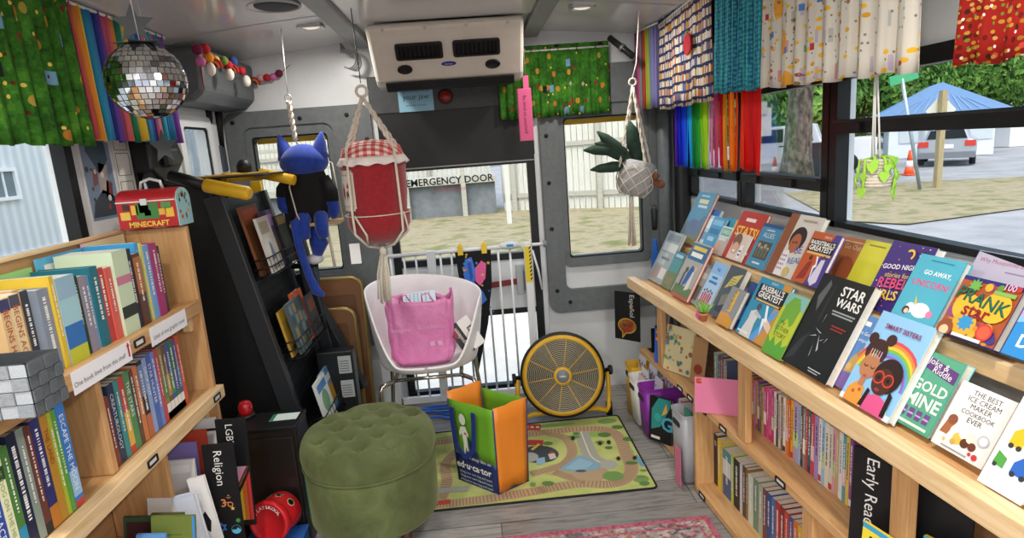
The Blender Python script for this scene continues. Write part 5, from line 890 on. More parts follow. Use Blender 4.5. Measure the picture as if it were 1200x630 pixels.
for i in range(16):
    m.m(cm(rg.choice(('#b54a3a', '#3f6a8c', '#d9a23a', '#2f3a40', '#6f9a4a')), .5)); m.flat(rrect(*(lambda x, y: (x, x+.010, y, y+.012))(rg.uniform(-.044, .034), rg.uniform(.004, .10)), .002, 1), T(0, 0, .0034))
o = m.build('end_cap', lo_); tag(o, 'pale blue end with small coloured figures')
Ff = frame((-1.135, 2.0595, 1.2405), (1, 0, 0), (0, 0, 1), (0, -1, 0))
m = MB(Ff); m.m(cm('#d8d6d0', .3, .6)).b2((0, .084, .0002), (.185, .088, .0012)); m.m(cm('#e9c84a', .4)); m.text('MINECRAFT', T(.095, .006, .0012), .017, bold=True, width=.125)
for x, y, w_, h, c in ((.06, .03, .07, .05, '#3f7a3a'), (.07, .05, .03, .03, '#2a5a2c'), (.045, .045, .02, .03, '#d9b23a'), (.13, .04, .022, .02, '#d9a23a'), (.085, .04, .02, .018, '#7a2a20'), (.01, .03, .03, .025, '#e0b84a'), (.15, .032, .026, .03, '#e0b23a'), (.02, .06, .02, .02, '#3a2a20'), (.14, .06, .03, .02, '#4f8a44')): m.m(cm(c, .4)); m.b2((x, y, .0002), (x+w_, y+h, .0010))
m.build('front_print', lo_)
m = MB().m(cm('#c9c9c6', .35, .4)); m.tube([(-1.075, 2.11, 1.3625), (-1.07, 2.11, 1.385), (-1.04, 2.11, 1.395), (-1.01, 2.11, 1.385), (-1.005, 2.11, 1.3625)], .005, 8); m.build('handle', lo_)
m = MB().m(cm('#d0d0cd', .3, .6)); m.b2((-1.055, 2.052, 1.315), (-1.035, 2.0585, 1.335)); m.build('clasp', lo_)
# lower shelf and crate contents
crt = empty('book_crate', (-.79, 1.8, 0), 'white open book crate on the floor before the pine bookcase end', 'crate'); CRW = cm('#dcdbd6', .5)
CX0, CX1, CY0, CY1, CZ = -.922, -.76, 1.60, 1.985, .13
for nm, lo, hi in (('base', (CX0, CY0, 0), (CX1, CY1, .012)), ('side', (CX0, CY0, .012), (CX0+.01, CY1, CZ)), ('side', (CX1-.01, CY0, .012), (CX1, CY1, CZ)), ('side', (CX0+.01, CY0, .012), (CX1-.01, CY0+.01, CZ)), ('side', (CX0+.01, CY1-.01, .012), (CX1-.01, CY1, CZ))): MB().m(CRW).b2(lo, hi).build(nm, crt)
def facing(x, y, z, w_, h, tilt=8, lean=0, yaw=0): return T(x, y, z) @ rotz(math.radians(yaw)) @ Matrix.Rotation(math.radians(90-tilt), 4, 'X') @ rotz(math.radians(-lean))
def at_y(px, py, y): return at(px, py, 'y', y)
RB = (math.radians(0),)
SYM = [('t', 'Religion', .34, .93, .27, '#e2e0dc', {'rot': -PI/2, 'a': 'l', 'b': False}),
       ('p', [(.05, .30), (.11, .30), (.11, .36), (.17, .36), (.17, .30), (.23, .30), (.23, .265), (.17, .265), (.17, .17), (.11, .17), (.11, .265), (.05, .265)], '#7a5ac0')]
o_ = at_y(250, 632, 1.86)
F1 = facing(-.922+.012, 1.80, .03, 0, 0, 6, 8)
rel = board(T(.0, .0, .0) @ facing(-.92, 1.85, .245, 0, 0, 3, 1), .098, .325, .006, '#101113', 'shelf_divider', 'black divider board lettered Religion with coloured faith symbols', 'divider', SYM)
Frel = facing(-.92, 1.85, .245, 0, 0, 3, 1)
q = MB(Frel).m(cm('#d7b04a', .55)); n_ = 22; a0, a1 = .6, 2*PI-.6
moon = [(.058+.017*math.cos(a0+(a1-a0)*i/n_), .086+.017*math.sin(a0+(a1-a0)*i/n_)) for i in range(n_+1)]+[(.063+.0125*math.cos(a1+(a0-a1)*i/n_), .086+.0125*math.sin(a1+(a0-a1)*i/n_)) for i in range(n_+1)]
for i in range(n_): q.add([Frel @ V((*moon[k], .001)) for k in (i, i+1, 2*n_-i, 2*n_+1-i)], [(0, 1, 2, 3)])
q.v = q.v  # crescent
q.M = Matrix(); q.flat(star(.072, .108, .008), Frel, .001)
q.m(cm('#3f7ad0', .55))
for r0 in (PI/2, -PI/2):
    tri = [(.03+.019*math.cos(r0+2*PI*k/3), .046+.019*math.sin(r0+2*PI*k/3)) for k in range(3)]; tin = [(.03+.013*math.cos(r0+2*PI*k/3), .046+.013*math.sin(r0+2*PI*k/3)) for k in range(3)]
    for k in range(3): q.add([Frel @ V((*p, .0012)) for p in (tri[k], tri[(k+1) % 3], tin[(k+1) % 3], tin[k])], [(0, 1, 2, 3)])
q.m(cm('#5fb4d8', .55)); q.flat(circ(.075, .036, .015, 24), Frel, .001); q.m(cm('#123', .55) if False else cm('#14181c', .55)); q.flat(circ(.075, .036, .0145, 12, None, 0)[:7]+[(.075, .036)], Frel, .0011); q.m(cm('#5fb4d8', .55)); q.flat(circ(.0805, .0375, .004, 10), Frel, .0012)
q.m(cm('#3f8a4a', .55)); q.flat(star(.084, .066, .009, 8, .55), Frel, .001)
q.m(cm('#c87a4a', .55)); q.text('3', Frel @ T(.046, .116, .001), .026, bold=True); q.M = Frel; ring(q, circ(.066, .122, .009, 14), circ(.066, .122, .006, 14), T(0, 0, .0005), .0006); q.flat([(.05, .128), (.062, .128), (.062, .131), (.05, .131)], T(0, 0, 0), .001); q.flat(circ(.063, .152, .0028, 8), T(0, 0, 0), .001); q.flat([(.053, .148), (.063, .142), (.073, .148), (.063, .145)], T(0, 0, 0), .001); q.build('symbols', rel)
Fl = facing(-.918, 1.945, .235, 0, 0, 3, 2)
lg = board(Fl, .098, .375, .006, '#101113', 'shelf_divider', 'black divider board with a rainbow pride flag behind the Religion board', 'divider', [('t', 'LGBTQ+', .32, .95, .24, '#e2e0dc', {'rot': -PI/2, 'a': 'l'})])
q = MB(Fl)
for k, c in enumerate(('#b8322f', '#d06a2a', '#d9b62f', '#c9cc3a')): q.m(cm(c, .55)); q.b2((.094-.014*(k+1), .02, .0004), (.094-.014*k, .19, .001))
q.m(cm('#1c1c1e', .55)); q.flat([(.038, .105), (.094, .205), (.094, .19), (.038, .08)], T(0, 0, 0) , .0012)
q.m(cm('#6a3f2c', .55)); q.flat([(.038, .12), (.086, .21), (.094, .21), (.038, .105)], Matrix(), .0012); q.m(cm('#5fb0d8', .55)); q.flat([(.038, .21), (.038, .14), (.06, .21)], Matrix(), .0013); q.m(cm('#e09ab8', .55)); q.flat([(.038, .14), (.038, .12), (.086, .21), (.06, .21)], Matrix(), .0013); q.build('pride_flag', lg)
cr = 'picture books in the white crate'
DX = -.0
def cb(x, y, z, w_, h, t, c, lab, art=(), tilt=6, lean=6, yaw=0): return cover_book(facing(x, y, z, w_, h, tilt, lean, yaw), w_, h, t, c, lab, cr, [('r', 0, 0, 1, 1, c)]+list(art))
cb(-1.12, 2.075, Z3+.005, .14, .235, .008, '#e0b53a', 'yellow picture book at the back of the low corner bay', lean=0)
cb(-1.12, 1.985, Z3+.005, .16, .205, .01, '#c24a34', 'orange red picture book in the low corner bay', lean=0)
cb(-1.11, 2.03, Z3+.005, .165, .225, .012, '#e0dfdb', 'white picture book with a black strip in the low corner bay', [('r', .0, .8, 1, .84, '#26262a')], lean=0)
cb(-1.1, 1.93, Z3+.005, .13, .19, .008, '#8a7ab8', 'lilac picture book before the orange red one', lean=0)
cb(-1.09, 1.86, Z3+.005, .14, .165, .01, '#d8d6d4', 'cream white picture book before the lilac one', [('r', .1, .75, .9, .9, '#e9e7e4')], lean=0)
cb(-.905, 1.785, .20, .052, .29, .012, '#e4e3e0', 'white book with a black half moon on its cover', [('p', [(.1, .55), (.5, .62), (.7, .5), (.5, .38), (.1, .45)], '#17181a'), ('r', .5, .0, 1, .25, '#1a1b1d')], lean=-9)
cb(-.924, 1.72, .20, .062, .27, .018, '#c3cbe0', 'large pale blue grey picture book in front of the crate row', [('r', .04, .03, .96, .97, '#ccd2e2')], lean=-9)
cb(-.905, 1.655, .10, .115, .225, .008, '#d2c24a', 'yellow rimmed book with a green plant on its cover', [('r', .05, .04, .95, .94, '#d5d8d2'), *[('p', [(.5, .5), (.5+.28*math.cos(a)-.03*math.sin(a), .62+.2*math.sin(a)), (.5+.28*math.cos(a)+.05, .62+.2*math.sin(a)+.05)], '#5a9a4a') for a in (.2, .7, 1.3, 1.9, 2.5, 3.0)], ('r', .42, .3, .6, .5, '#a5694a')], lean=4)
l3 = 'picture books leaning on the low shelf'
def c3(px, y, w_, h, t, c, lab, art=(), lean=5, tilt=8, dx=0): 
    p = at(px[0], px[1], 'y', y); M = facing(p.x, y, p.z-h, w_, h, tilt, lean)
    return cover_book(M, w_, h, t, c, lab, l3, [('r', 0, 0, 1, 1, c)]+list(art))
for x, y, w_, h, c, lab, art in ((-.925, 1.74, .13, .135, '#e2e0dc', 'white edged book at the back of the low shelf group', ()), (-.93, 1.62, .11, .15, '#2f4a32', 'dark green book with a red and black picture on the low shelf', [('r', .08, .05, .85, .9, '#3a2226'), ('c', .5, .5, .2, '#8c3a34')]), (-.875, 1.66, .10, .13, '#5c5a3a', 'olive brown book behind the blue one on the low shelf', ()), (-.865, 1.56, .085, .13, '#5f94d0', 'plain light blue book at the front of the low shelf', ()), (-.845, 1.60, .13, .155, '#6b7a3a', 'olive green hardback with a blue spine edge on the low shelf', [('r', .94, 0, 1, 1, '#3f8ad0'), ('r', .2, .6, .7, .62, '#4f5a2a')]), (-.955, 1.55, .08, .11, '#d97a34', 'orange book low at the corner of the low shelf', [('r', 0, .6, 1, 1, '#3f8a9a')])):
    cover_book(facing(x-.125, y, Z3+.0045, 0, 0, 6, 5), w_*.9, h-.02, .009, c, lab, l3, [('r', 0, 0, 1, 1, c)]+list(art))
# black cabinet with red beacon
cab = empty('cabinet', (-.82, 2.3, 0), 'black metal cabinet standing between the book crate and green ottoman', 'cabinet'); CB = noisy('worn_black_metal', [(.3, '#15130f'), (.6, '#1f1a18'), (.8, '#2a211e')], 4, .3, spec=.5)
cx0, cx1, cy0, cy1, cz = -.97, -.715, 2.16, 2.30, .47
MB().m(CB).b2((cx0, cy0, 0), (cx1, cy1, cz)).build('carcass', cab, mod=.006)
MB().m(CB).b2((cx0+.012, cy0-.008, .03), (cx1-.014, cy0, cz-.03)).build('door', cab, mod=.003)
MB().m(cm('#0f1011', .4)).b2((cx0-.004, cy0-.012, cz), (cx1+.004, cy1, cz+.012)).build('top', cab, mod=.003)
m = MB().m(cm('#1a1b1c', .6))
for i in range(22): m.b2((cx1, cy0+.06, .06+i*.016), (cx1+.004, cy1-.05, .068+i*.016))
m.build('vent_grille', cab)
m = MB().m(cm('#cfe0d8', .5)).b2((cx1-.11, cy0+.05, cz+.0122), (cx1-.01, cy0+.11, cz+.0128)); m.m(cm('#2f7a5a', .5)).b2((cx1-.11, cy0+.05, cz+.0128), (cx1-.095, cy0+.11, cz+.013)); m.build('sticker', cab)
MB().m(cm('#2f8a6a', .5)).b2((cx1, cy0+.012, .08), (cx1+.0012, cy0+.05, .3)).build('label_strip', cab)
bz = cz+.0125; bo = empty('beacon', (-.925, 2.27, bz), 'small red glass beacon lamp standing on the black cabinet', 'beacon'); RG = cm('#a3141c', .1, 0, .6)
MB(T(-.925, 2.27, bz)).m(cm('#1b1c1d', .5)).lathe([(.03, 0), (.03, .012), (.026, .014)], None, 24).build('base', bo)
MB(T(-.925, 2.27, bz)).m(RG).lathe([(.025, .014), (.026, .03), (.025, .05), (.018, .062), (.006, .066), (1e-4, .066)], None, 24).build('dome', bo)
# red toy drum on a blue box
tb = empty('toy_box', (-.815, 2.06, 0), 'low blue box under the red toy drum', 'box'); MB().m(cm('#2f6fc4', .5)).b2((-.915, 1.995, 0), (-.715, 2.135, .085)).build('tub', tb, mod=.004); MB().m(cm('#2a5fae', .5)).b2((-.919, 1.991, .085), (-.711, 2.139, .095)).build('lid', tb, mod=.002)
ax_ = V((-.28, -1, .12)).normalized(); cpt = V((-.805, 2.075, .175)); Md = frame(cpt, V((1, 0, 0)).cross(V((0, 0, 0))) if False else ax_.orthogonal(), ax_.cross(ax_.orthogonal()))
xx = V((1, 0, 0)); xx = (xx-ax_*xx.dot(ax_)).normalized(); Md = frame(cpt, xx, ax_.cross(xx))
TR = cm('#c42027', .3); td = empty('toy_drum', (-.815, 2.06, .096), 'red plastic toy drum with shaped holes and white lettering round its lid', 'toy')
Md = Md @ T(0, 0, -.012)
MB(Md).m(TR).lathe([(.068, -.05), (.07, -.045), (.07, .05), (.068, .052), (1e-4, .052)], None, 36).build('drum', td)
MB(Md).m(TR).lathe([(.074, .03), (.077, .034), (.077, .056), (.073, .06), (.064, .058), (.062, .054), (1e-4, .054)], None, 36).build('lid', td)
q = MB(Md).m(cm('#e9d9d4', .5)); s_ = 'PLAYSKOOL'
for i, ch in enumerate(s_):
    a = PI/2+.95-1.9*i/(len(s_)-1); q.text(ch, T(.05*math.cos(a), .05*math.sin(a), .0548) @ rotz(a-PI/2), .013, bold=True)
q.build('lettering', td)
q = MB(Md); 
for a, pl in ((2.2, [(-.014, -.012), (.014, -.012), (.012, .012), (-.012, .012)]), (.7, circ(0, 0, .012, 16)), (1.45, star(0, 0, .014))):
    F_ = Matrix.Rotation(a, 4, 'Z') @ T(.0703, 0, -.01) @ Matrix.Rotation(PI/2, 4, 'Y'); q.m(cm('#d8c48a', .4)).prism([(x*1.25, y*1.25) for x, y in pl], F_, .0006); q.m(cm('#171010', .6)).prism(pl, F_, .0012)
q.build('shape_holes', td)
# ------------------------------------------------------------------ folded wheelchair lift with book baskets
LK = noisy('black_powder_coat', [(.3, '#0d0e0f'), (.7, '#151617')], 30, .45, spec=.4); LK2 = cm('#26292b', .4); YEL = cm('#d9ab1c', .45)
FLF = frame((-.80, 2.50, .38), (0, 1, 0), (-.17, 0, .89))
wl_ = empty('wheelchair_lift', (-.9, 2.6, 0), 'folded black wheelchair lift with yellow handrails along the side door', 'wheelchair lift')
def wl(name, mb, mod=None): return mb.build(name, wl_, mod=mod)
wl('platform', MB(FLF).m(LK).b2((.01, -.2, -.05), (.47, .93, -.012)), .004)
m = MB(FLF).m(cm('#191b1d', .5, .3))
for i in range(26): m.b2((.03, -.17+i*.042, -.0118), (.45, -.155+i*.042, -.009))
wl('tread_grating', m)
wl('side_plate', MB(FLF).m(cm('#2b2d30', .35)).b2((-.03, -.30, -.06), (.008, .95, .012)), .004); wl('side_plate', MB(FLF).m(cm('#23262a', .35)).b2((.472, -.30, -.06), (.51, .93, .012)), .004)
wl('side_cover', MB().m(LK).add([(-1.2, 2.5, .1), (-.845, 2.5, .1), (-.84, 2.5, .39), (-1.015, 2.5, 1.30), (-1.06, 2.5, 1.36), (-1.2, 2.5, 1.36), (-1.2, 2.53, .1), (-.845, 2.53, .1), (-.84, 2.53, .39), (-1.015, 2.53, 1.30), (-1.06, 2.53, 1.36), (-1.2, 2.53, 1.36)], [(0, 1, 2, 3, 4, 5), (11, 10, 9, 8, 7, 6), (0, 6, 7, 1), (1, 7, 8, 2), (2, 8, 9, 3), (3, 9, 10, 4), (4, 10, 11, 5), (5, 11, 6, 0)]))
wl('tower', MB().m(LK).b2((-1.22, 2.9, 0), (-1.1, 3.02, 1.38)), .006); wl('tower', MB().m(LK).b2((-1.22, 2.54, 0), (-1.1, 2.64, 1.2)), .006)
p0, p1 = at(300, 212, 'y', 3.04), at(332, 440, 'y', 3.04); wl('yellow_post', MB().m(YEL).beam((p1.x, 3.04, p1.z-.3), (p0.x, 3.04, p0.z), .045, .03))
# lower arms and linkages in front of the rear surround
a0, a1 = at(336, 230, 'y', 3.05), at(402, 470, 'y', 3.0); wl('swing_arm', MB().m(cm('#202428', .35)).beam(a0, a1, .06, .05), .006)
a0, a1 = at(365, 300, 'y', 3.08), at(372, 450, 'y', 3.02); wl('gas_strut', MB().m(cm('#2b3036', .3)).tube([a0, (a0+a1)/2, a1], [.03, .045, .028], 12))
a0, a1 = at(352, 320, 'y', 3.06), at(424, 455, 'y', 2.98); wl('swing_arm', MB().m(cm('#1d2023', .4)).beam(a0, a1, .05, .06), .006)
a0, a1 = at(382, 440, 'y', 2.9), at(420, 500, 'y', 2.86); c_ = (a0+a1)/2
wl('hinge_block', MB().m(cm('#1c1f21', .4)).box((c_.x, 2.88, .27), (.17, .08, .52)), .008)
for z in (.42, .30): q = MB().m(cm('#aeb3b3', .5)); q.b2((c_.x+.015, 2.838, z), (c_.x+.075, 2.8395, z+.085)); q.m(cm('#5f6566', .6)); [q.b2((c_.x+.02, 2.8375, z+.012*k+.01), (c_.x+.065, 2.838, z+.012*k+.014)) for k in range(5)]; wl('warning_plate', q)
a0, a1 = at(342, 312, 'y', 2.98), at(372, 309, 'y', 2.98); wl('latch_pin', MB().m(cm('#141516', .4)).tube([a0, a1], .014, 10))
# top tray and grips
wl('top_tray', MB().m(cm('#a8873a', .5)).b2((-1.16, 2.47, 1.378), (-.85, 2.77, 1.384)), .002); wl('top_tray_edge', MB().m(cm('#1a1b1c', .4)).b2((-1.16, 2.462, 1.371), (-.79, 2.775, 1.3775)), .002)
a, b = at(200, 206, 'y', 2.40), at(240, 217, 'y', 2.38); c_ = at(294, 227, 'y', 2.36)
wl('grip_sleeve', MB().m(cm('#111213', .5)).tube([a, b], .022, 14)); g = MB().m(YEL); e = (c_-b).normalized(); g.tube([b, b+e*.005, c_-e*.012, c_], [.022, .026, .026, .018], 16); wl('yellow_grip', g)
a, b = at(305, 203, 'y', 2.74), at(345, 211, 'y', 2.72); g = MB().m(YEL); g.tube([a, b], .022, 14); wl('yellow_grip', g); wl('end_knob', MB().m(cm('#17181a', .5)).lathe([(.03, 0), (.032, .03), (.02, .05), (.008, .055)], T(-.95, 2.72, 1.3845), 16))
wl('handrail', MB().m(YEL).tube([at(262, 208, 'y', 2.6), at(306, 206, 'y', 2.8)], .018, 12))
# wire baskets
def wire_basket(s0, h, w_, dp, hh, label):
    o = empty('wire_basket', FLF @ V((s0, h, 0)), label, 'basket', None); W = cm('#1a1b1d', .35, .5)
    m = MB(FLF).m(W)
    R = [(s0, h, .004), (s0, h, dp), (s0+w_, h, dp), (s0+w_, h, .004)]; Tt = [(x, y+hh, z) for x, y, z in R]
    for ring_ in (R, Tt, [(x, y+hh*.5, z) for x, y, z in R]): m.tube(ring_, .003, 6, True)
    for i in range(11): x = s0+w_*i/10; m.tube([(x, h+hh, .004), (x, h, .004), (x, h, dp), (x, h+hh, dp)], .0014, 4)
    for k in range(4): z = .004+(dp-.004)*k/3; m.tube([(s0, h+hh, z), (s0, h, z), (s0+w_, h, z), (s0+w_, h+hh, z)], .0014, 4)
    m.build('wire_cage', o)
    return o
def lift_book(s, h, off, w_, hh, t, c, lab, art, lean=0):
    return cover_book(FLF @ T(s, h, off) @ rotz(math.radians(lean)), w_, hh, t, c, lab, 'comics in the wire baskets of the lift', [('r', 0, 0, 1, 1, c)]+art)
for h, lab in ((.585, 'upper black wire basket of comics hooked on the black lift'), (.225, 'middle black wire basket of comics hooked on the black lift'), (-.13, 'lowest black wire basket of comics hooked on the black lift')): wire_basket(.03, h, .42, .085, .075, lab)
lift_book(.05, .592, .078, .14, .23, .012, '#c9c6bd', 'white comic with a small figure in the upper wire basket', [('r', .08, .7, .8, .92, '#a89f8a'), ('p', [(.3, .2), (.6, .25), (.55, .5), (.4, .55)], '#6a7a8c'), ('r', .1, .05, .9, .15, '#8a8578')])
lift_book(.18, .592, .060, .14, .25, .014, '#4a3f5c', 'dim purple comic in the middle of the upper wire basket', [('r', .1, .72, .9, .92, '#8a6a9a'), ('p', [(.2, .2), (.8, .3), (.6, .6)], '#6a5a44')])
lift_book(.05, .592, .030, .20, .29, .012, '#7a4a2c', 'rust brown comic at the back of the upper wire basket', [('r', .1, .8, .9, .95, '#a8502c')])
lift_book(.29, .592, .074, .13, .215, .014, '#1c1c1e', 'black comic with a gold title label in the upper wire basket', [('r', .1, .8, .9, .97, '#b8923a'), ('r', .15, .3, .85, .6, '#3a352c'), ('r', .2, .1, .8, .2, '#4a4030')])
lift_book(.05, .232, .076, .16, .22, .012, '#4a5c60', 'grey blue comic of little panels in the middle wire basket', [('r', .08+.3*i, .1+.22*j, .32+.3*i, .28+.22*j, ('#6a7c80', '#8a7a54', '#3a4a4c')[(i+j) % 3]) for i in range(3) for j in range(4)])
lift_book(.21, .232, .062, .13, .235, .02, '#c8582a', 'orange comic in the middle wire basket', [('r', .15, .1, .7, .9, '#3f4a4c'), ('r', .2, .4, .65, .6, '#6a8a8c')])
lift_book(.04, .232, .040, .2, .20, .01, '#b8923a', 'ochre comic at the back of the middle wire basket', [('r', .1, .1, .9, .2, '#3a3226')])
lift_book(.31, .232, .076, .12, .19, .01, '#3a3f44', 'charcoal comic at the far end of the middle wire basket', [('r', .1, .6, .9, .9, '#7a4a3a')])
lift_book(.05, -.123, .076, .17, .21, .01, '#d6dad8', 'white picture comic in the lowest wire basket', [('c', .5, .5, .3, '#5f9a6a'), ('r', .1, .75, .9, .92, '#3f7ab8')])
lift_book(.2, -.123, .058, .18, .2, .012, '#5fa0d0', 'light blue comic in the lowest wire basket', [('c', .6, .4, .25, '#d9a23a'), ('r', .1, .7, .8, .85, '#eceff0')])
br = empty('lift_control_box', (-1.18, 2.5, 1.46), 'black angular bracket housing on the side wall above the red lunch box', 'bracket')
MB().m(LK).prism([(2.42, 1.53), (2.66, 1.53), (2.70, 1.46), (2.62, 1.40), (2.60, 1.24), (2.52, 1.24), (2.48, 1.38), (2.42, 1.42)], frame((-1.245, 0, 0), (0, 1, 0), (0, 0, 1)), .07).build('housing', br, mod=.01); MB().m(cm('#2b2e31', .5)).b2((-1.174, 2.5, 1.43), (-1.14, 2.58, 1.50)).build('switch_box', br, mod=.01)
# posters on the side wall
Mw = frame((XL+.0005, .09, 0), (0, 1, 0), (0, 0, 1), (1, 0, 0))
po = MB(Mw).m(cm('#dfe0e2', .5)); po.b2((2.02, 1.225, 0), (2.215, 1.60, .0015)); p_ = po.build('poster', o=(XL, 2.1, 1.22)); tag(p_, 'glossy blue grey art poster beside the window in the left corner', 'poster')
q = MB(Mw); q.m(cm('#7f93ac', .4)).b2((2.035, 1.27, .0016), (2.2, 1.585, .002)); rg = random.Random(5)
for pts, c in (([(2.06, 1.5), (2.12, 1.42), (2.18, 1.47), (2.17, 1.57), (2.08, 1.58)], '#3f5664'), ([(2.04, 1.28), (2.2, 1.28), (2.19, 1.34), (2.12, 1.37), (2.06, 1.33)], '#46505a'), ([(2.1, 1.36), (2.15, 1.35), (2.17, 1.45), (2.12, 1.46)], '#b5a9a4'), ([(2.07, 1.38), (2.1, 1.39), (2.11, 1.44), (2.08, 1.44)], '#8a5a58'), ([(2.13, 1.34), (2.17, 1.33), (2.18, 1.39), (2.15, 1.4)], '#7a3f3f')): q.m(cm(c, .4)); q.flat(pts, Matrix(), .0022)
for i in range(14): x, y = rg.uniform(2.05, 2.18), rg.uniform(1.3, 1.46); q.m(cm(rg.choice(('#d9d6d2', '#5a4a50', '#9a4a48', '#3f4a58')), .4)); q.flat(circ(x, y, rg.uniform(.004, .012), 7), Matrix(), .0024)
q.build('picture', p_)
po = MB(Mw).m(cm('#e3e2dd', .55)); po.b2((2.222, 1.215, 0), (2.335, 1.60, .0012)); p_ = po.build('poster', o=(XL, 2.28, 1.21)); tag(p_, 'white sheet of line drawings pinned to the right of the art poster', 'poster')
q = MB(Mw).m(cm('#3a3b3c', .6))
for (x0, x1, z0, z1) in ((2.235, 2.32, 1.5, 1.585), (2.235, 2.32, 1.41, 1.49), (2.235, 2.32, 1.33, 1.39)): ring(q, [(x0, z0), (x1, z0), (x1, z1), (x0, z1)], [(x0+.002, z0+.002), (x1-.002, z0+.002), (x1-.002, z1-.002), (x0+.002, z1-.002)], T(0, 0, .0012), .0006)
ring(q, circ(2.285, 1.265, .026, 20, .032), circ(2.285, 1.265, .023, 20, .029), T(0, 0, .0012), .0006); q.build('drawings', p_)
# ------------------------------------------------------------------ air conditioner, signs
ac = empty('air_conditioner', (-.07, 3.1, 1.7), 'cream ceiling air conditioner with two black louvred outlets over the emergency door', 'air conditioner')
ACM = noisy('cream_abs_plastic', [(.3, '#d6d0c2'), (.7, '#dfd9cc')], 8, .4)
ACP = [(2.86, 1.968), (2.84, 1.945), (2.87, 1.915), (3.02, 1.745), (3.06, 1.722), (3.12, 1.718), (3.37, 1.79), (3.37, 1.968)]
PXA = lambda x: Matrix(((0, 0, 1, x), (1, 0, 0, 0), (0, 1, 0, 0), (0, 0, 0, 1)))
MB().m(ACM).prism(ACP, PXA(-.405), .685).build('housing', ac, mod=.018)
fa, fb = V((0, 2.87, 1.915)), V((0, 3.02, 1.745)); Fac = frame((-.0625, (fa.y+fb.y)/2, (fa.z+fb.z)/2), (1, 0, 0), fa-fb); Fac = Fac @ T(0, 0, .0015)
if Fac.to_3x3().col[2].y > 0: Fac = Fac @ Matrix.Rotation(PI, 4, 'Y')
K = cm('#151516', .5); K2 = cm('#26272a', .5)
for cx in (-.125, .13):
    m = MB(Fac); m.m(K); ring(m, rrect(cx-.105, cx+.105, -.005, .075, .012), rrect(cx-.092, cx+.092, .005, .065, .008), Matrix(), .01); m.m(cm('#060607', .8)).b2((cx-.095, .003, .0002), (cx+.095, .067, .001)); m.build('outlet_frame', ac)
    m = MB(Fac).m(K2)
    for i in range(9): m.box((cx-.08+.02*i, .035, .004), (.003, .06, .006), Matrix.Rotation(.5, 3, 'Y'))
    m.build('louvre', ac)
for cx in (-.2, .2):
    m = MB(Fac @ T(cx, -.055, 0)); m.m(K).lathe([(.032, 0), (.033, .006), (.026, .009), (.024, .004), (.02, .002), (1e-4, .001)], Matrix.Diagonal((1.05, .72, 1, 1)), 24); m.build('knob', ac)
m = MB(Fac @ T(0, -.04, 0)); m.m(cm('#2a2f8c', .3)).prism(circ(0, 0, .034, 26, .011), Matrix(), .002); m.m(cm('#e3e4ee', .4)).text('Carrier', T(0, -.0045, .0024), .009, width=.05); tag(m.build('badge', ac), 'small blue oval maker badge')
m = MB().m(K); m.prism([(3.022, 1.738), (3.05, 1.716), (3.075, 1.711), (3.075, 1.70), (3.04, 1.704), (3.012, 1.732)], PXA(-.36), .595); m.build('intake_lip', ac)
for x in (-.33, -.15, .03, .21): MB().m(cm('#c7c2b6', .4)).lathe([(.008, 0), (.008, .003), (.004, .005)], T(x, 2.853, 1.938) @ Matrix.Rotation(PI/2+.6, 4, 'X'), 10).build('screw', ac)
# sign and red lamp on the header
YH = YR-.0285
def wall_sheet(px0, px1, y, col, name, label, cat, art=(), t=.002):
    a, b = at(*px0, 'y', y), at(*px1, 'y', y); F = frame((a.x, y, b.z), (1, 0, 0), (0, 0, 1), (0, -1, 0)); w_, h_ = b.x-a.x, a.z-b.z
    m = MB(F).m(cm(col, .5)).b2((0, 0, 0), (w_, h_, t)); o = m.build(name, o=F.translation); tag(o, label, cat)
    for s, u, v, size, c in art: MB(F).m(cm(c, .6)).text(s, T(u*w_, v*h_, t+.0004), size*h_, width=.86*w_).build('lettering', o)
    return o
wall_sheet((465, 100), (509, 129), YH, '#8fc0d6', 'notice', 'pale blue paper notice taped on the grey header beside the red lamp', 'notice', (('Unclench', .5, .70, .2, '#27404f'), ('your jaw', .5, .45, .2, '#27404f'), ('and take a breath', .5, .2, .08, '#3c5564')))
c_ = at(522, 113, 'y', YH); o = empty('marker_lamp', c_, 'round dark red marker lamp on the grey header over the door', 'lamp'); Mr = T(*c_) @ Matrix.Rotation(PI/2, 4, 'X')
MB(Mr).m(cm('#1d1e1f', .5)).lathe([(.04, 0), (.04, .008), (.034, .011)], None, 26).build('bezel', o); MB(Mr).m(cm('#8e1a1f', .2)).lathe([(.033, .009), (.028, .017), (.012, .021), (1e-4, .0215)], None, 24).build('lens', o)
# ------------------------------------------------------------------ white safety gate
GW = cm('#dfe2e5', .3); YG = 3.29
gt = empty('safety_gate', (-.05, YG, 0), 'white metal safety gate of upright bars before the emergency door', 'gate')
gx = lambda px, py=300: at(px, py, 'y', YG).x
zt = .885
MB().m(GW).tube([(gx(452), YG, zt), (gx(612), YG, zt)], .011, 10).build('top_rail', gt); MB().m(GW).b2((gx(452), YG-.012, .05), (gx(612), YG+.012, .085)).build('bottom_rail', gt)
for px in (457, 473, 516, 529, 543, 557, 570, 584, 598): MB().m(GW).tube([(gx(px), YG, .085), (gx(px), YG, zt)], .0058, 8).build('bar', gt)
MB().m(GW).tube([(gx(487), YG, .085), (gx(487), YG, .3), (gx(487)-.022, YG, .36), (gx(487)-.022, YG, .62), (gx(487), YG, .68), (gx(487), YG, zt)], .0058, 8).build('bar', gt)
MB().m(GW).b2((gx(500), YG-.014, .05), (gx(510), YG+.014, zt+.012)).build('stile', gt, mod=.003); MB().m(GW).b2((gx(613, 285), YG-.016, .02), (gx(613, 285)+.042, YG+.016, zt+.015)).build('stile', gt, mod=.004); MB().m(GW).b2((gx(450), YG-.012, .05), (gx(450)+.016, YG+.012, zt)).build('stile', gt)
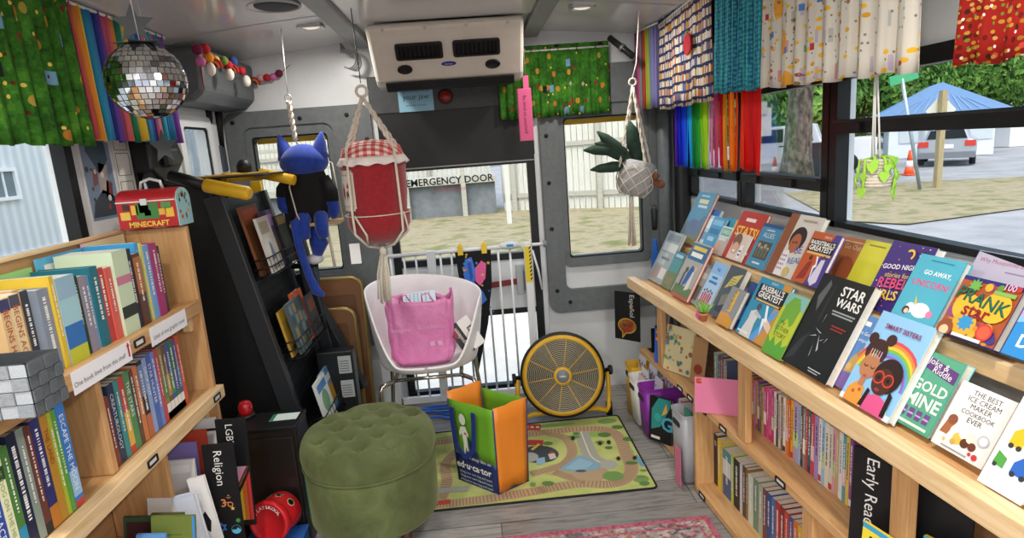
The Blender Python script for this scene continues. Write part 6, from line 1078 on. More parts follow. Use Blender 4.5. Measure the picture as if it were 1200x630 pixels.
m = MB().m(cm('#d3d8dc', .3)); c_ = at(597, 284, 'y', YG); m.lathe([(.002, -.062), (.017, -.045), (.024, 0), (.017, .045), (.002, .062)], T(c_.x, YG, zt+.006) @ Matrix.Rotation(PI/2, 4, 'Y'), 16); h_ = m.build('latch_handle', gt); MB().m(cm('#3a8ac4', .4)).b2((c_.x-.018, YG-.028, zt+.004), (c_.x+.018, YG-.02, zt+.016)).build('release_button', h_)
xr = gx(613, 285)+.042
m = MB().m(GW).tube([(xr, YG, zt), (xr+.07, YG, zt)], .009, 10); m.m(cm('#7d8488', .4)).lathe([(.017, 0), (.019, .004), (.019, .016), (.012, .02)], T(xr+.065, YG, zt) @ Matrix.Rotation(PI/2, 4, 'Y'), 16); m.build('wall_spindle', gt)
MB().m(GW).tube([(xr+.005, YG, zt-.03), (xr+.03, YG, zt-.14), (xr+.045, YG, zt-.25)], .006, 8).build('brace', gt)
q = MB().m(cm('#e2c72f', .5)); q.b2((xr-.040, YG-.0175, zt-.20), (xr-.004, YG-.0165, zt-.005)); q.m(cm('#1b1c1d', .5))
for i in range(9): z0 = zt-.19+.021*i; q.add([(xr-.016, YG-.018, z0), (xr-.004, YG-.018, z0+.010), (xr-.004, YG-.018, z0+.020), (xr-.016, YG-.018, z0+.010)], [(0, 1, 2, 3)])
q.build('warning_tape', gt)
# pennant clipped on the gate
tl, tr, tip = at(533, 296, 'y', 3.262), at(575, 292, 'y', 3.262), at(559, 445, 'y', 3.262)
pn = empty('pennant', ((tl.x+tr.x)/2, 3.262, .9), 'black pointed pennant with a blue and pink figure and yellow stars clipped on the gate', 'pennant')
zz = tl.z; BN_ = cm('#0f1012', .8); w0 = tr.x-tl.x
m = MB().m(BN_); mid = tip.x
m.prism([(tl.x, zz), (tl.x+.03, zz-.42), (mid, tip.z), (tr.x-.045, zz-.40), (tr.x-.008, zz-.18), (tr.x, zz)], Matrix(((1, 0, 0, 0), (0, 0, 1, 3.262), (0, 1, 0, 0), (0, 0, 0, 1))), .003); m.build('cloth', pn)
Mp_ = frame((tl.x, 3.2612, zz), (1, 0, 0), (0, 0, 1), (0, -1, 0)); q = MB(Mp_)
q.m(cm('#3f7ad8', .7)); q.flat([(.05, -.04), (.085, -.03), (.1, -.10), (.09, -.17), (.13, -.22), (.15, -.27), (.11, -.30), (.07, -.26), (.05, -.2), (.035, -.12)], Matrix(), .0004); q.m(cm('#e0619c', .7)); q.flat([(.1, -.09), (.135, -.055), (.16, -.07), (.15, -.15), (.12, -.19), (.095, -.16)], Matrix(), .0006); q.m(cm('#2457b5', .7)); q.flat([(.06, -.06), (.08, -.055), (.085, -.14), (.07, -.16)], Matrix(), .0008)
rg = random.Random(8)
for x, y, c in [(rg.uniform(.02, .18), rg.uniform(-.36, -.015), rg.choice(('#e9c93a', '#e9c93a', '#d8688f', '#4f8fd8'))) for _ in range(34)]: q.m(cm(c, .7)); q.flat(star(x, y, rg.uniform(.005, .012)), Matrix(), .001)
q.build('print', pn)
for px in (539, 567): c_ = at(px, 289, 'y', 3.27); m = MB().m(cm('#e6c32a', .4)); m.b2((c_.x-.014, 3.254, zz-.015), (c_.x+.014, 3.262, zz+.035)); m.tube([(c_.x-.01, 3.258, zz+.03), (c_.x, 3.28, zz+.045), (c_.x+.01, 3.258, zz+.03)], .005, 6); m.build('clip', pn)
# ------------------------------------------------------------------ yellow drum fan
YFN = 3.02; fc = at(659, 438, 'y', YFN); RF = .213
fan = empty('floor_fan', (fc.x, YFN, 0), 'yellow round floor fan with black rim standing at the far edge of play mat', 'fan')
Mf = T(*fc) @ rotz(math.radians(-6)) @ Matrix.Rotation(math.radians(90-14), 4, 'X')
FY = cm('#d3a21c', .4); FB = cm('#141516', .5)
m = MB(Mf).m(FB); m.lathe([(RF-.012, -.04), (RF+.003, -.04), (RF+.005, .0), (RF+.003, .05), (RF-.012, .05)], None, 48); m.build('rim', fan)
m = MB(Mf).m(FY); m.lathe([(RF-.011, -.04), (RF-.009, .052), (RF-.030, .064), (RF-.032, .056), (RF-.016, .046), (RF-.016, -.04)], None, 48); m.build('inner_rim', fan)
GRL = cm('#cfc6a6', .35, .4); m = MB(Mf).m(GRL)
for i in range(19):
    r = .048+(RF-.034-.048)*i/18; z = .068+.016*(1-(r/RF)**2); m.tube([(r*math.cos(2*PI*k/40), r*math.sin(2*PI*k/40), z) for k in range(40)], .00115, 4, True)
m.build('front_grille', fan)
m = MB(Mf).m(FY)
for k in range(10):
    a = 2*PI*k/10+.15; m.tube([(.04*math.cos(a), .04*math.sin(a), .084), (.12*math.cos(a), .12*math.sin(a), .08), ((RF-.03)*math.cos(a), (RF-.03)*math.sin(a), .067)], .0022, 6)
m.build('spokes', fan)
m = MB(Mf).m(FY).lathe([(.043, .078), (.046, .088), (.036, .092)], None, 30); m.m(cm('#6d7072', .4)).lathe([(.036, .09), (.030, .094), (1e-4, .095)], None, 30); m.m(cm('#d9dadb', .5)).text('Lasko', T(0, -.004, .0955), .010, bold=True); hub = m.build('hub', fan)
m = MB(Mf).m(cm('#d2cdbb', .4, .2))
for k in range(3):
    a = 2*PI*k/3+.5; M_ = Matrix.Rotation(a, 4, 'Z')
    m.grid(6, 3, lambda u, v: M_ @ V((.03+.15*u, (v-.5)*(.05+.13*u), .0+(v-.5)*.05)), True)
m.build('blades', fan)
m = MB(Mf).m(FB).lathe([(.06, -.07), (.06, -.02), (.035, .02), (.03, .03), (1e-4, .03)], None, 24); m.build('motor', fan)
m = MB(Mf).m(cm('#b9a050', .4, .3))
for i in range(9): r = .05+.018*i; m.tube([(r*math.cos(2*PI*k/32), r*math.sin(2*PI*k/32), -.05) for k in range(32)], .0015, 4, True)
for k in range(8): a = 2*PI*k/8; m.tube([(.03*math.cos(a), .03*math.sin(a), -.05), ((RF-.01)*math.cos(a), (RF-.01)*math.sin(a), -.045)], .002, 5)
m.build('rear_grille', fan)
for s_ in (-1, 1):
    MB(T(fc.x+s_*(RF+.006), YFN, fc.z) @ Matrix.Rotation(s_*PI/2, 4, 'Y')).m(FB).lathe([(.012, 0), (.012, .02), (.024, .022), (.026, .034), (.022, .04)], None, 16).build('tilt_knob', fan)
sx = RF+.022
m = MB().m(FY).tube([(fc.x-sx, YFN, fc.z-.005), (fc.x-sx-.002, YFN, .14), (fc.x-sx+.002, YFN-.01, .05), (fc.x-sx+.02, YFN-.03, .035), (fc.x-sx+.07, YFN-.04, .06), (fc.x+sx-.07, YFN-.04, .06), (fc.x+sx-.02, YFN-.03, .035), (fc.x+sx-.002, YFN-.01, .05), (fc.x+sx+.002, YFN, .14), (fc.x+sx, YFN, fc.z-.005)], .0125, 10); m.build('stand', fan)
for s_ in (-1, 1): MB().m(FB).tube([(fc.x+s_*sx, YFN-.004, .0), (fc.x+s_*sx, YFN, .07)], .017, 12).build('foot', fan)
# ------------------------------------------------------------------ white tub chair
ch = empty('tub_chair', (-.275, 2.86, 0), 'white moulded tub chair on chrome legs holding a pink bag', 'chair'); CHW = cm('#eceaeb', .3)
CXc, CYc = -.275, 2.86
def shell(th, t, off=0.0):
    # th: 0 = front (towards the viewer); t: 0 centre of seat .. 1 rim
    a = abs((th+PI) % (2*PI)-PI)
    g = min(max((a-.55)/.85, 0), 1); g = g*g*(3-2*g)
    rim = .462+(.305-.03*math.sin(th)+.03*max(0, math.cos(a-PI)))*g
    rr_ = .222+.018*math.sin(a)+.022*g
    r = rr_*(t/.62)**.9*.80 if t < .62 else rr_*(.80+.20*((t-.62)/.38)**.8)
    z = .425+(.0 if t < .62 else (rim-.425)*((t-.62)/.38)**1.25)+.012*(t/.62 if t < .62 else 1)
    x, y = math.sin(th)*r*1.06, -math.cos(th)*r
    y += .03*g*max(0, (t-.6)/.4)
    return V((CXc+x*(1+off*.6), CYc+y*(1+off*.6), z+ (off*-.06 if t < .9 else 0)))
m = MB().m(CHW); m.grid(56, 16, lambda u, v: shell(2*PI*u, max(v, .001)), True); ob = m.build('seat_shell', ch); so_ = ob.modifiers.new('thickness', 'SOLIDIFY'); so_.thickness = .012; so_.offset = -1
s2 = ob.modifiers.new('smooth', 'SUBSURF'); s2.levels = 1; s2.render_levels = 1
CHR = cm('#b9b6ae', .12, .95)
for sx, sy, px, py in ((-1, -1, 0, 0), (1, -1, 0, 0), (-1, 1, 0, 0), (1, 1, 0, 0)):
    top = V((CXc+sx*.15, CYc+sy*.15, .408)); kn = V((CXc+sx*.205, CYc+sy*.19, .398)); ft = V((CXc+sx*.245, CYc+sy*.235, 0.012))
    MB().m(CHR).tube([top, top.lerp(kn, .6), kn, kn.lerp(ft, .06)+V((sx*.006, sy*.006, 0)), kn.lerp(ft, .3), ft], .0105, 10).build('leg', ch); MB().m(cm('#2a2a2c', .7)).tube([ft-V((0, 0, .012)), ft+V((0, 0, .01))], .014, 10).build('foot_cap', ch)
m = MB().m(CHR)
for s_ in (-1, 1): m.tube([(CXc+s_*.15, CYc-.15, .408), (CXc+s_*.15, CYc+.15, .408)], .009, 8); m.tube([(CXc-.15, CYc+s_*.15, .408), (CXc+.15, CYc+s_*.15, .408)], .009, 8)
m.build('under_frame', ch)
# pink carrier bag in the chair
PB, _nt, _b = newmat('pink_carrier_film'); _v = coords(_nt, 'Object'); _f = noise(_nt, _v, 9, 5, .6, .6); L(_nt, ramp(_nt, _f, [(.3, '#d472aa'), (.6, '#e089ba'), (.8, '#e9a6cc')]), _b.inputs[0]); _b.inputs['Roughness'].default_value = .35; bump(_nt, _b, _f, .6, .02)
pb = empty('carrier_bag', (-.30, 2.82, .452), 'full pink plastic carrier bag sitting in the white tub chair', 'bag')
bc0 = V((-.292, 2.822, .452))
def bagf(u, v):
    a = 2*PI*u; w_, d_ = .145*(1+.06*v), .085*(1-.12*v); k = .45
    cx_, sy_ = math.cos(a), math.sin(a); x = w_*math.copysign(abs(cx_)**k, cx_); y = d_*math.copysign(abs(sy_)**k, sy_)
    crk = .006*math.sin(11*a+7*v)+.005*math.sin(17*a-9*v)
    z = .31*v + (.012*math.sin(5*a)+.012*math.sin(3*a+1))*v*v
    if v < .12: x *= .8+.2*v/.12; y *= .74+.26*v/.12
    return bc0+V((x*(1+crk*4), y*(1+crk*5), z))
m = MB().m(PB); m.grid(60, 14, bagf, True); m.poly([bagf(i/60, 0) for i in range(60)][::-1]); o_ = m.build('bag_body', pb); sl = o_.modifiers.new('film', 'SOLIDIFY'); sl.thickness = .0015
q = MB(frame(bc0+V((0, -.0935, 0)), (1, 0, 0), (0, .03, 1), (0, -1, 0))).m(cm('#e8b4d2', .5)); q.text('Imagine', T(-.085, .175, .004), .02); tag(q.build('lettering', pb), 'pale worn lettering'); Fq_ = q.M; mq_ = q.mats[0]; q = MB(Fq_).m(mq_); q.text('Scholastic', T(.05, .18, .004), .022); q.build('lettering', pb); q = MB(Fq_).m(mq_); q.b2((.04, .10, .003), (.06, .12, .004)); q.b2((.075, .10, .003), (.095, .12, .004)); tag(q.build('print', pb), 'pale worn printing')
for s_ in (-1, 1): MB().m(PB).tube([bc0+V((s_*.05-.03, -.07, .30)), bc0+V((s_*.05-.03, -.075, .335)), bc0+V((s_*.05, -.07, .34)), bc0+V((s_*.05+.02, -.07, .30))], .004, 6).build('bag_handle', pb)
cover_book(frame(bc0+V((-.07, -.03, .285)), (1, .1, .02), (0, .9, .35)), .15, .09, .03, '#d6dde4', 'pale blue spotted book sticking out of the pink carrier bag', None, [('r', 0, 0, 1, 1, '#c9dbe6'), *[('c', .1+.12*i, .2+.2*j, .02, '#2f4a6a') for i in range(7) for j in range(4)]])
bb = MB(frame((-.098, 2.785, .47), (.82, .25, .45), (-.42, .2, .85))).m(cm('#e4e2dd', .5)); bb.b2((0, 0, -.03), (.11, .155, .03)); o_ = bb.build('carton', o=(-.1, 2.79, .47)); tag(o_, 'white and black boxed game carton tipped beside the pink bag', 'box'); bevel(o_, .003)
Mb_ = frame((-.098, 2.785, .47), (.82, .25, .45), (-.42, .2, .85)); Mb_ = Mb_ if (Mb_.to_3x3().col[2].y < 0) else Mb_ @ T(.11, 0, 0) @ Matrix.Rotation(PI, 4, 'Y')
q = MB(Mb_ @ T(0, 0, .0304)).m(cm('#1c1416', .5)); q.b2((0.0, 0, 0), (.05, .155, .0006)); q.m(cm('#8a2034', .5)).b2((.004, .09, .0006), (.03, .15, .001)); q.m(cm('#e6e2de', .5)); q.text('Napoleon', T(.036, .078, .0012) @ rotz(PI/2), .02, width=.13); q.build('print', o_); q = MB(q.M).m(cm('#24221f', .5)).b2((.075, .1, 0), (.1, .106, .0006)); q.b2((.075, .06, 0), (.08, .106, .0006)); q.build('corner_mark', o_)
# ------------------------------------------------------------------ tufted ottoman
OV, _nt, _b = newmat('olive_velvet'); _v = coords(_nt, 'Object'); _f = noise(_nt, _v, 6, 6, .65, .4); L(_nt, ramp(_nt, _f, [(.3, '#434a2c'), (.5, '#545c38'), (.72, '#6a744a')]), _b.inputs[0]); _b.inputs['Roughness'].default_value = .75; _b.inputs['Sheen Weight'].default_value = .5; _b.inputs['Sheen Tint'].default_value = lin('#a8b080'); _b.inputs['Specular IOR Level'].default_value = .2
ot = empty('ottoman', (-.458, 2.15, 0), 'round olive green velvet ottoman with a buttoned lid on wooden legs', 'ottoman'); OX, OY, OR_ = -.458, 2.15, .235
MO = T(OX, OY, 0)
m = MB(MO).m(OV); m.lathe([(.20, .122), (OR_-.010, .126), (OR_-.002, .14), (OR_, .33), (OR_-.006, .345), (1e-4, .345)], None, 64); m.build('body', ot)
m = MB(MO).m(OV); m.tube([((OR_+.002)*math.cos(2*PI*k/64), (OR_+.002)*math.sin(2*PI*k/64), .348) for k in range(64)], .004, 6, True); m.build('piping', ot)
bt = [(x, y) for j in range(-2, 3) for x, y in [((i+.5*(j % 2))*.105, j*.082) for i in range(-2, 3)] if math.hypot(x, y) < .2]
def lidz(x, y):
    r = math.hypot(x, y)/OR_; z = .466-.012*r*r
    for a, b in bt: d2 = (x-a)**2+(y-b)**2; z -= .018*math.exp(-d2/.0004)+.010*math.exp(-d2/.0016)
    if r > .88: z -= .026*((r-.88)/.12)**2.2
    return z
def lidf(u, v):
    a = 2*PI*u
    if v <= .8: r = OR_*(v/.8); x, y = r*math.cos(a), r*math.sin(a); return MO @ V((x, y, lidz(x, y)))
    t = (v-.8)/.2; zz_ = lidz(OR_, 0); bul = .008*math.sin(PI*t); return MO @ V(((OR_+bul)*math.cos(a), (OR_+bul)*math.sin(a), zz_+(.352-zz_)*t))
m = MB().m(OV); m.grid(120, 60, lidf, True); m.build('lid', ot)
for a, b in bt: MB(MO @ T(a, b, lidz(a, b)+.001)).m(OV).lathe([(.010, 0), (.009, .004), (.005, .007), (1e-4, .008)], None, 12).build('button', ot)
LW_ = wood('dark_walnut_leg', '#3c2016', '#4f2b1c', '#5e3624', 'z', .4)
for k in range(4): a = PI/4+PI/2*k; MB(MO).m(LW_).lathe([(.016, 0), (.024, .124)], T(.165*math.cos(a), .165*math.sin(a), 0), 14).build('leg', ot)
# ------------------------------------------------------------------ shopping bag
A_, B_, C_ = V((.001, 2.350, .0055)), V((-.166, 2.505, .0055)), V((.130, 2.432, .0055)); D_ = B_+C_-A_
sb = empty('shopping_bag', (A_+D_)/2, 'green, navy and orange reusable shopping bag standing on the play mat', 'bag'); HB = .385
up = lambda p, z, k: p+(p-(A_+D_)/2)*k*z/HB+V((0, 0, z))
def side(p, q, stops, name, lab=None):
    m = MB()
    for z0, z1, c in stops:
        m.m(noisy('woven_poly_'+c.strip('#'), [(.3, c), (.75, c)], 8, .38, bmp=.25) if False else cm(c, .4)); n = 6
        m.grid(n, 5, lambda u, v: up(p.lerp(q, u), z0+(z1-z0)*v, .12)+((q-p).normalized().cross(V((0, 0, 1))))*(.006*math.sin(9*u+14*(z0+(z1-z0)*v))*math.sin(PI*u)), True)
    o = m.build(name, sb); s_ = o.modifiers.new('cloth', 'SOLIDIFY'); s_.thickness = .0012
    if lab: tag(o, lab)
    return o
side(B_, A_, [(0, .13, '#1f2c5a'), (.13, HB*.98, '#6aa32c')], 'front_panel', 'green and navy printed front'); side(A_, C_, [(0, HB, '#e5872a')], 'gusset', 'orange gusset'); side(C_, D_, [(0, .13, '#1f2c5a'), (.13, HB*.98, '#6aa32c')], 'back_panel'); side(D_, B_, [(0, HB*1.06, '#e5872a')], 'gusset', 'orange gusset')
m = MB().m(cm('#1f2c5a', .5)); m.poly([A_+V((0, 0, .001)), C_+V((0, 0, .001)), D_+V((0, 0, .001)), B_+V((0, 0, .001))]); m.build('base', sb)
m = MB().m(cm('#23306a', .5))
for p in (A_, B_, C_, D_): m.tube([up(p, 0, .12), up(p, HB*.5, .12), up(p, HB*.98, .12)], .003, 5)
for p, q in ((A_, B_), (A_, C_)): m.tube([up(p, .003, .12), up(q, .003, .12)], .003, 5)
m.build('binding', sb)
e_ = (A_-B_).normalized(); n_o = V((-e_.y, e_.x, 0)); n_o = n_o if n_o.y < 0 else -n_o
Ft = frame(up(B_, 0, .12)+n_o*.012, e_, V((0, 0, 1))+n_o*.05, n_o); wl2 = (A_-B_).length
q = MB(Ft); q.m(cm('#e6e4e0', .5)); q.text('ed·u·ca·tor', T(wl2/2+.005, .085, .006), .032, bold=True, width=wl2*.86); q.text('I shop like an', T(wl2*.7, .135, .006), .016); q.build('lettering', sb)
q = MB(Ft); q.m(cm('#c7cfe0', .5))
for k in range(3): q.text('bring your own bag and teach', T(wl2/2+.01, .06-.019*k, .006), .012, width=wl2*.8)
q.build('lettering', sb)
q = MB(Ft); q.m(cm('#d9dfc8', .5)); q.flat(circ(.085, .315, .018, 18, .026), Matrix(), .006); q.flat([(.07, .28), (.098, .285), (.112, .25), (.106, .235), (.1, .26), (.1, .19), (.108, .15), (.098, .15), (.088, .19), (.08, .15), (.07, .15), (.078, .2), (.073, .25), (.062, .235), (.058, .25)], Matrix(), .006); q.m(cm('#1f2c5a', .5)); q.flat([(.108, .24), (.135, .2), (.16, .15), (.145, .152), (.14, .142), (.128, .152), (.118, .143), (.112, .155)], Matrix(), .006); q.m(cm('#c43a3a', .5)); q.flat(circ(.093, .252, .006, 10), Matrix(), .0065); q.build('printed_figure', sb)
m = MB().m(cm('#24347a', .5))
pts = lambda x0, x1, dz, off: [Ft @ V(p) for p in ((x0, .36, .008), (x0-.004, .30, off), (x0+.01, .30-dz*.7, off+.008), ((x0+x1)/2, .30-dz, off+.012), (x1-.01, .30-dz*.7, off+.008), (x1, .31, off), (x1, .36, .008))]
P_ = pts(.035, .155, .15, .012)
for i in range(len(P_)-1): m.beam(P_[i], P_[i+1], .022, .003, n_o)
m.build('strap', sb)
# ------------------------------------------------------------------ brown folding tables
BR = noisy('brown_hardboard', [(.3, '#6a4526'), (.7, '#7d5330')], 5, .45); BG = cm('#8f7a48', .35, .7)
def fold_table(x0, x1, y, h, lab):
    o = empty('folding_table', ((x0+x1)/2, y, 0), lab, 'table', 'brown folding tables'); M_ = T(0, y, 0) @ Matrix.Rotation(math.radians(-6), 4, 'X') @ Matrix(((1, 0, 0, 0), (0, 0, 1, 0), (0, 1, 0, 0), (0, 0, 0, 1)))
    m = MB(M_).m(BR); m.prism(rrect(x0, x1, .004, h, .05), T(0, 0, -.012), .024); m.build('panel', o)
    m = MB(M_).m(BG); P = rrect(x0-.004, x1+.004, .0, h+.004, .054); m.tube([(x, z, 0) for x, z in P], .013, 8, True); m.build('metal_rim', o)
    m = MB(M_).m(cm('#5c3c22', .5)); m.prism(rrect(x0+.03, x1-.03, h*.12, h*.90, .02), T(0, 0, -.016), .003); m.build('inset', o)
fold_table(-.90, -.625, 3.14, .80, 'larger brown folding table with a gold rim leaning below the rear left window'); fold_table(-.865, -.66, 3.06, .66, 'smaller brown folding table leaning in front of the larger one')
# ------------------------------------------------------------------ hangers
ROPE = noisy('cotton_macrame_rope', [(.3, '#c9bfae'), (.7, '#e0d8c9')], 160, .9, bmp=.3)
def twist(mb, a, b, r=.006, n=14, tw=9): 
    a, b = V(a), V(b)
    for ph in (0, PI):
        d = (b-a); t_ = d.normalized(); u = t_.orthogonal().normalized(); w_ = t_.cross(u)
        mb.tube([a+d*(i/n)+(u*math.cos(ph+tw*2*PI*i/n/2)+w_*math.sin(ph+tw*2*PI*i/n/2))*r*.6 for i in range(n+1)], r*.7, 6)
YJ = 2.46; jc = at(441, 225, 'y', YJ); jx = jc.x
jar = empty('plush_jar', (jx, YJ, 1.07), 'red plush jam jar with a gingham lid hanging in a rope hanger', 'plush toy')
RP, _nt, _b = newmat('red_plush'); _v = coords(_nt, 'Object'); _f = noise(_nt, _v, 60, 4); L(_nt, ramp(_nt, _f, [(.3, '#820c18'), (.7, '#981522')]), _b.inputs[0]); _b.inputs['Roughness'].default_value = .9; _b.inputs['Sheen Weight'].default_value = .4; bump(_nt, _b, _f, .15)
MJ = T(jx, YJ, 1.075)
m = MB(MJ).m(RP); m.lathe([(1e-4, 0), (.05, .004), (.095, .03), (.12, .075), (.122, .115), (.112, .13), (.114, .15), (.12, .2), (.121, .27), (.124, .31), (.112, .328), (1e-4, .33)], None, 40); m.build('body', jar)
GH, _nt, _b = newmat('red_gingham'); _v = coords(_nt, 'Object', (1, 1, 1)); _s = _nt.nodes.new('ShaderNodeSeparateXYZ'); L(_nt, _v, _s.inputs[0])
def stp(nt, x, sc, ph=0.0): f = math_(nt, 'FRACT', math_(nt, 'MULTIPLY', math_(nt, 'ADD', x, 10+ph), sc)); return math_(nt, 'GREATER_THAN', f, .5)
_m1 = math_(_nt, 'MULTIPLY', math_(_nt, 'ADD', stp(_nt, _s.outputs[0], 34), stp(_nt, math_(_nt, 'ADD', _s.outputs[1], _s.outputs[2]), 34)), .5)
L(_nt, ramp(_nt, _m1, [(.2, '#e6d6d2'), (.21, '#d08078'), (.6, '#d08078'), (.8, '#b83a3c')], 'CONSTANT'), _b.inputs[0]); _b.inputs['Roughness'].default_value = .85
m = MB(MJ).m(GH); m.lathe([(.122, .322), (.119, .345), (.108, .375), (.07, .395), (1e-4, .402)], None, 40); m.build('gingham_lid', jar)
m = MB(MJ).m(cm('#e3d8d2', .8)); n = 72; m.grid(n, 3, lambda u, v: MJ @ V(((.118+.018*v+.005*v*math.sin(u*2*PI*13))*math.cos(2*PI*u), (.118+.018*v+.005*v*math.sin(u*2*PI*13))*math.sin(2*PI*u), .337-.028*v+.005*v*math.cos(u*2*PI*13))), True) if False else None
def frl(u, v): a = 2*PI*u; r = .120+.013*v+.006*v*math.sin(26*a/2*1); return V((r*math.cos(a), r*math.sin(a), .338-.03*v+.004*v*math.sin(13*a)))
m.grid(78, 3, frl, True); o_ = m.build('frill', jar); s_ = o_.modifiers.new('cloth', 'SOLIDIFY'); s_.thickness = .002
m = MB(MJ); a0 = -PI/2-.95; lab = lambda u, v, k: V(((.1225+k)*math.cos(a0+u), (.1225+k)*math.sin(a0+u), .15+v))
def curved(poly, k, c):
    m.m(cm(c, .8)); m.add([lab(x, y, k) for x, y in poly], [tuple(range(len(poly)))])
def cband(x0, x1, z0, z1, k, c): m.m(cm(c, .8)); m.grid(8, 1, lambda u, v: lab(x0+(x1-x0)*u, z0+(z1-z0)*v, k), True)
cband(-.42, .42, .0, .135, .0005, '#d9cdc0'); cband(-.37, .37, -.008, .143, .0008, '#d9cdc0'); cband(-.35, .35, .008, .127, .0015, '#c9a59a'); cband(-.33, .33, .012, .123, .002, '#e0d6ca')
curved([(-.2, .05), (-.12, .03), (-.04, .05), (-.04, .075), (-.2, .075)], .003, '#b8323a'); curved([(-.18, .075), (-.12, .1), (-.06, .075)], .003, '#4f8a3a'); curved([(.05, .03), (.12, .05), (.2, .035), (.2, .05), (.12, .07), (.05, .06)], .003, '#4a4a44'); curved([(.08, .08), (.14, .1), (.2, .085), (.14, .075)], .003, '#b8323a'); tag(m.build('cloth_label', jar), 'cream label with a strawberry')
m = MB().m(cm('#ececea', .5)).b2((jx-.125, YJ-.02, 1.005), (jx-.085, YJ-.0185, 1.085)); m.build('care_tag', jar)
jh = empty('macrame_hanger', (jx, YJ, 1.66), 'cream macrame hanger carrying the red plush jar from the ceiling', 'plant hanger')
m = MB().m(ROPE); rt = V((jx-.012, YJ, 1.635)); m.tube([rt+V((.02*math.cos(a), 0, .02*math.sin(a)+.02)) for a in [2*PI*i/18 for i in range(18)]], .006, 6, True); m.build('ring', jh)
m = MB().m(ROPE); kn = V((jx, YJ, 1.055))
for k, a in enumerate((-2.2, -.75, .8, 2.4)):
    u = V((math.cos(a), math.sin(a), 0)); c0 = V((jx, YJ, 0)); tp = c0+u*.13+V((0, 0, 1.44)); md = c0+u*.136+V((0, 0, 1.2)); lw = c0+u*.134+V((0, 0, 1.13)); bo_ = c0+u*.075+V((0, 0, 1.075))
    twist(m, rt, tp, .007, 16, 7); m.tube([tp, md, lw, bo_, kn], .005, 6); m.tube([md+V((-u.y, u.x, 0))*.01, lw.lerp(c0+V((math.cos(a+.7), math.sin(a+.7), 0))*.132+V((0, 0, 1.12)), .5), bo_], .004, 6)
m.tube([V((jx+.127*math.cos(a), YJ+.127*math.sin(a), 1.195)) for a in [2*PI*i/28 for i in range(28)]], .0022, 5, True); m.build('ropes', jh)
m = MB().m(ROPE); rg = random.Random(4)
for i in range(26): a = rg.uniform(0, 2*PI); r = rg.uniform(0, .028); m.tube([kn, kn+V((r*.5*math.cos(a), r*.5*math.sin(a), -.03)), kn+V((r*math.cos(a)-.006, r*math.sin(a), -.1)), kn+V((r*1.1*math.cos(a)-.012, r*1.1*math.sin(a), -.2-rg.uniform(0, .02)))], .0038, 5)
m.tube([kn+V((0, 0, .01)), kn-V((0, 0, .03))], .015, 10); m.build('tassel', jh)
MB().m(cm('#1c1c1d', .5)).tube([(rt.x, YJ, 1.685), (rt.x, YJ, 1.72), (rt.x-.004, YJ, 1.95)], .002, 5).build('hook_cord', jh)
# plush toy on a rope swing
YC = 2.86; hc = at(356, 188, 'y', YC); cx = hc.x
BLP, _nt, _b = newmat('blue_plush'); _v = coords(_nt, 'Object'); _f = noise(_nt, _v, 50, 4); L(_nt, ramp(_nt, _f, [(.3, '#0e2f86'), (.7, '#153ea2')]), _b.inputs[0]); _b.inputs['Roughness'].default_value = .9; _b.inputs['Sheen Weight'].default_value = .3
ct = empty('plush_animal', (cx, YC, 1.14), 'plain blue plush animal in a black top seen from behind on a swing seat', 'plush toy')
MC = T(cx, YC, 0)
sk_me = MB(MC).m(BLP)
hz = hc.z
def headf(u, v):
    a = 2*PI*u; p = PI*v; r = math.sin(p); z = -math.cos(p); x = .105*r*math.cos(a)*(1+.12*(-z)); y = .08*r*math.sin(a); zz_ = hz+.072*z
    return V((x, y, zz_))
sk_me.grid(36, 20, headf, True); 
ob = sk_me.build('head', ct)
for s_ in (-1, 1):
    e0 = V((cx+s_*.072, YC, hz+.035)); e1 = e0+V((s_*.022, 0, .085)); m = MB().m(BLP); m.tube([e0-V((0, 0, .03)), e0, e0.lerp(e1, .5), e0.lerp(e1, .85), e1], [.04, .036, .024, .011, .003], 14); m.build('ear', ct)
BKC = cm('#121214', .9)
def tors(u, v): a = 2*PI*u; w_ = .072+.03*math.sin(PI*v*.75+.35); return V((cx-.005+w_*math.cos(a)*1.02, YC+.06*math.sin(a)*(.75+.25*math.sin(PI*v)), 1.15+(hz-.045-1.15)*v))
m = MB().m(BKC); m.grid(30, 10, tors, True); m.poly([tors(i/30, 0) for i in range(30)][::-1]); m.build('black_top', ct)
for s_, e in ((-1, V((cx-.115, YC-.01, 1.25))), (1, V((cx+.108, YC-.015, 1.21)))):
    sh_ = V((cx+s_*.07, YC-.005, hz-.085)); m = MB().m(BKC); m.tube([sh_, sh_.lerp(e, .5)+V((s_*.012, 0, 0)), sh_.lerp(e, .85)], [.034, .034, .032], 12); m.build('sleeve', ct); m = MB().m(BLP); m.tube([sh_.lerp(e, .8), e, e-V((s_*.004, 0, .035)), e-V((s_*.006, 0, .06))], [.027, .026, .026, .012], 12); m.build('paw', ct)
for px_, dz in ((cx-.035, 0), (cx+.045, .02)):
    m = MB().m(BLP); kn_ = V((px_+.01, YC-.05, 1.165)); m.tube([V((px_, YC, 1.17)), kn_, kn_+V((.0, -.015, -.06)), kn_+V((.004, -.01, -.09))], [.03, .032, .028, .022], 12); m.build('leg', ct)
tl_ = [at(px, py, 'y', YC-.075) for px, py in ((345, 262), (350, 285), (356, 305), (363, 325), (371, 341), (380, 346))]
m = MB().m(BLP); m.tube([V((cx, YC-.04, 1.17))]+tl_, [.022, .02, .019, .018, .018, .022, .010], 12); m.build('tail', ct)
sh2 = [at(px, py, 'y', YC+.02) for px, py in ((370, 268), (374, 285), (372, 300))]
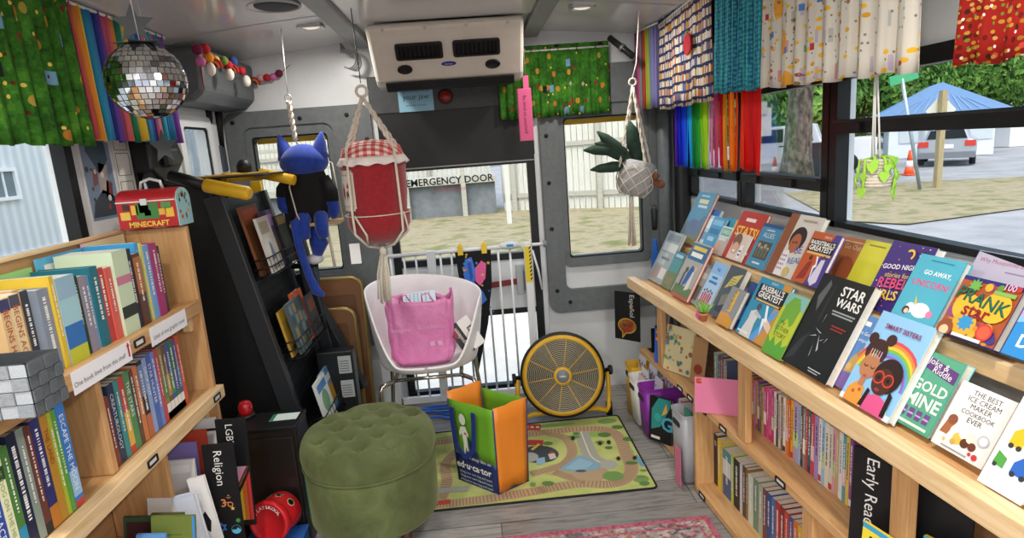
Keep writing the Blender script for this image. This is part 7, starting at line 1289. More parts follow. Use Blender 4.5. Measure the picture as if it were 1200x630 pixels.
m = MB().m(BLP); m.tube([V((cx+.05, YC+.01, 1.165))]+sh2, [.03, .035, .042, .02], 12); m.build('hind_leg', ct); m = MB().m(cm('#d9d9dc', .8)); m.ball(sh2[2]+V((-.012, -.004, -.012)), .034, 14, 8, (1.2, 1, .7)); m.build('shoe', ct)
hs_ = empty('macrame_swing', (cx, YC, 1.14), 'cream rope swing with a little wooden seat hung before the rear left window', 'swing')
m = MB().m(noisy('swing_wood', [(.3, '#a98a5c'), (.7, '#c2a273')], 8, .6)).b2((cx-.085, YC-.06, 1.128), (cx+.13, YC+.07, 1.142)); m.build('seat', hs_)
rg_ = at(338, 118, 'y', YC); m = MB().m(ROPE); twist(m, rg_, (cx-.03, YC+.02, hz+.09), .010, 20, 6); m.build('twisted_rope', hs_)
m = MB().m(ROPE)
for sx, sy in ((-.06, .065), (.125, .065)):
    m.tube([(cx-.03, YC+.02, hz+.09), (cx-.02, YC+.095, hz+.04), (cx+sx*.8, YC+.10, hz-.02), (cx+sx, YC+sy, 1.142)], .004, 5)
m.tube([(cx-.05, YC-.05, hz-.06), (cx-.055, YC-.085, hz-.11), (cx-.04, YC-.085, 1.19), (cx-.03, YC-.075, 1.15)], .003, 5)
m.tube([(cx+.06, YC, 1.128), (cx+.07, YC, 1.02), (cx+.075, YC, .93)], .007, 6); m.build('side_ropes', hs_)
m = MB().m(cm('#c9cbcc', .3, .8)); m.tube([rg_+V((.014*math.cos(a), 0, .014*math.sin(a)+.012)) for a in [2*PI*i/16 for i in range(16)]], .0025, 6, True); m.tube([rg_+V((0, 0, .026)), rg_+V((.002, 0, .08)), (rg_.x+.01, YC, ceil_z(rg_.x))], .0016, 5); m.build('hook', hs_)
# plush plant in a macrame hanger
YP = 2.88; pc = at(745, 208, 'y', YP)
pot = empty('plush_plant', pc, 'grey plush pot with dark green plush leaves in a netted hanger by the rear window', 'plush toy')
tlt = Matrix.Rotation(.28, 4, 'Y'); MPp = T(*pc) @ tlt
m = MB(MPp).m(noisy('grey_felt', [(.3, '#9a9a9c'), (.7, '#b5b5b6')], 60, .95)); m.lathe([(1e-4, -.085), (.05, -.08), (.078, -.04), (.085, .02), (.078, .07), (.06, .078), (1e-4, .07)], None, 30); m.build('pot', pot)
GP = noisy('dark_green_felt', [(.3, '#22362c'), (.7, '#31493c')], 40, .9)
for px, py, bw in ((684, 176, .030), (700, 154, .030), (692, 199, .026), (738, 142, .036), (697, 168, .024)):
    e = at(px, py, 'y', YP-.03); b0 = MPp @ V((-.02 if px < 730 else .0, 0, .06)); md = b0.lerp(e, .5)+V((0, 0, .035 if py < 190 and px < 700 else .0)); m = MB().m(GP); m.tube([b0, b0.lerp(md, .5), md, md.lerp(e, .6), e], [bw*.4, bw*.8, bw, bw*.75, bw*.15], 10); m.build('leaf', pot)
m = MB().m(cm('#7a4a34', .9))
for px, py in ((775, 216), (768, 206)): e = at(px, py, 'y', YP-.06); m.tube([MPp @ V((.06, -.04, .0)), (MPp @ V((.06, -.04, 0))).lerp(e, .7), e, e+V((.012, 0, -.006))], [.014, .016, .02, .012], 10)
m.build('stubby_feet', pot)
ph_ = empty('macrame_hanger', pc+V((0, 0, .4)), 'cream netted macrame hanger with a long tassel by the rear right window', 'plant hanger')
tp0 = at(742, 96, 'y', YP); tp0 = V((pc.x-.0, YP, tp0.z)); m = MB().m(ROPE); m.tube([tp0+V((.016*math.cos(a), 0, .016*math.sin(a))) for a in [2*PI*i/16 for i in range(16)]], .0045, 6, True)
for k, a in enumerate((.4, 1.9, 3.5, 5.0)):
    u = V((math.cos(a), math.sin(a), 0)); p1 = pc+u*.088+V((0, 0, .055)); twist(m, tp0-V((0, 0, .016)), p1, .006, 16, 8)
m.build('ropes', ph_)
m = MB().m(ROPE); n = 9
for sgn in (1, -1):
    for k in range(n):
        a = 2*PI*k/n; P = []
        for j in range(7):
            t = j/6; z = .055-.14*t; r = .09*math.sqrt(max(.02, 1-((z+.0)/.11)**2)) if z < 0 else .089; P.append(MPp @ V((r*math.cos(a+sgn*t*1.6), r*math.sin(a+sgn*t*1.6), z)))
        m.tube(P, .0026, 5)
m.build('net', ph_)
bt_ = MPp @ V((0, 0, -.09)); m = MB().m(ROPE); rg = random.Random(6)
for i in range(24): a = rg.uniform(0, 2*PI); r = rg.uniform(0, .026); m.tube([bt_, bt_+V((r*.4*math.cos(a), r*.4*math.sin(a), -.04)), bt_+V((r*math.cos(a), r*math.sin(a), -.22-rg.uniform(0, .015)))], .0034, 5)
m.tube([bt_+V((0, 0, .004)), bt_-V((0, 0, .05))], .011, 10); m.build('tassel', ph_)
MB().m(ROPE).tube([tp0+V((0, 0, .016)), tp0+V((.02, 0, .08)), V((tp0.x+.04, YP, ceil_z(tp0.x)))], .003, 5).build('hanging_cord', ph_)
# small knitted planter by the right window
xk = 1.0; kc = at(1027, 200, 'x', xk); kp = empty('knit_planter', kc, 'tiny cream knitted planter with lime green trailing leaves hanging before the window', 'plant')
m = MB(T(*kc)).m(ROPE)
for j in range(9): m.tube([((.030+.002*math.sin(j))*math.cos(2*PI*k/20), (.030+.002*math.sin(j))*math.sin(2*PI*k/20), -.034+.0075*j) for k in range(20)], .0045, 6, True)
m.lathe([(1e-4, -.037), (.028, -.037), (.028, .022), (1e-4, .02)], None, 18); m.build('pot', kp)
LG = cm('#9fd24a', .8); m = MB(T(*kc)).m(LG); rg = random.Random(9)
for a, zt, ln in ((-2.9, .026, .075), (-2.3, .032, .02), (-1.7, .03, .04), (-.9, .03, .085), (-.3, .02, .06), (.5, .026, .03), (2.6, .024, .05), (-1.2, .03, .01)):
    u = V((math.cos(a), math.sin(a), 0)); P = [u*.015+V((0, 0, zt+.006)), u*.037+V((0, 0, zt+.003)), u*.041+V((.003, 0, zt-ln*.5)), u*.039+V((-.003, 0, zt-ln))]; m.tube(P, .0036, 6)
    tn = V((-u.y, u.x, 0))
    for p, sz in ((P[-1], .015), (P[2], .011)):
        hp_ = [(0, -1.1), (.55, -.5), (.85, .1), (.7, .6), (.3, .75), (0, .5), (-.3, .75), (-.7, .6), (-.85, .1), (-.55, -.5)]; F_ = frame(p+u*.003, tn, V((0, 0, 1)), None); m.prism([(x*sz, y*sz) for x, y in hp_], F_ @ T(0, 0, -.001), .003)
m.build('leaves', kp)
tz = 1.60; m = MB().m(cm('#e6e4dc', .8)); 
for dx, dy in ((-.024, 0), (.024, 0), (0, .02)): m.tube([kc+V((dx*.3, dy-.024 if dy == 0 and dx < 0 else dy+.02 if dx > 0 else dy, .02)), V((xk-.005, kc.y+.012, tz))], .0022, 5)
m.build('cords', kp)
# pink gift tag box on the header, felt garland, disco ball
tg = empty('gift_box', at(618, 133, 'y', 2.93), 'slim pink handled box hanging beside the green curtain over the door', 'box'); a, b = at(606, 104, 'y', 2.93), at(629, 164, 'y', 2.93); PKM = cm('#d65a8a', .5)
m = MB().m(PKM).b2((a.x, 2.93, b.z), (b.x-.012, 2.965, a.z)); m.build('box_body', tg, mod=.002); c_ = at(616, 88, 'y', 2.93); m = MB().m(PKM).b2((c_.x-.012, 2.945, a.z), (c_.x+.012, 2.949, c_.z)); m.build('hang_strip', tg)
MB(frame(((a.x+b.x)/2-.006, 2.9297, (a.z+b.z)/2), (0, 0, -1), (1, 0, 0), (0, -1, 0))).m(cm('#8e2f57', .6)).text('Be kind to yourself', T(0, -.008, .0004), .016, width=.17).build('lettering', tg)
MB().m(cm('#9a9c9c', .4)).tube([(c_.x, 2.947, c_.z-.003), (c_.x, 2.947, ceil_z(c_.x))], .0012, 4).build('hanging_thread', tg)
FCOL = {'r': '#b0252f', 'o': '#d98a2a', 'p': '#c0639a', 'm': '#6a1a3a', 'g': '#6f8a3a', 'b': '#2f4a8a', 'y': '#d9c070', 'w': '#d9d3c6', 'k': '#d59aa0'}
ga = empty('felt_garland', (-1.0, 3.0, 1.8), 'garland of coloured felt balls and rainbows strung along the rear left ceiling corner', 'garland')
def gpt(px, py):
    if px >= 292: return at(px, py, 'y', 3.36)
    p = at(px, py, 'x', -1.0); return p if p.y < 3.36 else at(px, py, 'y', 3.36)
pg = [(231, 58, 'm', .02), (240, 57, 'r', .02), (235, 72, 'p', .019), (244, 67, 'o', .021), (252, 70, 'y', .018), (262, 71, 'g', .019), (267, 76, 'r', .02), (273, 72, 'b', .02), (283, 83, 'r', .018), (305, 91, 'k', .017), (313, 91, 'r', .019), (320, 90, 'p', .017), (327, 86, 'm', .019)]
for px, py, c, r in pg: p = gpt(px, py); MB().m(noisy('felt_'+c, [(.3, FCOL[c]), (.7, FCOL[c])], 50, .95)).ball(p, r*1.0, 14, 8).build('felt_ball', ga)
for px, py in ((247, 81), (269, 87), (289, 95)): p = gpt(px, py); MB().m(noisy('felt_w', [(.3, FCOL['w']), (.7, FCOL['w'])], 50, .95)).ball(p, .021, 12, 8, (.9, .9, 1.25)).build('felt_cloud', ga)
for px, py in ((250, 74), (270, 80), (297, 95)):
    p = gpt(px, py); m = MB()
    for k, c in enumerate(('r', 'o', 'm')): m.m(noisy('felt_'+c, [(.3, FCOL[c]), (.7, FCOL[c])], 50, .95)); m.tube([p+V(((.03-.009*k)*math.cos(a), 0, (.03-.009*k)*math.sin(a)-.015)) for a in [-.2+(PI*.9)*i/8 for i in range(9)]], .0058, 6)
    m.build('felt_rainbow', ga)
m = MB().m(cm('#8a3040', .8)); m.tube([gpt(px, py) for px, py in ((226, 48), (232, 62), (244, 68), (262, 72), (273, 74), (284, 84), (296, 93), (313, 92), (328, 86), (340, 76))], .0016, 5); m.tube([gpt(235, 74), gpt(237, 90), gpt(239, 104)], .003, 5); m.build('string', ga)
YB = 1.72; dc = at(172, 95, 'y', YB); DR = .094
db = empty('disco_ball', dc, 'mirrored disco ball hanging under a silver star near the rainbow curtain', 'disco ball')
MIR = [cm('#d9dadb', r_, 1.0) for r_ in (.04, .08, .14)]; m = MB(T(*dc)); rg = random.Random(13)
m.m(cm('#6a6c6e', .4, .8)).ball((0, 0, 0), DR*.985, 32, 20); rows = 19
for j in range(rows):
    p0_, p1_ = PI*j/rows, PI*(j+1)/rows; pm = (p0_+p1_)/2; nn = max(4, int(2*PI*math.sin(pm)/(PI/rows)))
    for i in range(nn):
        a0_, a1_ = 2*PI*i/nn+j*.3, 2*PI*(i+1)/nn+j*.3; g = .06; aa, ab = a0_+(a1_-a0_)*g, a1_-(a1_-a0_)*g; pa, pb2 = p0_+(p1_-p0_)*g, p1_-(p1_-p0_)*g; jt = V((rg.uniform(-1, 1), rg.uniform(-1, 1), rg.uniform(-1, 1)))*.0006
        S_ = lambda p, a: V((math.sin(p)*math.cos(a), math.sin(p)*math.sin(a), math.cos(p)))
        c0 = S_(pm, (a0_+a1_)/2); nrm = (c0+V((rg.uniform(-1, 1), rg.uniform(-1, 1), rg.uniform(-1, 1)))*.06).normalized()
        P = []
        for (p, a) in ((pa, aa), (pb2, aa), (pb2, ab), (pa, ab)): q_ = S_(p, a)*DR; q_ = q_-nrm*(q_-c0*DR*1.004).dot(nrm); P.append(q_)
        m.m(MIR[rg.randrange(3)]); m.add(P, [(0, 1, 2, 3)])
m.build('mirror_tiles', db)
SIL = cm('#4a4c4e', .6, .2)
def silver_star(c, r, name, par, yaw): F = T(*c) @ rotz(yaw) @ Matrix.Rotation(PI/2, 4, 'X'); MB(F).m(SIL).prism(star(0, 0, r, 5, .45), T(0, 0, -.0012), .0024).build(name, par)
silver_star(dc+V((-.008, 0, DR+.045)), .05, 'star', db, .3); F = T(dc.x+.005, dc.y, dc.z+DR*.97); MB(F).m(SIL).prism(star(0, 0, .07, 6, .5), Matrix(), .002).build('star_cap', db)
MB().m(cm('#c9cacb', .4)).tube([dc+V((0, 0, DR)), dc+V((-.006, 0, DR+.15)), V((dc.x-.004, YB, ceil_z(dc.x)))], .0012, 5).build('thread', db)
ss = empty('hanging_star', at(192, 172, 'y', 1.9), 'silver paper star hanging on a thread under the rainbow curtain edge', 'star'); c_ = at(192, 172, 'y', 1.9); silver_star(c_, .05, 'star_shape', ss, -.3); MB().m(cm('#c9cacb', .4)).tube([c_+V((0, 0, .045)), V((c_.x, 1.9, ceil_z(c_.x)))], .001, 4).build('thread', ss)
# umbrella in the corner, cables, closer tube, wire bundle
u0, u1 = at(768, 300, 'y', 3.1), at(766, 252, 'y', 3.1); um = empty('umbrella', (u0.x, 3.1, .5), 'furled blue umbrella with a black handle standing in the rear right corner', 'umbrella')
bt2 = V((u0.x+.012, 3.16, .42)); tp2 = V((u1.x, 3.1, u1.z)); m = MB().m(cm('#1d5fb5', .6)); m.lathe([(.008, 0), (.026, .03), (.022, .14), (.015, .22), (.01, .26)], frame(V((u0.x, 3.1, u0.z-.17)), (1, 0, 0), (0, 1, 0)), 9, smooth=False); m.build('canopy', um)
m = MB().m(cm('#151618', .4)); m.tube([V((u0.x, 3.1, .0)) if False else V((u0.x, 3.1, u0.z-.55)), V((u0.x, 3.1, u0.z+.06))], .006, 8); m.lathe([(.013, 0), (.017, .02), (.02, .10), (.012, .125)], T(u0.x, 3.1, u1.z-.075), 14); m.build('handle', um)
m = MB().m(cm('#1f5fc0', .5)); 
cb_ = m
rg = random.Random(17); base = [(-.42, 3.12), (-.2, 3.18), (.0, 3.2), (.15, 3.17), (.22, 3.12)]
for k in range(5):
    P = [V((x+rg.uniform(-.02, .02), y+.03*k-.05+rg.uniform(-.015, .015), .012+.016*(k % 3)+.012*math.sin(i*2+k))) for i, (x, y) in enumerate([(-.44, 3.17), (-.32, 3.2), (-.2, 3.17), (-.08, 3.2), (.04, 3.17), (.09, 3.2), (.1, 3.14)])]
    S2 = []
    for i in range(len(P)-1):
        p0_, p1_, p2_, p3_ = P[max(i-1, 0)], P[i], P[i+1], P[min(i+2, len(P)-1)]
        for t in (0, .25, .5, .75): S2.append(.5*((2*p1_)+(p2_-p0_)*t+(2*p0_-5*p1_+4*p2_-p3_)*t*t+(3*p1_-p0_-3*p2_+p3_)*t**3))
    S2.append(P[-1]); m.tube(S2, .0065, 6)
o_ = m.build('cable', o=(-.1, 3.15, .01)); tag(o_, 'blue extension cable coiled on the floor under the safety gate', 'cable')
a, b = at(714, 44, 'y', 3.2), at(742, 66, 'y', 3.12); m = MB().m(cm('#1b1c1e', .35)); m.tube([a, b], .016, 12); o_ = m.build('door_closer', o=(a+b)/2); tag(o_, 'short black door closer tube at the rear right ceiling corner', 'door closer'); MB().m(cm('#77797a', .4, .6)).lathe([(.02, -.008), (.02, .008)], frame(a.lerp(b, .55), (b-a).orthogonal(), (b-a).cross((b-a).orthogonal())), 14).build('clamp', o_)
m = MB().m(cm('#7d8084', .5)); c_ = at(416, 72, 'y', 3.3)
for k in range(4): m.tube([c_+V((.03*math.cos(a)*(1+.1*k)-.01*k, -.006*k, .045*math.sin(a)+.004*k)) for a in [-2.2+4.6*i/14 for i in range(15)]]+[c_+V((-.06, 0, .09))], .004, 6)
o_ = m.build('wire_loop', o=c_); tag(o_, 'loose loop of grey wires beside the cream air conditioner', 'wire')
# ------------------------------------------------------------------ rugs
RZ = .0052
def rp(x, y, s=(500, 470), k=3.938): p = at(s[0]+x/k, s[1]+y/k, 'z', RZ); return (p.x, p.y)
mx0, mx1, my0, my1 = -.46, .648, 2.283, 2.985
pm_ = empty('play_mat', ((mx0+mx1)/2, (my0+my1)/2, 0), 'printed railway play mat with a pond lying before the yellow fan', 'rug')
MG = noisy('mat_green', [(.3, '#a8b463'), (.5, '#b9c272'), (.7, '#c9cc7c')], 7, .85)
m = MB().m(MG); m.prism(rrect(mx0, mx1, my0, my1, .02), T(0, 0, .001), .0042); m.build('mat', pm_)
m = MB().m(cm('#17181a', .8)); m.tube([(x, y, .0045) for x, y in rrect(mx0, mx1, my0, my1, .02)], .0045, 6, True); m.build('black_binding', pm_)
q = MB(); zc = [0.0053]
def lay(poly, c): zc[0] += .00004; q.m(cm(c, .85)); q.add([(x, y, zc[0]) for x, y in poly], [tuple(range(len(poly)))])
def clampm(p): return (min(max(p[0], mx0+.012), mx1-.012), min(max(p[1], my0+.012), my1-.012))
def smooth(P, n=6, closed=True):
    out = []; N_ = len(P)
    for i in range(N_ if closed else N_-1):
        p0_, p1_, p2_, p3_ = (V(P[(i-1) % N_] if closed or i else P[i]), V(P[i]), V(P[(i+1) % N_]), V(P[(i+2) % N_] if closed or i < N_-2 else P[(i+1) % N_]))
        for k in range(n): t = k/n; v = .5*((2*p1_)+(p2_-p0_)*t+(2*p0_-5*p1_+4*p2_-p3_)*t*t+(3*p1_-p0_-3*p2_+p3_)*t**3); out.append((v.x, v.y))
    if not closed: out.append(tuple(P[-1]))
    return out
def band(P, w_, c, closed=True, tie=None, tw=.0):
    P = smooth(P, 8, closed); n = len(P); zc[0] += .00004; Lf, Rt = [], []
    for i in range(n):
        a = V(P[(i-1) % n] if closed or i else P[i]); b = V(P[(i+1) % n] if closed or i < n-1 else P[i]); d = (b-a).normalized(); nn = V((-d.y, d.x)); p = V(P[i]); Lf.append(clampm(p+nn*w_/2)); Rt.append(clampm(p-nn*w_/2))
    q.m(cm(c, .85))
    for i in range(n if closed else n-1): j = (i+1) % n; q.add([(*Lf[i], zc[0]), (*Rt[i], zc[0]), (*Rt[j], zc[0]), (*Lf[j], zc[0])], [(0, 1, 2, 3)])
    if tie:
        q.m(cm(tie, .85)); acc = 0
        for i in range(n if closed else n-1):
            j = (i+1) % n; a, b = V(P[i]), V(P[j]); l_ = (b-a).length; k = max(1, int(l_/.012)); d = (b-a).normalized(); nn = V((-d.y, d.x))
            for s_ in range(k): c0 = a+(b-a)*(s_+.5)/k; pts_ = [clampm(c0+nn*w_*.42*sx_+d*.0024*sy_) for sx_, sy_ in ((1, 1), (-1, 1), (-1, -1), (1, -1))]; q.add([(*p, zc[0]+.00003) for p in pts_], [(0, 1, 2, 3)])
        zc[0] += .00006
blob = lambda x, y, rx, ry, c, n=14: lay([clampm(p) for p in circ(x, y, rx, n, ry)], c)
X0 = mx0
for x, y, rx, ry, c in ((.58, 2.93, .05, .03, '#7fa35a'), (.3, 2.94, .12, .02, '#8aac62'), (.6, 2.6, .03, .05, '#86a85c'), (.05, 2.9, .1, .04, '#93b567'), (.5, 2.8, .05, .03, '#8fb062'), (.3, 2.5, .1, .06, '#b0aa6a'), (-.2, 2.9, .12, .04, '#8fb062'), (.6, 2.36, .035, .03, '#7c9c55'), (.42, 2.42, .06, .035, '#6f9450'), (-.3, 2.4, .08, .05, '#94b064')): blob(x, y, rx, ry, c)
TR_ = '#b59a78'; TI_ = '#8e7557'
loop = [rp(x, y) for x, y in ((470, 152), (570, 140), (700, 128), (830, 132), (890, 170), (920, 240), (945, 310), (915, 360), (840, 382), (700, 380), (560, 402), (480, 418))]+[(-.1, 2.325), (-.3, 2.33), (-.4, 2.40), (-.41, 2.6), (-.39, 2.8), (-.25, 2.88)]
band(loop, .062, TR_, True, TI_)
band([rp(x, y) for x, y in ((560, 150), (640, 170), (672, 230), (640, 285), (560, 315), (480, 335))], .05, TR_, False, TI_); band([rp(x, y) for x, y in ((590, 325), (660, 350), (730, 372))], .05, TR_, False, TI_)
band([(-.24, 2.36), (-.22, 2.5), (-.23, 2.66), (-.15, 2.8), (-.02, 2.86)], .05, TR_, False, TI_)
band([rp(x, y) for x, y in ((712, 140), (735, 200), (765, 260), (840, 298))], .07, '#a3a49a', False); band([rp(x, y) for x, y in ((712, 140), (735, 200), (765, 260), (840, 298))], .006, '#d9d6b0', False)
lay([rp(x, y) for x, y in circ(838, 292, 44, 18, 22)], '#a8a99f'); lay([rp(x, y) for x, y in circ(760, 335, 90, 18, 34)], '#b09a78'); lay([rp(x, y) for x, y in circ(860, 345, 50, 16, 22)], '#6f944f')
lay([rp(x, y) for x, y in ((612, 315), (650, 285), (705, 248), (760, 270), (805, 292), (790, 315), (700, 328))], '#7fa6bb'); lay([rp(x, y) for x, y in ((640, 310), (705, 262), (770, 285), (740, 308), (690, 318))], '#92b6c8'); lay([rp(x, y) for x, y in circ(712, 322, 26, 14, 6)], '#4a5a60')
lay([rp(x, y) for x, y in circ(520, 245, 90, 22, 40)], '#3f4548'); lay([rp(x, y) for x, y in circ(478, 258, 38, 20, 22)], '#aaa9a4'); lay([rp(x, y) for x, y in ((470, 178), (540, 180), (535, 205), (465, 202))], '#b03a34'); lay([rp(x, y) for x, y in ((440, 105), (528, 108), (525, 135), (440, 135))], '#b8403c')
for x in (455, 480, 505): lay([rp(x+a, y) for a, y in ((0, 115), (14, 115), (14, 124), (0, 124))], '#d9c9a8')
lay([rp(x, y) for x, y in ((480, 222), (515, 195), (525, 200), (490, 228))], '#d9b84a'); lay([rp(x, y) for x, y in ((505, 265), (545, 258), (548, 288), (508, 295))], '#8fb0c8'); lay([rp(x, y) for x, y in ((560, 245), (590, 240), (600, 262), (570, 270))], '#c9c0b8'); lay([rp(x, y) for x, y in ((560, 245), (576, 230), (592, 240))], '#b8403c')
lay([rp(x, y) for x, y in ((970, 245), (1010, 300), (990, 302), (960, 260))], '#6a9cb8'); lay([rp(x, y) for x, y in circ(900, 330, 70, 16, 0.1+24)], '#b3b86a') if False else None
for x, y in ((680, 165), (800, 190), (820, 155), (690, 150), (840, 215), (560, 195), (1000, 320), (990, 350), (1005, 380), (880, 120), (930, 175), (490, 385), (560, 380), (945, 285)): lay([rp(px, py) for px, py in circ(x, y, rnd(14, 34), 10, rnd(6, 11))], rg.choice(('#5f8546', '#6f9450', '#557a40')))
for x, y in ((675, 172), (800, 195), (885, 265), (960, 262), (840, 190)): lay([rp(px, py) for px, py in star(x, y, 14, 7, .5)], '#22281f')
lay([(-.30, 2.45), (-.12, 2.44), (-.13, 2.40), (-.29, 2.41)], '#a3a49a'); lay([(-.26, 2.32), (-.2, 2.32), (-.2, 2.35), (-.26, 2.35)], '#c4443a')
o_ = q.build('printed_map', pm_)
# woven persian style rug
PR, _nt, _b = newmat('woven_persian_pattern'); _v = coords(_nt, 'Object', (1, 1, 1)); vo = _nt.nodes.new('ShaderNodeTexVoronoi'); vo.inputs['Scale'].default_value = 55; L(_nt, _v, vo.inputs['Vector'])
_sp = _nt.nodes.new('ShaderNodeSeparateColor'); L(_nt, vo.outputs['Color'], _sp.inputs[0]); _n = noise(_nt, _v, 9, 3, .6, 1.5)
_c = ramp(_nt, _sp.outputs[0], [(0, '#b8a9a2'), (.2, '#8a4a56'), (.36, '#6a7a86'), (.5, '#c9bab0'), (.64, '#a05a62'), (.76, '#4f5560'), (.88, '#b08a5a')], 'CONSTANT'); _c2 = ramp(_nt, _n, [(.42, '#4a4650'), (.5, '#c0b3ab'), (.58, '#8a4452')]); L(_nt, mixc(_nt, .5, _c, _c2), _b.inputs[0]); _b.inputs['Roughness'].default_value = .95
pc0 = at(829, 604, 'z', .004); px1 = at(592, 629, 'z', .004); e_ = (V(px1)-V(pc0)).normalized(); nrm = V((e_.y, -e_.x, 0)); nrm = nrm if nrm.y < 0 else -nrm
Fp_ = Matrix(((e_.x, nrm.x, 0, pc0.x), (e_.y, nrm.y, 0, pc0.y), (0, 0, 1, .0), (0, 0, 0, 1)))
pr = empty('area_rug', pc0, 'faded pink and grey patterned area rug at the bottom edge of the aisle', 'rug')
MB(Fp_).m(PR).b2((0, 0, .001), (.95, 1.3, .005)).build('field', pr)
BRD = noisy('rug_pink_border', [(.35, '#9a3f55'), (.55, '#b8657a'), (.7, '#8a7a78')], 60, .95); m = MB(Fp_).m(BRD)
for lo, hi in (((0, 0, .0051), (.95, .022, .0056)), ((0, .022, .0051), (.022, 1.3, .0056)), ((.045, .05, .0051), (.9, .058, .0056)), ((.045, .058, .0051), (.053, 1.3, .0056))): m.b2(lo, hi)
m.build('border', pr)
# ------------------------------------------------------------------ curtains and valances
def uvmat(name, fn, rough=.85):
    if name in _mats: return _mats[name]
    m, nt, b = newmat(name); t = nt.nodes.new('ShaderNodeTexCoord'); L(nt, fn(nt, t.outputs['UV']), b.inputs[0]); b.inputs['Roughness'].default_value = rough; b.inputs['Specular IOR Level'].default_value = .15
    _mats[name] = m; return m
def mapv(nt, v, sc, loc=(0, 0, 0)):
    m = nt.nodes.new('ShaderNodeMapping'); m.inputs['Scale'].default_value = sc; m.inputs['Location'].default_value = loc; L(nt, v, m.inputs[0]); return m.outputs[0]
def snap(nt, v, s):
    n = nt.nodes.new('ShaderNodeVectorMath'); n.operation = 'SNAP'; L(nt, v, n.inputs[0]); n.inputs[1].default_value = (s, s, s); return n.outputs[0]
def spots(nt, v, scale, r, stops, prob, loc=(0, 0, 0), stretch=(1, 1, 1), metric='EUCLIDEAN'):
    """scattered printed motifs: (mask, colour)"""
    vo = nt.nodes.new('ShaderNodeTexVoronoi'); vo.voronoi_dimensions = '2D'; vo.distance = metric; vo.inputs['Scale'].default_value = scale; vo.inputs['Randomness'].default_value = .75; L(nt, mapv(nt, v, stretch, loc), vo.inputs['Vector'])
    sp = nt.nodes.new('ShaderNodeSeparateColor'); L(nt, vo.outputs['Color'], sp.inputs[0])
    k = math_(nt, 'MULTIPLY', math_(nt, 'LESS_THAN', vo.outputs['Distance'], r), math_(nt, 'LESS_THAN', sp.outputs[1], prob))
    return k, ramp(nt, sp.outputs[0], stops, 'CONSTANT')
def camo(nt, v):
    s = snap(nt, v, .008); f = noise(nt, s, 11, 3, .7); g = noise(nt, v, 60, 3)
    c = ramp(nt, f, [(0, '#163a10'), (.4, '#255617'), (.5, '#316a1e'), (.58, '#457f27'), (.68, '#5e8f30')], 'CONSTANT'); c = mixc(nt, .25, c, ramp(nt, g, [(.3, '#24501a'), (.7, '#5f9a38')]))
    for sc, r, st, pr, lo, me in ((13, .19, [(0, '#b98a30'), (.45, '#a9903e'), (.6, '#8f302c'), (.8, '#b5742f')], .38, (0, 0, 0), 'EUCLIDEAN'), (11, .15, [(0, '#8a2a2e'), (.4, '#a9a190'), (.6, '#7a332a')], .28, (.37, .21, 0), 'MANHATTAN'), (9, .16, [(0, '#7098b4'), (.6, '#7fa2b8'), (.8, '#1f2420')], .22, (.71, .53, 0), 'CHEBYCHEV'), (30, .16, [(0, '#5a2a1c'), (.5, '#e0c05a')], .16, (.3, .1, 0), 'EUCLIDEAN')):
        k, cc = spots(nt, v, sc, r, st, pr, lo, (1, 1, 1), me); c = mixc(nt, k, c, cc)
    return c
def taxi(nt, v):
    c = mixc(nt, noise(nt, v, 5, 3), '#c3beb2', '#cdc8bd')
    k, cc = spots(nt, v, 9, .30, [(0, '#d99a3a'), (.5, '#c9bca4'), (.75, '#9fc3d3')], .28, (.2, .4, 0), (1.3, 1, 1)); c = mixc(nt, k, c, cc)
    k, cc = spots(nt, v, 15, .20, [(0, '#a9aaa4'), (.4, '#b5a6b8'), (.7, '#c98a94')], .3, (.5, .1, 0), (2.4, .8, 1), 'CHEBYCHEV'); c = mixc(nt, k, c, cc)
    k, cc = spots(nt, v, 27, .25, [(0, '#d9a92c'), (.7, '#c9902a'), (.82, '#8a7050'), (.92, '#b0403a')], .42, (0, 0, 0), (1, 1.7, 1)); c = mixc(nt, k, c, cc)
    k, cc = spots(nt, v, 60, .17, [(0, '#7a746c'), (.5, '#6a86aa'), (.7, '#8a7a6c')], .25, (.1, .7, 0)); c = mixc(nt, k, c, cc)
    k, cc = spots(nt, v, 18, .16, [(0, '#b03a3c'), (.3, '#4a78b0'), (.7, '#6a9a8a')], .2, (.8, .3, 0), (1, 1, 1), 'CHEBYCHEV'); return mixc(nt, k, c, cc)
def taco(nt, v):
    c = mixc(nt, noise(nt, v, 9, 3), '#7c1512', '#942018')
    k, cc = spots(nt, v, 60, .3, [(0, '#5a1410'), (.5, '#c4453a'), (.8, '#3a1a10')], .55, (.4, .2, 0)); c = mixc(nt, k, c, cc)
    k, cc = spots(nt, v, 58, .25, [(0, '#a87c2a'), (.6, '#8f6420'), (.8, '#b08c44')], .8, (0, 0, 0), (.8, 1.25, 1)); c = mixc(nt, k, c, cc)
    k, cc = spots(nt, v, 70, .2, [(0, '#5a7a2c'), (.6, '#e6cfc0')], .35, (.6, .6, 0)); return mixc(nt, k, c, cc)
def teal(nt, v):
    w = nt.nodes.new('ShaderNodeTexWave'); w.inputs['Scale'].default_value = 9; w.inputs['Distortion'].default_value = 3; w.inputs['Detail'].default_value = 1; w.bands_direction = 'X'; L(nt, v, w.inputs[0])
    vo = nt.nodes.new('ShaderNodeTexVoronoi'); vo.voronoi_dimensions = '2D'; vo.inputs['Scale'].default_value = 70; vo.inputs['Randomness'].default_value = .4; L(nt, v, vo.inputs[0])
    a = ramp(nt, w.outputs[0], [(.1, '#1f4a78'), (.5, '#2a7f92'), (.9, '#3fa3a8')]); b_ = ramp(nt, vo.outputs['Distance'], [(.1, '#5fbcc0'), (.35, '#2f8a98'), (.6, '#1d4f70')]); return mixc(nt, .55, a, b_)
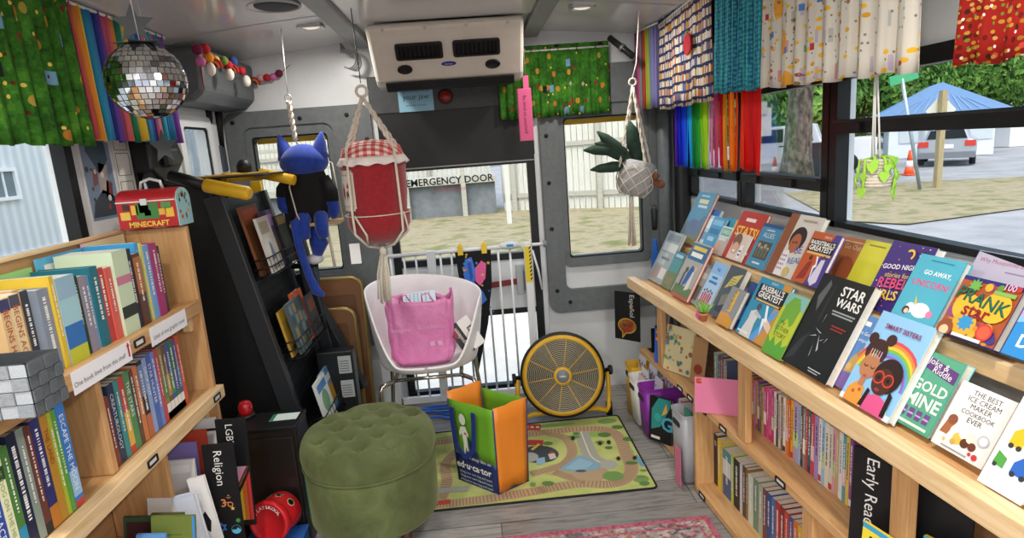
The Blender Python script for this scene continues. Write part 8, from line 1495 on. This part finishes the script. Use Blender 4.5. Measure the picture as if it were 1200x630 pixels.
def bookprint(nt, v):
    s = nt.nodes.new('ShaderNodeSeparateXYZ'); L(nt, v, s.inputs[0]); ru = math_(nt, 'MULTIPLY', s.outputs[0], 84); rv = math_(nt, 'MULTIPLY', s.outputs[1], 26)
    fv = math_(nt, 'FRACT', rv); iv = math_(nt, 'FLOOR', rv); ru = math_(nt, 'ADD', ru, math_(nt, 'MULTIPLY', iv, .37)); iu = math_(nt, 'FLOOR', ru); fu = math_(nt, 'FRACT', ru)
    cb_ = nt.nodes.new('ShaderNodeCombineXYZ'); L(nt, iu, cb_.inputs[0]); L(nt, iv, cb_.inputs[1]); wn_ = nt.nodes.new('ShaderNodeTexWhiteNoise'); wn_.noise_dimensions = '2D'; L(nt, cb_.outputs[0], wn_.inputs[0])
    c = ramp(nt, wn_.outputs[0], [(0, '#d9d3c4'), (.3, '#c9b79a'), (.45, '#5a6a9a'), (.58, '#b98a3a'), (.7, '#8a5a5c'), (.8, '#d9cfc0'), (.9, '#c8782f')], 'CONSTANT')
    sp = nt.nodes.new('ShaderNodeSeparateColor'); L(nt, wn_.outputs[1], sp.inputs[0]); top = math_(nt, 'ADD', .68, math_(nt, 'MULTIPLY', sp.outputs[1], .2))
    k = math_(nt, 'MAXIMUM', math_(nt, 'GREATER_THAN', fv, top), math_(nt, 'MAXIMUM', math_(nt, 'LESS_THAN', fv, .1), math_(nt, 'GREATER_THAN', fu, .88))); return mixc(nt, k, c, '#2c3050')
CAMO, TAXI, TACO, TEAL, BOOKP = (uvmat(n, f) for n, f in (('green_printed_cotton', camo), ('taxi_printed_cotton', taxi), ('red_printed_cotton', taco), ('teal_scale_cotton', teal), ('bookshelf_print_cotton', bookprint)))
def valance(name, label, a, b, z0, z1, mats, folds=14, amp=.012, nrm=None, cat='valance', seed=1, flare=0.0, rod=True, zslope=0.0, bz=0.0, stripes=None, sag=.004):
    """a gathered cloth hanging from a rod between floor-plan points a and b"""
    a, b = V((*a, 0)), V((*b, 0)); d = b-a; Lg = d.length; dn = d.normalized(); n = V(nrm) if nrm else V((-dn.y, dn.x, 0)); rg_ = random.Random(seed); o = empty(name, (a+b)/2+V((0, 0, z1)), label, cat)
    nu = folds*8; phs = [rg_.uniform(-.5, .5) for _ in range(6)]
    def f(u, v):
        w_ = 2*PI*folds*u; am = amp*(.35+.65*(1-v)); off = am*(math.sin(w_+phs[0]+1.3*math.sin(5*u+phs[1]))+.4*math.sin(2.3*w_+phs[2]))
        p = a+d*(u+flare*(u-.5)*(1-v))+n*off; zt_ = z1+zslope*u; zb_ = z0+bz*u+sag*math.sin(w_*.5+phs[3]); return V((p.x, p.y, zb_+(zt_-zb_)*v))
    uv = lambda u, v: (Lg*1.5*u, (z1-z0)*v+seed*.173)
    m = MB()
    if stripes:
        k = len(stripes); w_ = max(1, round(nu/k)); nv_ = 6
        for i, c in enumerate(stripes):
            m.m(noisy('cloth_'+c.strip('#'), [(.3, c), (.75, c)], 30, .85, spec=.15)); u0, u1 = i/k, (i+1)/k; m.grid(w_, nv_, lambda u, v: f(u0+(u1-u0)*u, v), True)
    else: m.m(mats); m.grid(nu, 8, f, True, uv)
    c = m.build('cloth', o); s_ = c.modifiers.new('cloth_thickness', 'SOLIDIFY'); s_.thickness = .0015
    if rod: MB().m(cm('#d5d4d0', .4)).tube([a+V((0, 0, z1-.006)), b+V((0, 0, z1+zslope-.006))], .005, 8).build('rod', o)
    hm = MB().m(mats if not stripes else noisy('cloth_'+stripes[0].strip('#'), [(.3, stripes[0]), (.75, stripes[0])], 30, .85, spec=.15)); hm.grid(nu, 2, lambda u, v: f(u, 1)+V((0, 0, .022*v-.002))+n*.004*math.sin(6*PI*folds*u), True, lambda u, v: (Lg*1.5*u, z1-z0+.02*v+seed*.173)) if not stripes else None
    if not stripes: h = hm.build('gathered_heading', o); s_ = h.modifiers.new('cloth_thickness', 'SOLIDIFY'); s_.thickness = .0015
    return o
valance('valance', 'green pixel print valance nearest the viewer over the left window', (-1.12, .9), (-1.12, 1.995), 1.508, 1.935, CAMO, 20, .012, (1, 0, 0), seed=3)
RBW = ['#b03a44', '#d97f2e', '#d9b92f', '#1f7a5a', '#2f78a8', '#3f9ac0', '#2a3f8c', '#6a3f94', '#c0586a', '#d06a72']
valance('rainbow_curtain', 'rainbow striped cloth curtain behind the disco ball on the left', (-1.13, 2.0), (-1.14, 2.62), 1.522, 1.925, None, 12, .014, (1, 0, 0), 'curtain', 5, stripes=['#c0505c', '#d8893a', '#d9bd3a', '#2f86a8', '#3a74b0', '#2a3a80', '#5f3f8c', '#c05c78', '#c85f6c', '#d98a3a', '#1f6f52', '#2a8a8a', '#d9b53a', '#d98f2a', '#3f8ab0', '#2f4f9a', '#4a3a8c', '#cc6a80', '#1d6a4a', '#2f8fa8', '#c0506a', '#2a6a9a', '#3f3a8c', '#6f3f94', '#7a4a9c'])
valance('valance', 'green printed valance hanging across the rear right window top', (.172, 3.335), (.758, 3.335), 1.545, 1.885, CAMO, 13, .011, (0, -1, 0), seed=9)
valance('valance', 'dark muted multicolour striped valance at the rear end of the right side', (.885, 3.30), (.93, 3.05), 1.545, 1.935, None, 6, .008, (-1, 0, 0), seed=11, stripes=['#6a3f6a', '#b0446a', '#a85a7a', '#7a7f86', '#4a5a5f', '#a03a34', '#c07a34', '#b3a83a', '#8a9a3a', '#77807f', '#9aa0a4', '#6a6f9a', '#5a5490', '#7a6aa0', '#4a4a6a'])
valance('valance', 'valance printed with rows of books beside the teal curtain', (.935, 3.05), (.93, 2.40), 1.527, 1.92, BOOKP, 6, .008, (-1, 0, 0), seed=13, zslope=.03)
valance('curtain', 'teal scale patterned curtain between the book print and taxi print', (.94, 2.37), (.95, 2.015), 1.548, 1.93, TEAL, 7, .011, (-1, 0, 0), 'curtain', seed=15, bz=-.012)
valance('valance', 'white valance printed with yellow taxis above the front right window', (.95, 2.005), (.965, 1.335), 1.535, 1.92, TAXI, 10, .012, (-1, 0, 0), seed=17, bz=-.025)
valance('valance', 'red valance with small yellow print in the upper right corner', (.965, 1.20), (.97, .60), 1.503, 1.92, TACO, 10, .010, (-1, 0, 0), seed=19, flare=.06)
# rainbow ribbons
def ribbon_mat(c):
    k = 'satin_ribbon_'+c.strip('#')
    if k in _mats: return _mats[k]
    m, nt, b = newmat(k); b.inputs['Base Color'].default_value = lin(c); b.inputs['Roughness'].default_value = .5; tr = nt.nodes.new('ShaderNodeBsdfTranslucent'); tr.inputs[0].default_value = lin(c); mx = nt.nodes.new('ShaderNodeMixShader'); mx.inputs[0].default_value = .72
    L(nt, b.outputs[0], mx.inputs[1]); L(nt, tr.outputs[0], mx.inputs[2]); L(nt, mx.outputs[0], nt.nodes['Material Output'].inputs[0]); _mats[k] = m; return m
rc = empty('ribbon_curtain', (1.0, 2.55, 1.62), 'curtain of loose bright rainbow ribbons hanging between two right windows', 'curtain')
RIB = ['#9a2fc0', '#7a2fc8', '#2a3fd8', '#2050e8', '#2a5ff0', '#2f8af0', '#2fb0f0', '#3ac4f0', '#2aa884', '#22a458', '#2fb848', '#48c848', '#a4e030', '#ccec38', '#ecd8e4', '#f4a4cc', '#f48cbc', '#ec5a90', '#e82a4a', '#ec3444', '#f4b434', '#fc9c24', '#ffac2c', '#fc802a', '#f87024', '#fc5a34', '#f4362c', '#e82a30', '#f4303a', '#fc4440']
rg = random.Random(23); y0_, y1_ = 3.03, 2.10
for i, c in enumerate(RIB):
    yc = y0_+(y1_-y0_)*(i+.5)/len(RIB); w_ = abs(y1_-y0_)/len(RIB)*rg.uniform(1.0, 1.25); xo = .99+rg.uniform(-.006, .006); ph = rg.uniform(0, 6); zb = 1.262+rg.uniform(-.008, .012)
    m = MB().m(ribbon_mat(c)); m.grid(3, 10, lambda u, v: V((xo+.006*math.sin(3.2*v+ph)*(1-v)+.004*math.sin(PI*u+ph), yc+(u-.5)*w_+.004*math.sin(5*v+ph)*(1-v), zb+(1.60-zb)*v)), True); o_ = m.build('ribbon', rc); s_ = o_.modifiers.new('ribbon_thickness', 'SOLIDIFY'); s_.thickness = .0008
MB().m(cm('#8a8c8c', .4)).tube([(.99, 3.06, 1.60), (.99, 2.07, 1.60)], .006, 8).build('rod', rc)
c_ = at(806, 52, 'x', .915); fd = MB(frame(c_, (0, -1, 0), (0, 0, 1), (-1, 0, 0))).m(noisy('red_felt', [(.3, '#a81c24'), (.7, '#bb2a30')], 50, .9)); fd.prism(circ(0, 0, .043, 28), T(0, 0, -.003), .008); o_ = fd.build('felt_disc', o=c_); tag(o_, 'round red felt disc pinned on the book print valance', 'ornament'); bevel(o_, .003)
MB(frame(c_, (0, -1, 0), (0, 0, 1), (-1, 0, 0))).m(cm('#6f8a6a', .9)).prism([(-.03, .035), (-.01, .04), (.0, .055), (-.02, .052)], T(0, 0, -.002), .005).build('felt_leaf', o_)
a, b = at(818, 12, 'x', 1.02), at(842, 48, 'x', 1.02); m = MB().m(wood('dark_plaque_wood', '#3c2a1c', '#4a3424', '#56402c', 'y', .6)); m.b2((1.02, b.y, b.z), (1.032, a.y, a.z)); o_ = m.build('wooden_plaque', o=(a+b)/2); tag(o_, 'small dark wooden plaque between the book print and teal curtain', 'plaque'); MB().m(WOODL).b2((1.016, b.y, b.z-.008), (1.034, a.y, b.z-.0005)).build('pale_edge', o_)
for o in list(bpy.data.objects):
    if '_o' in o: del o['_o']
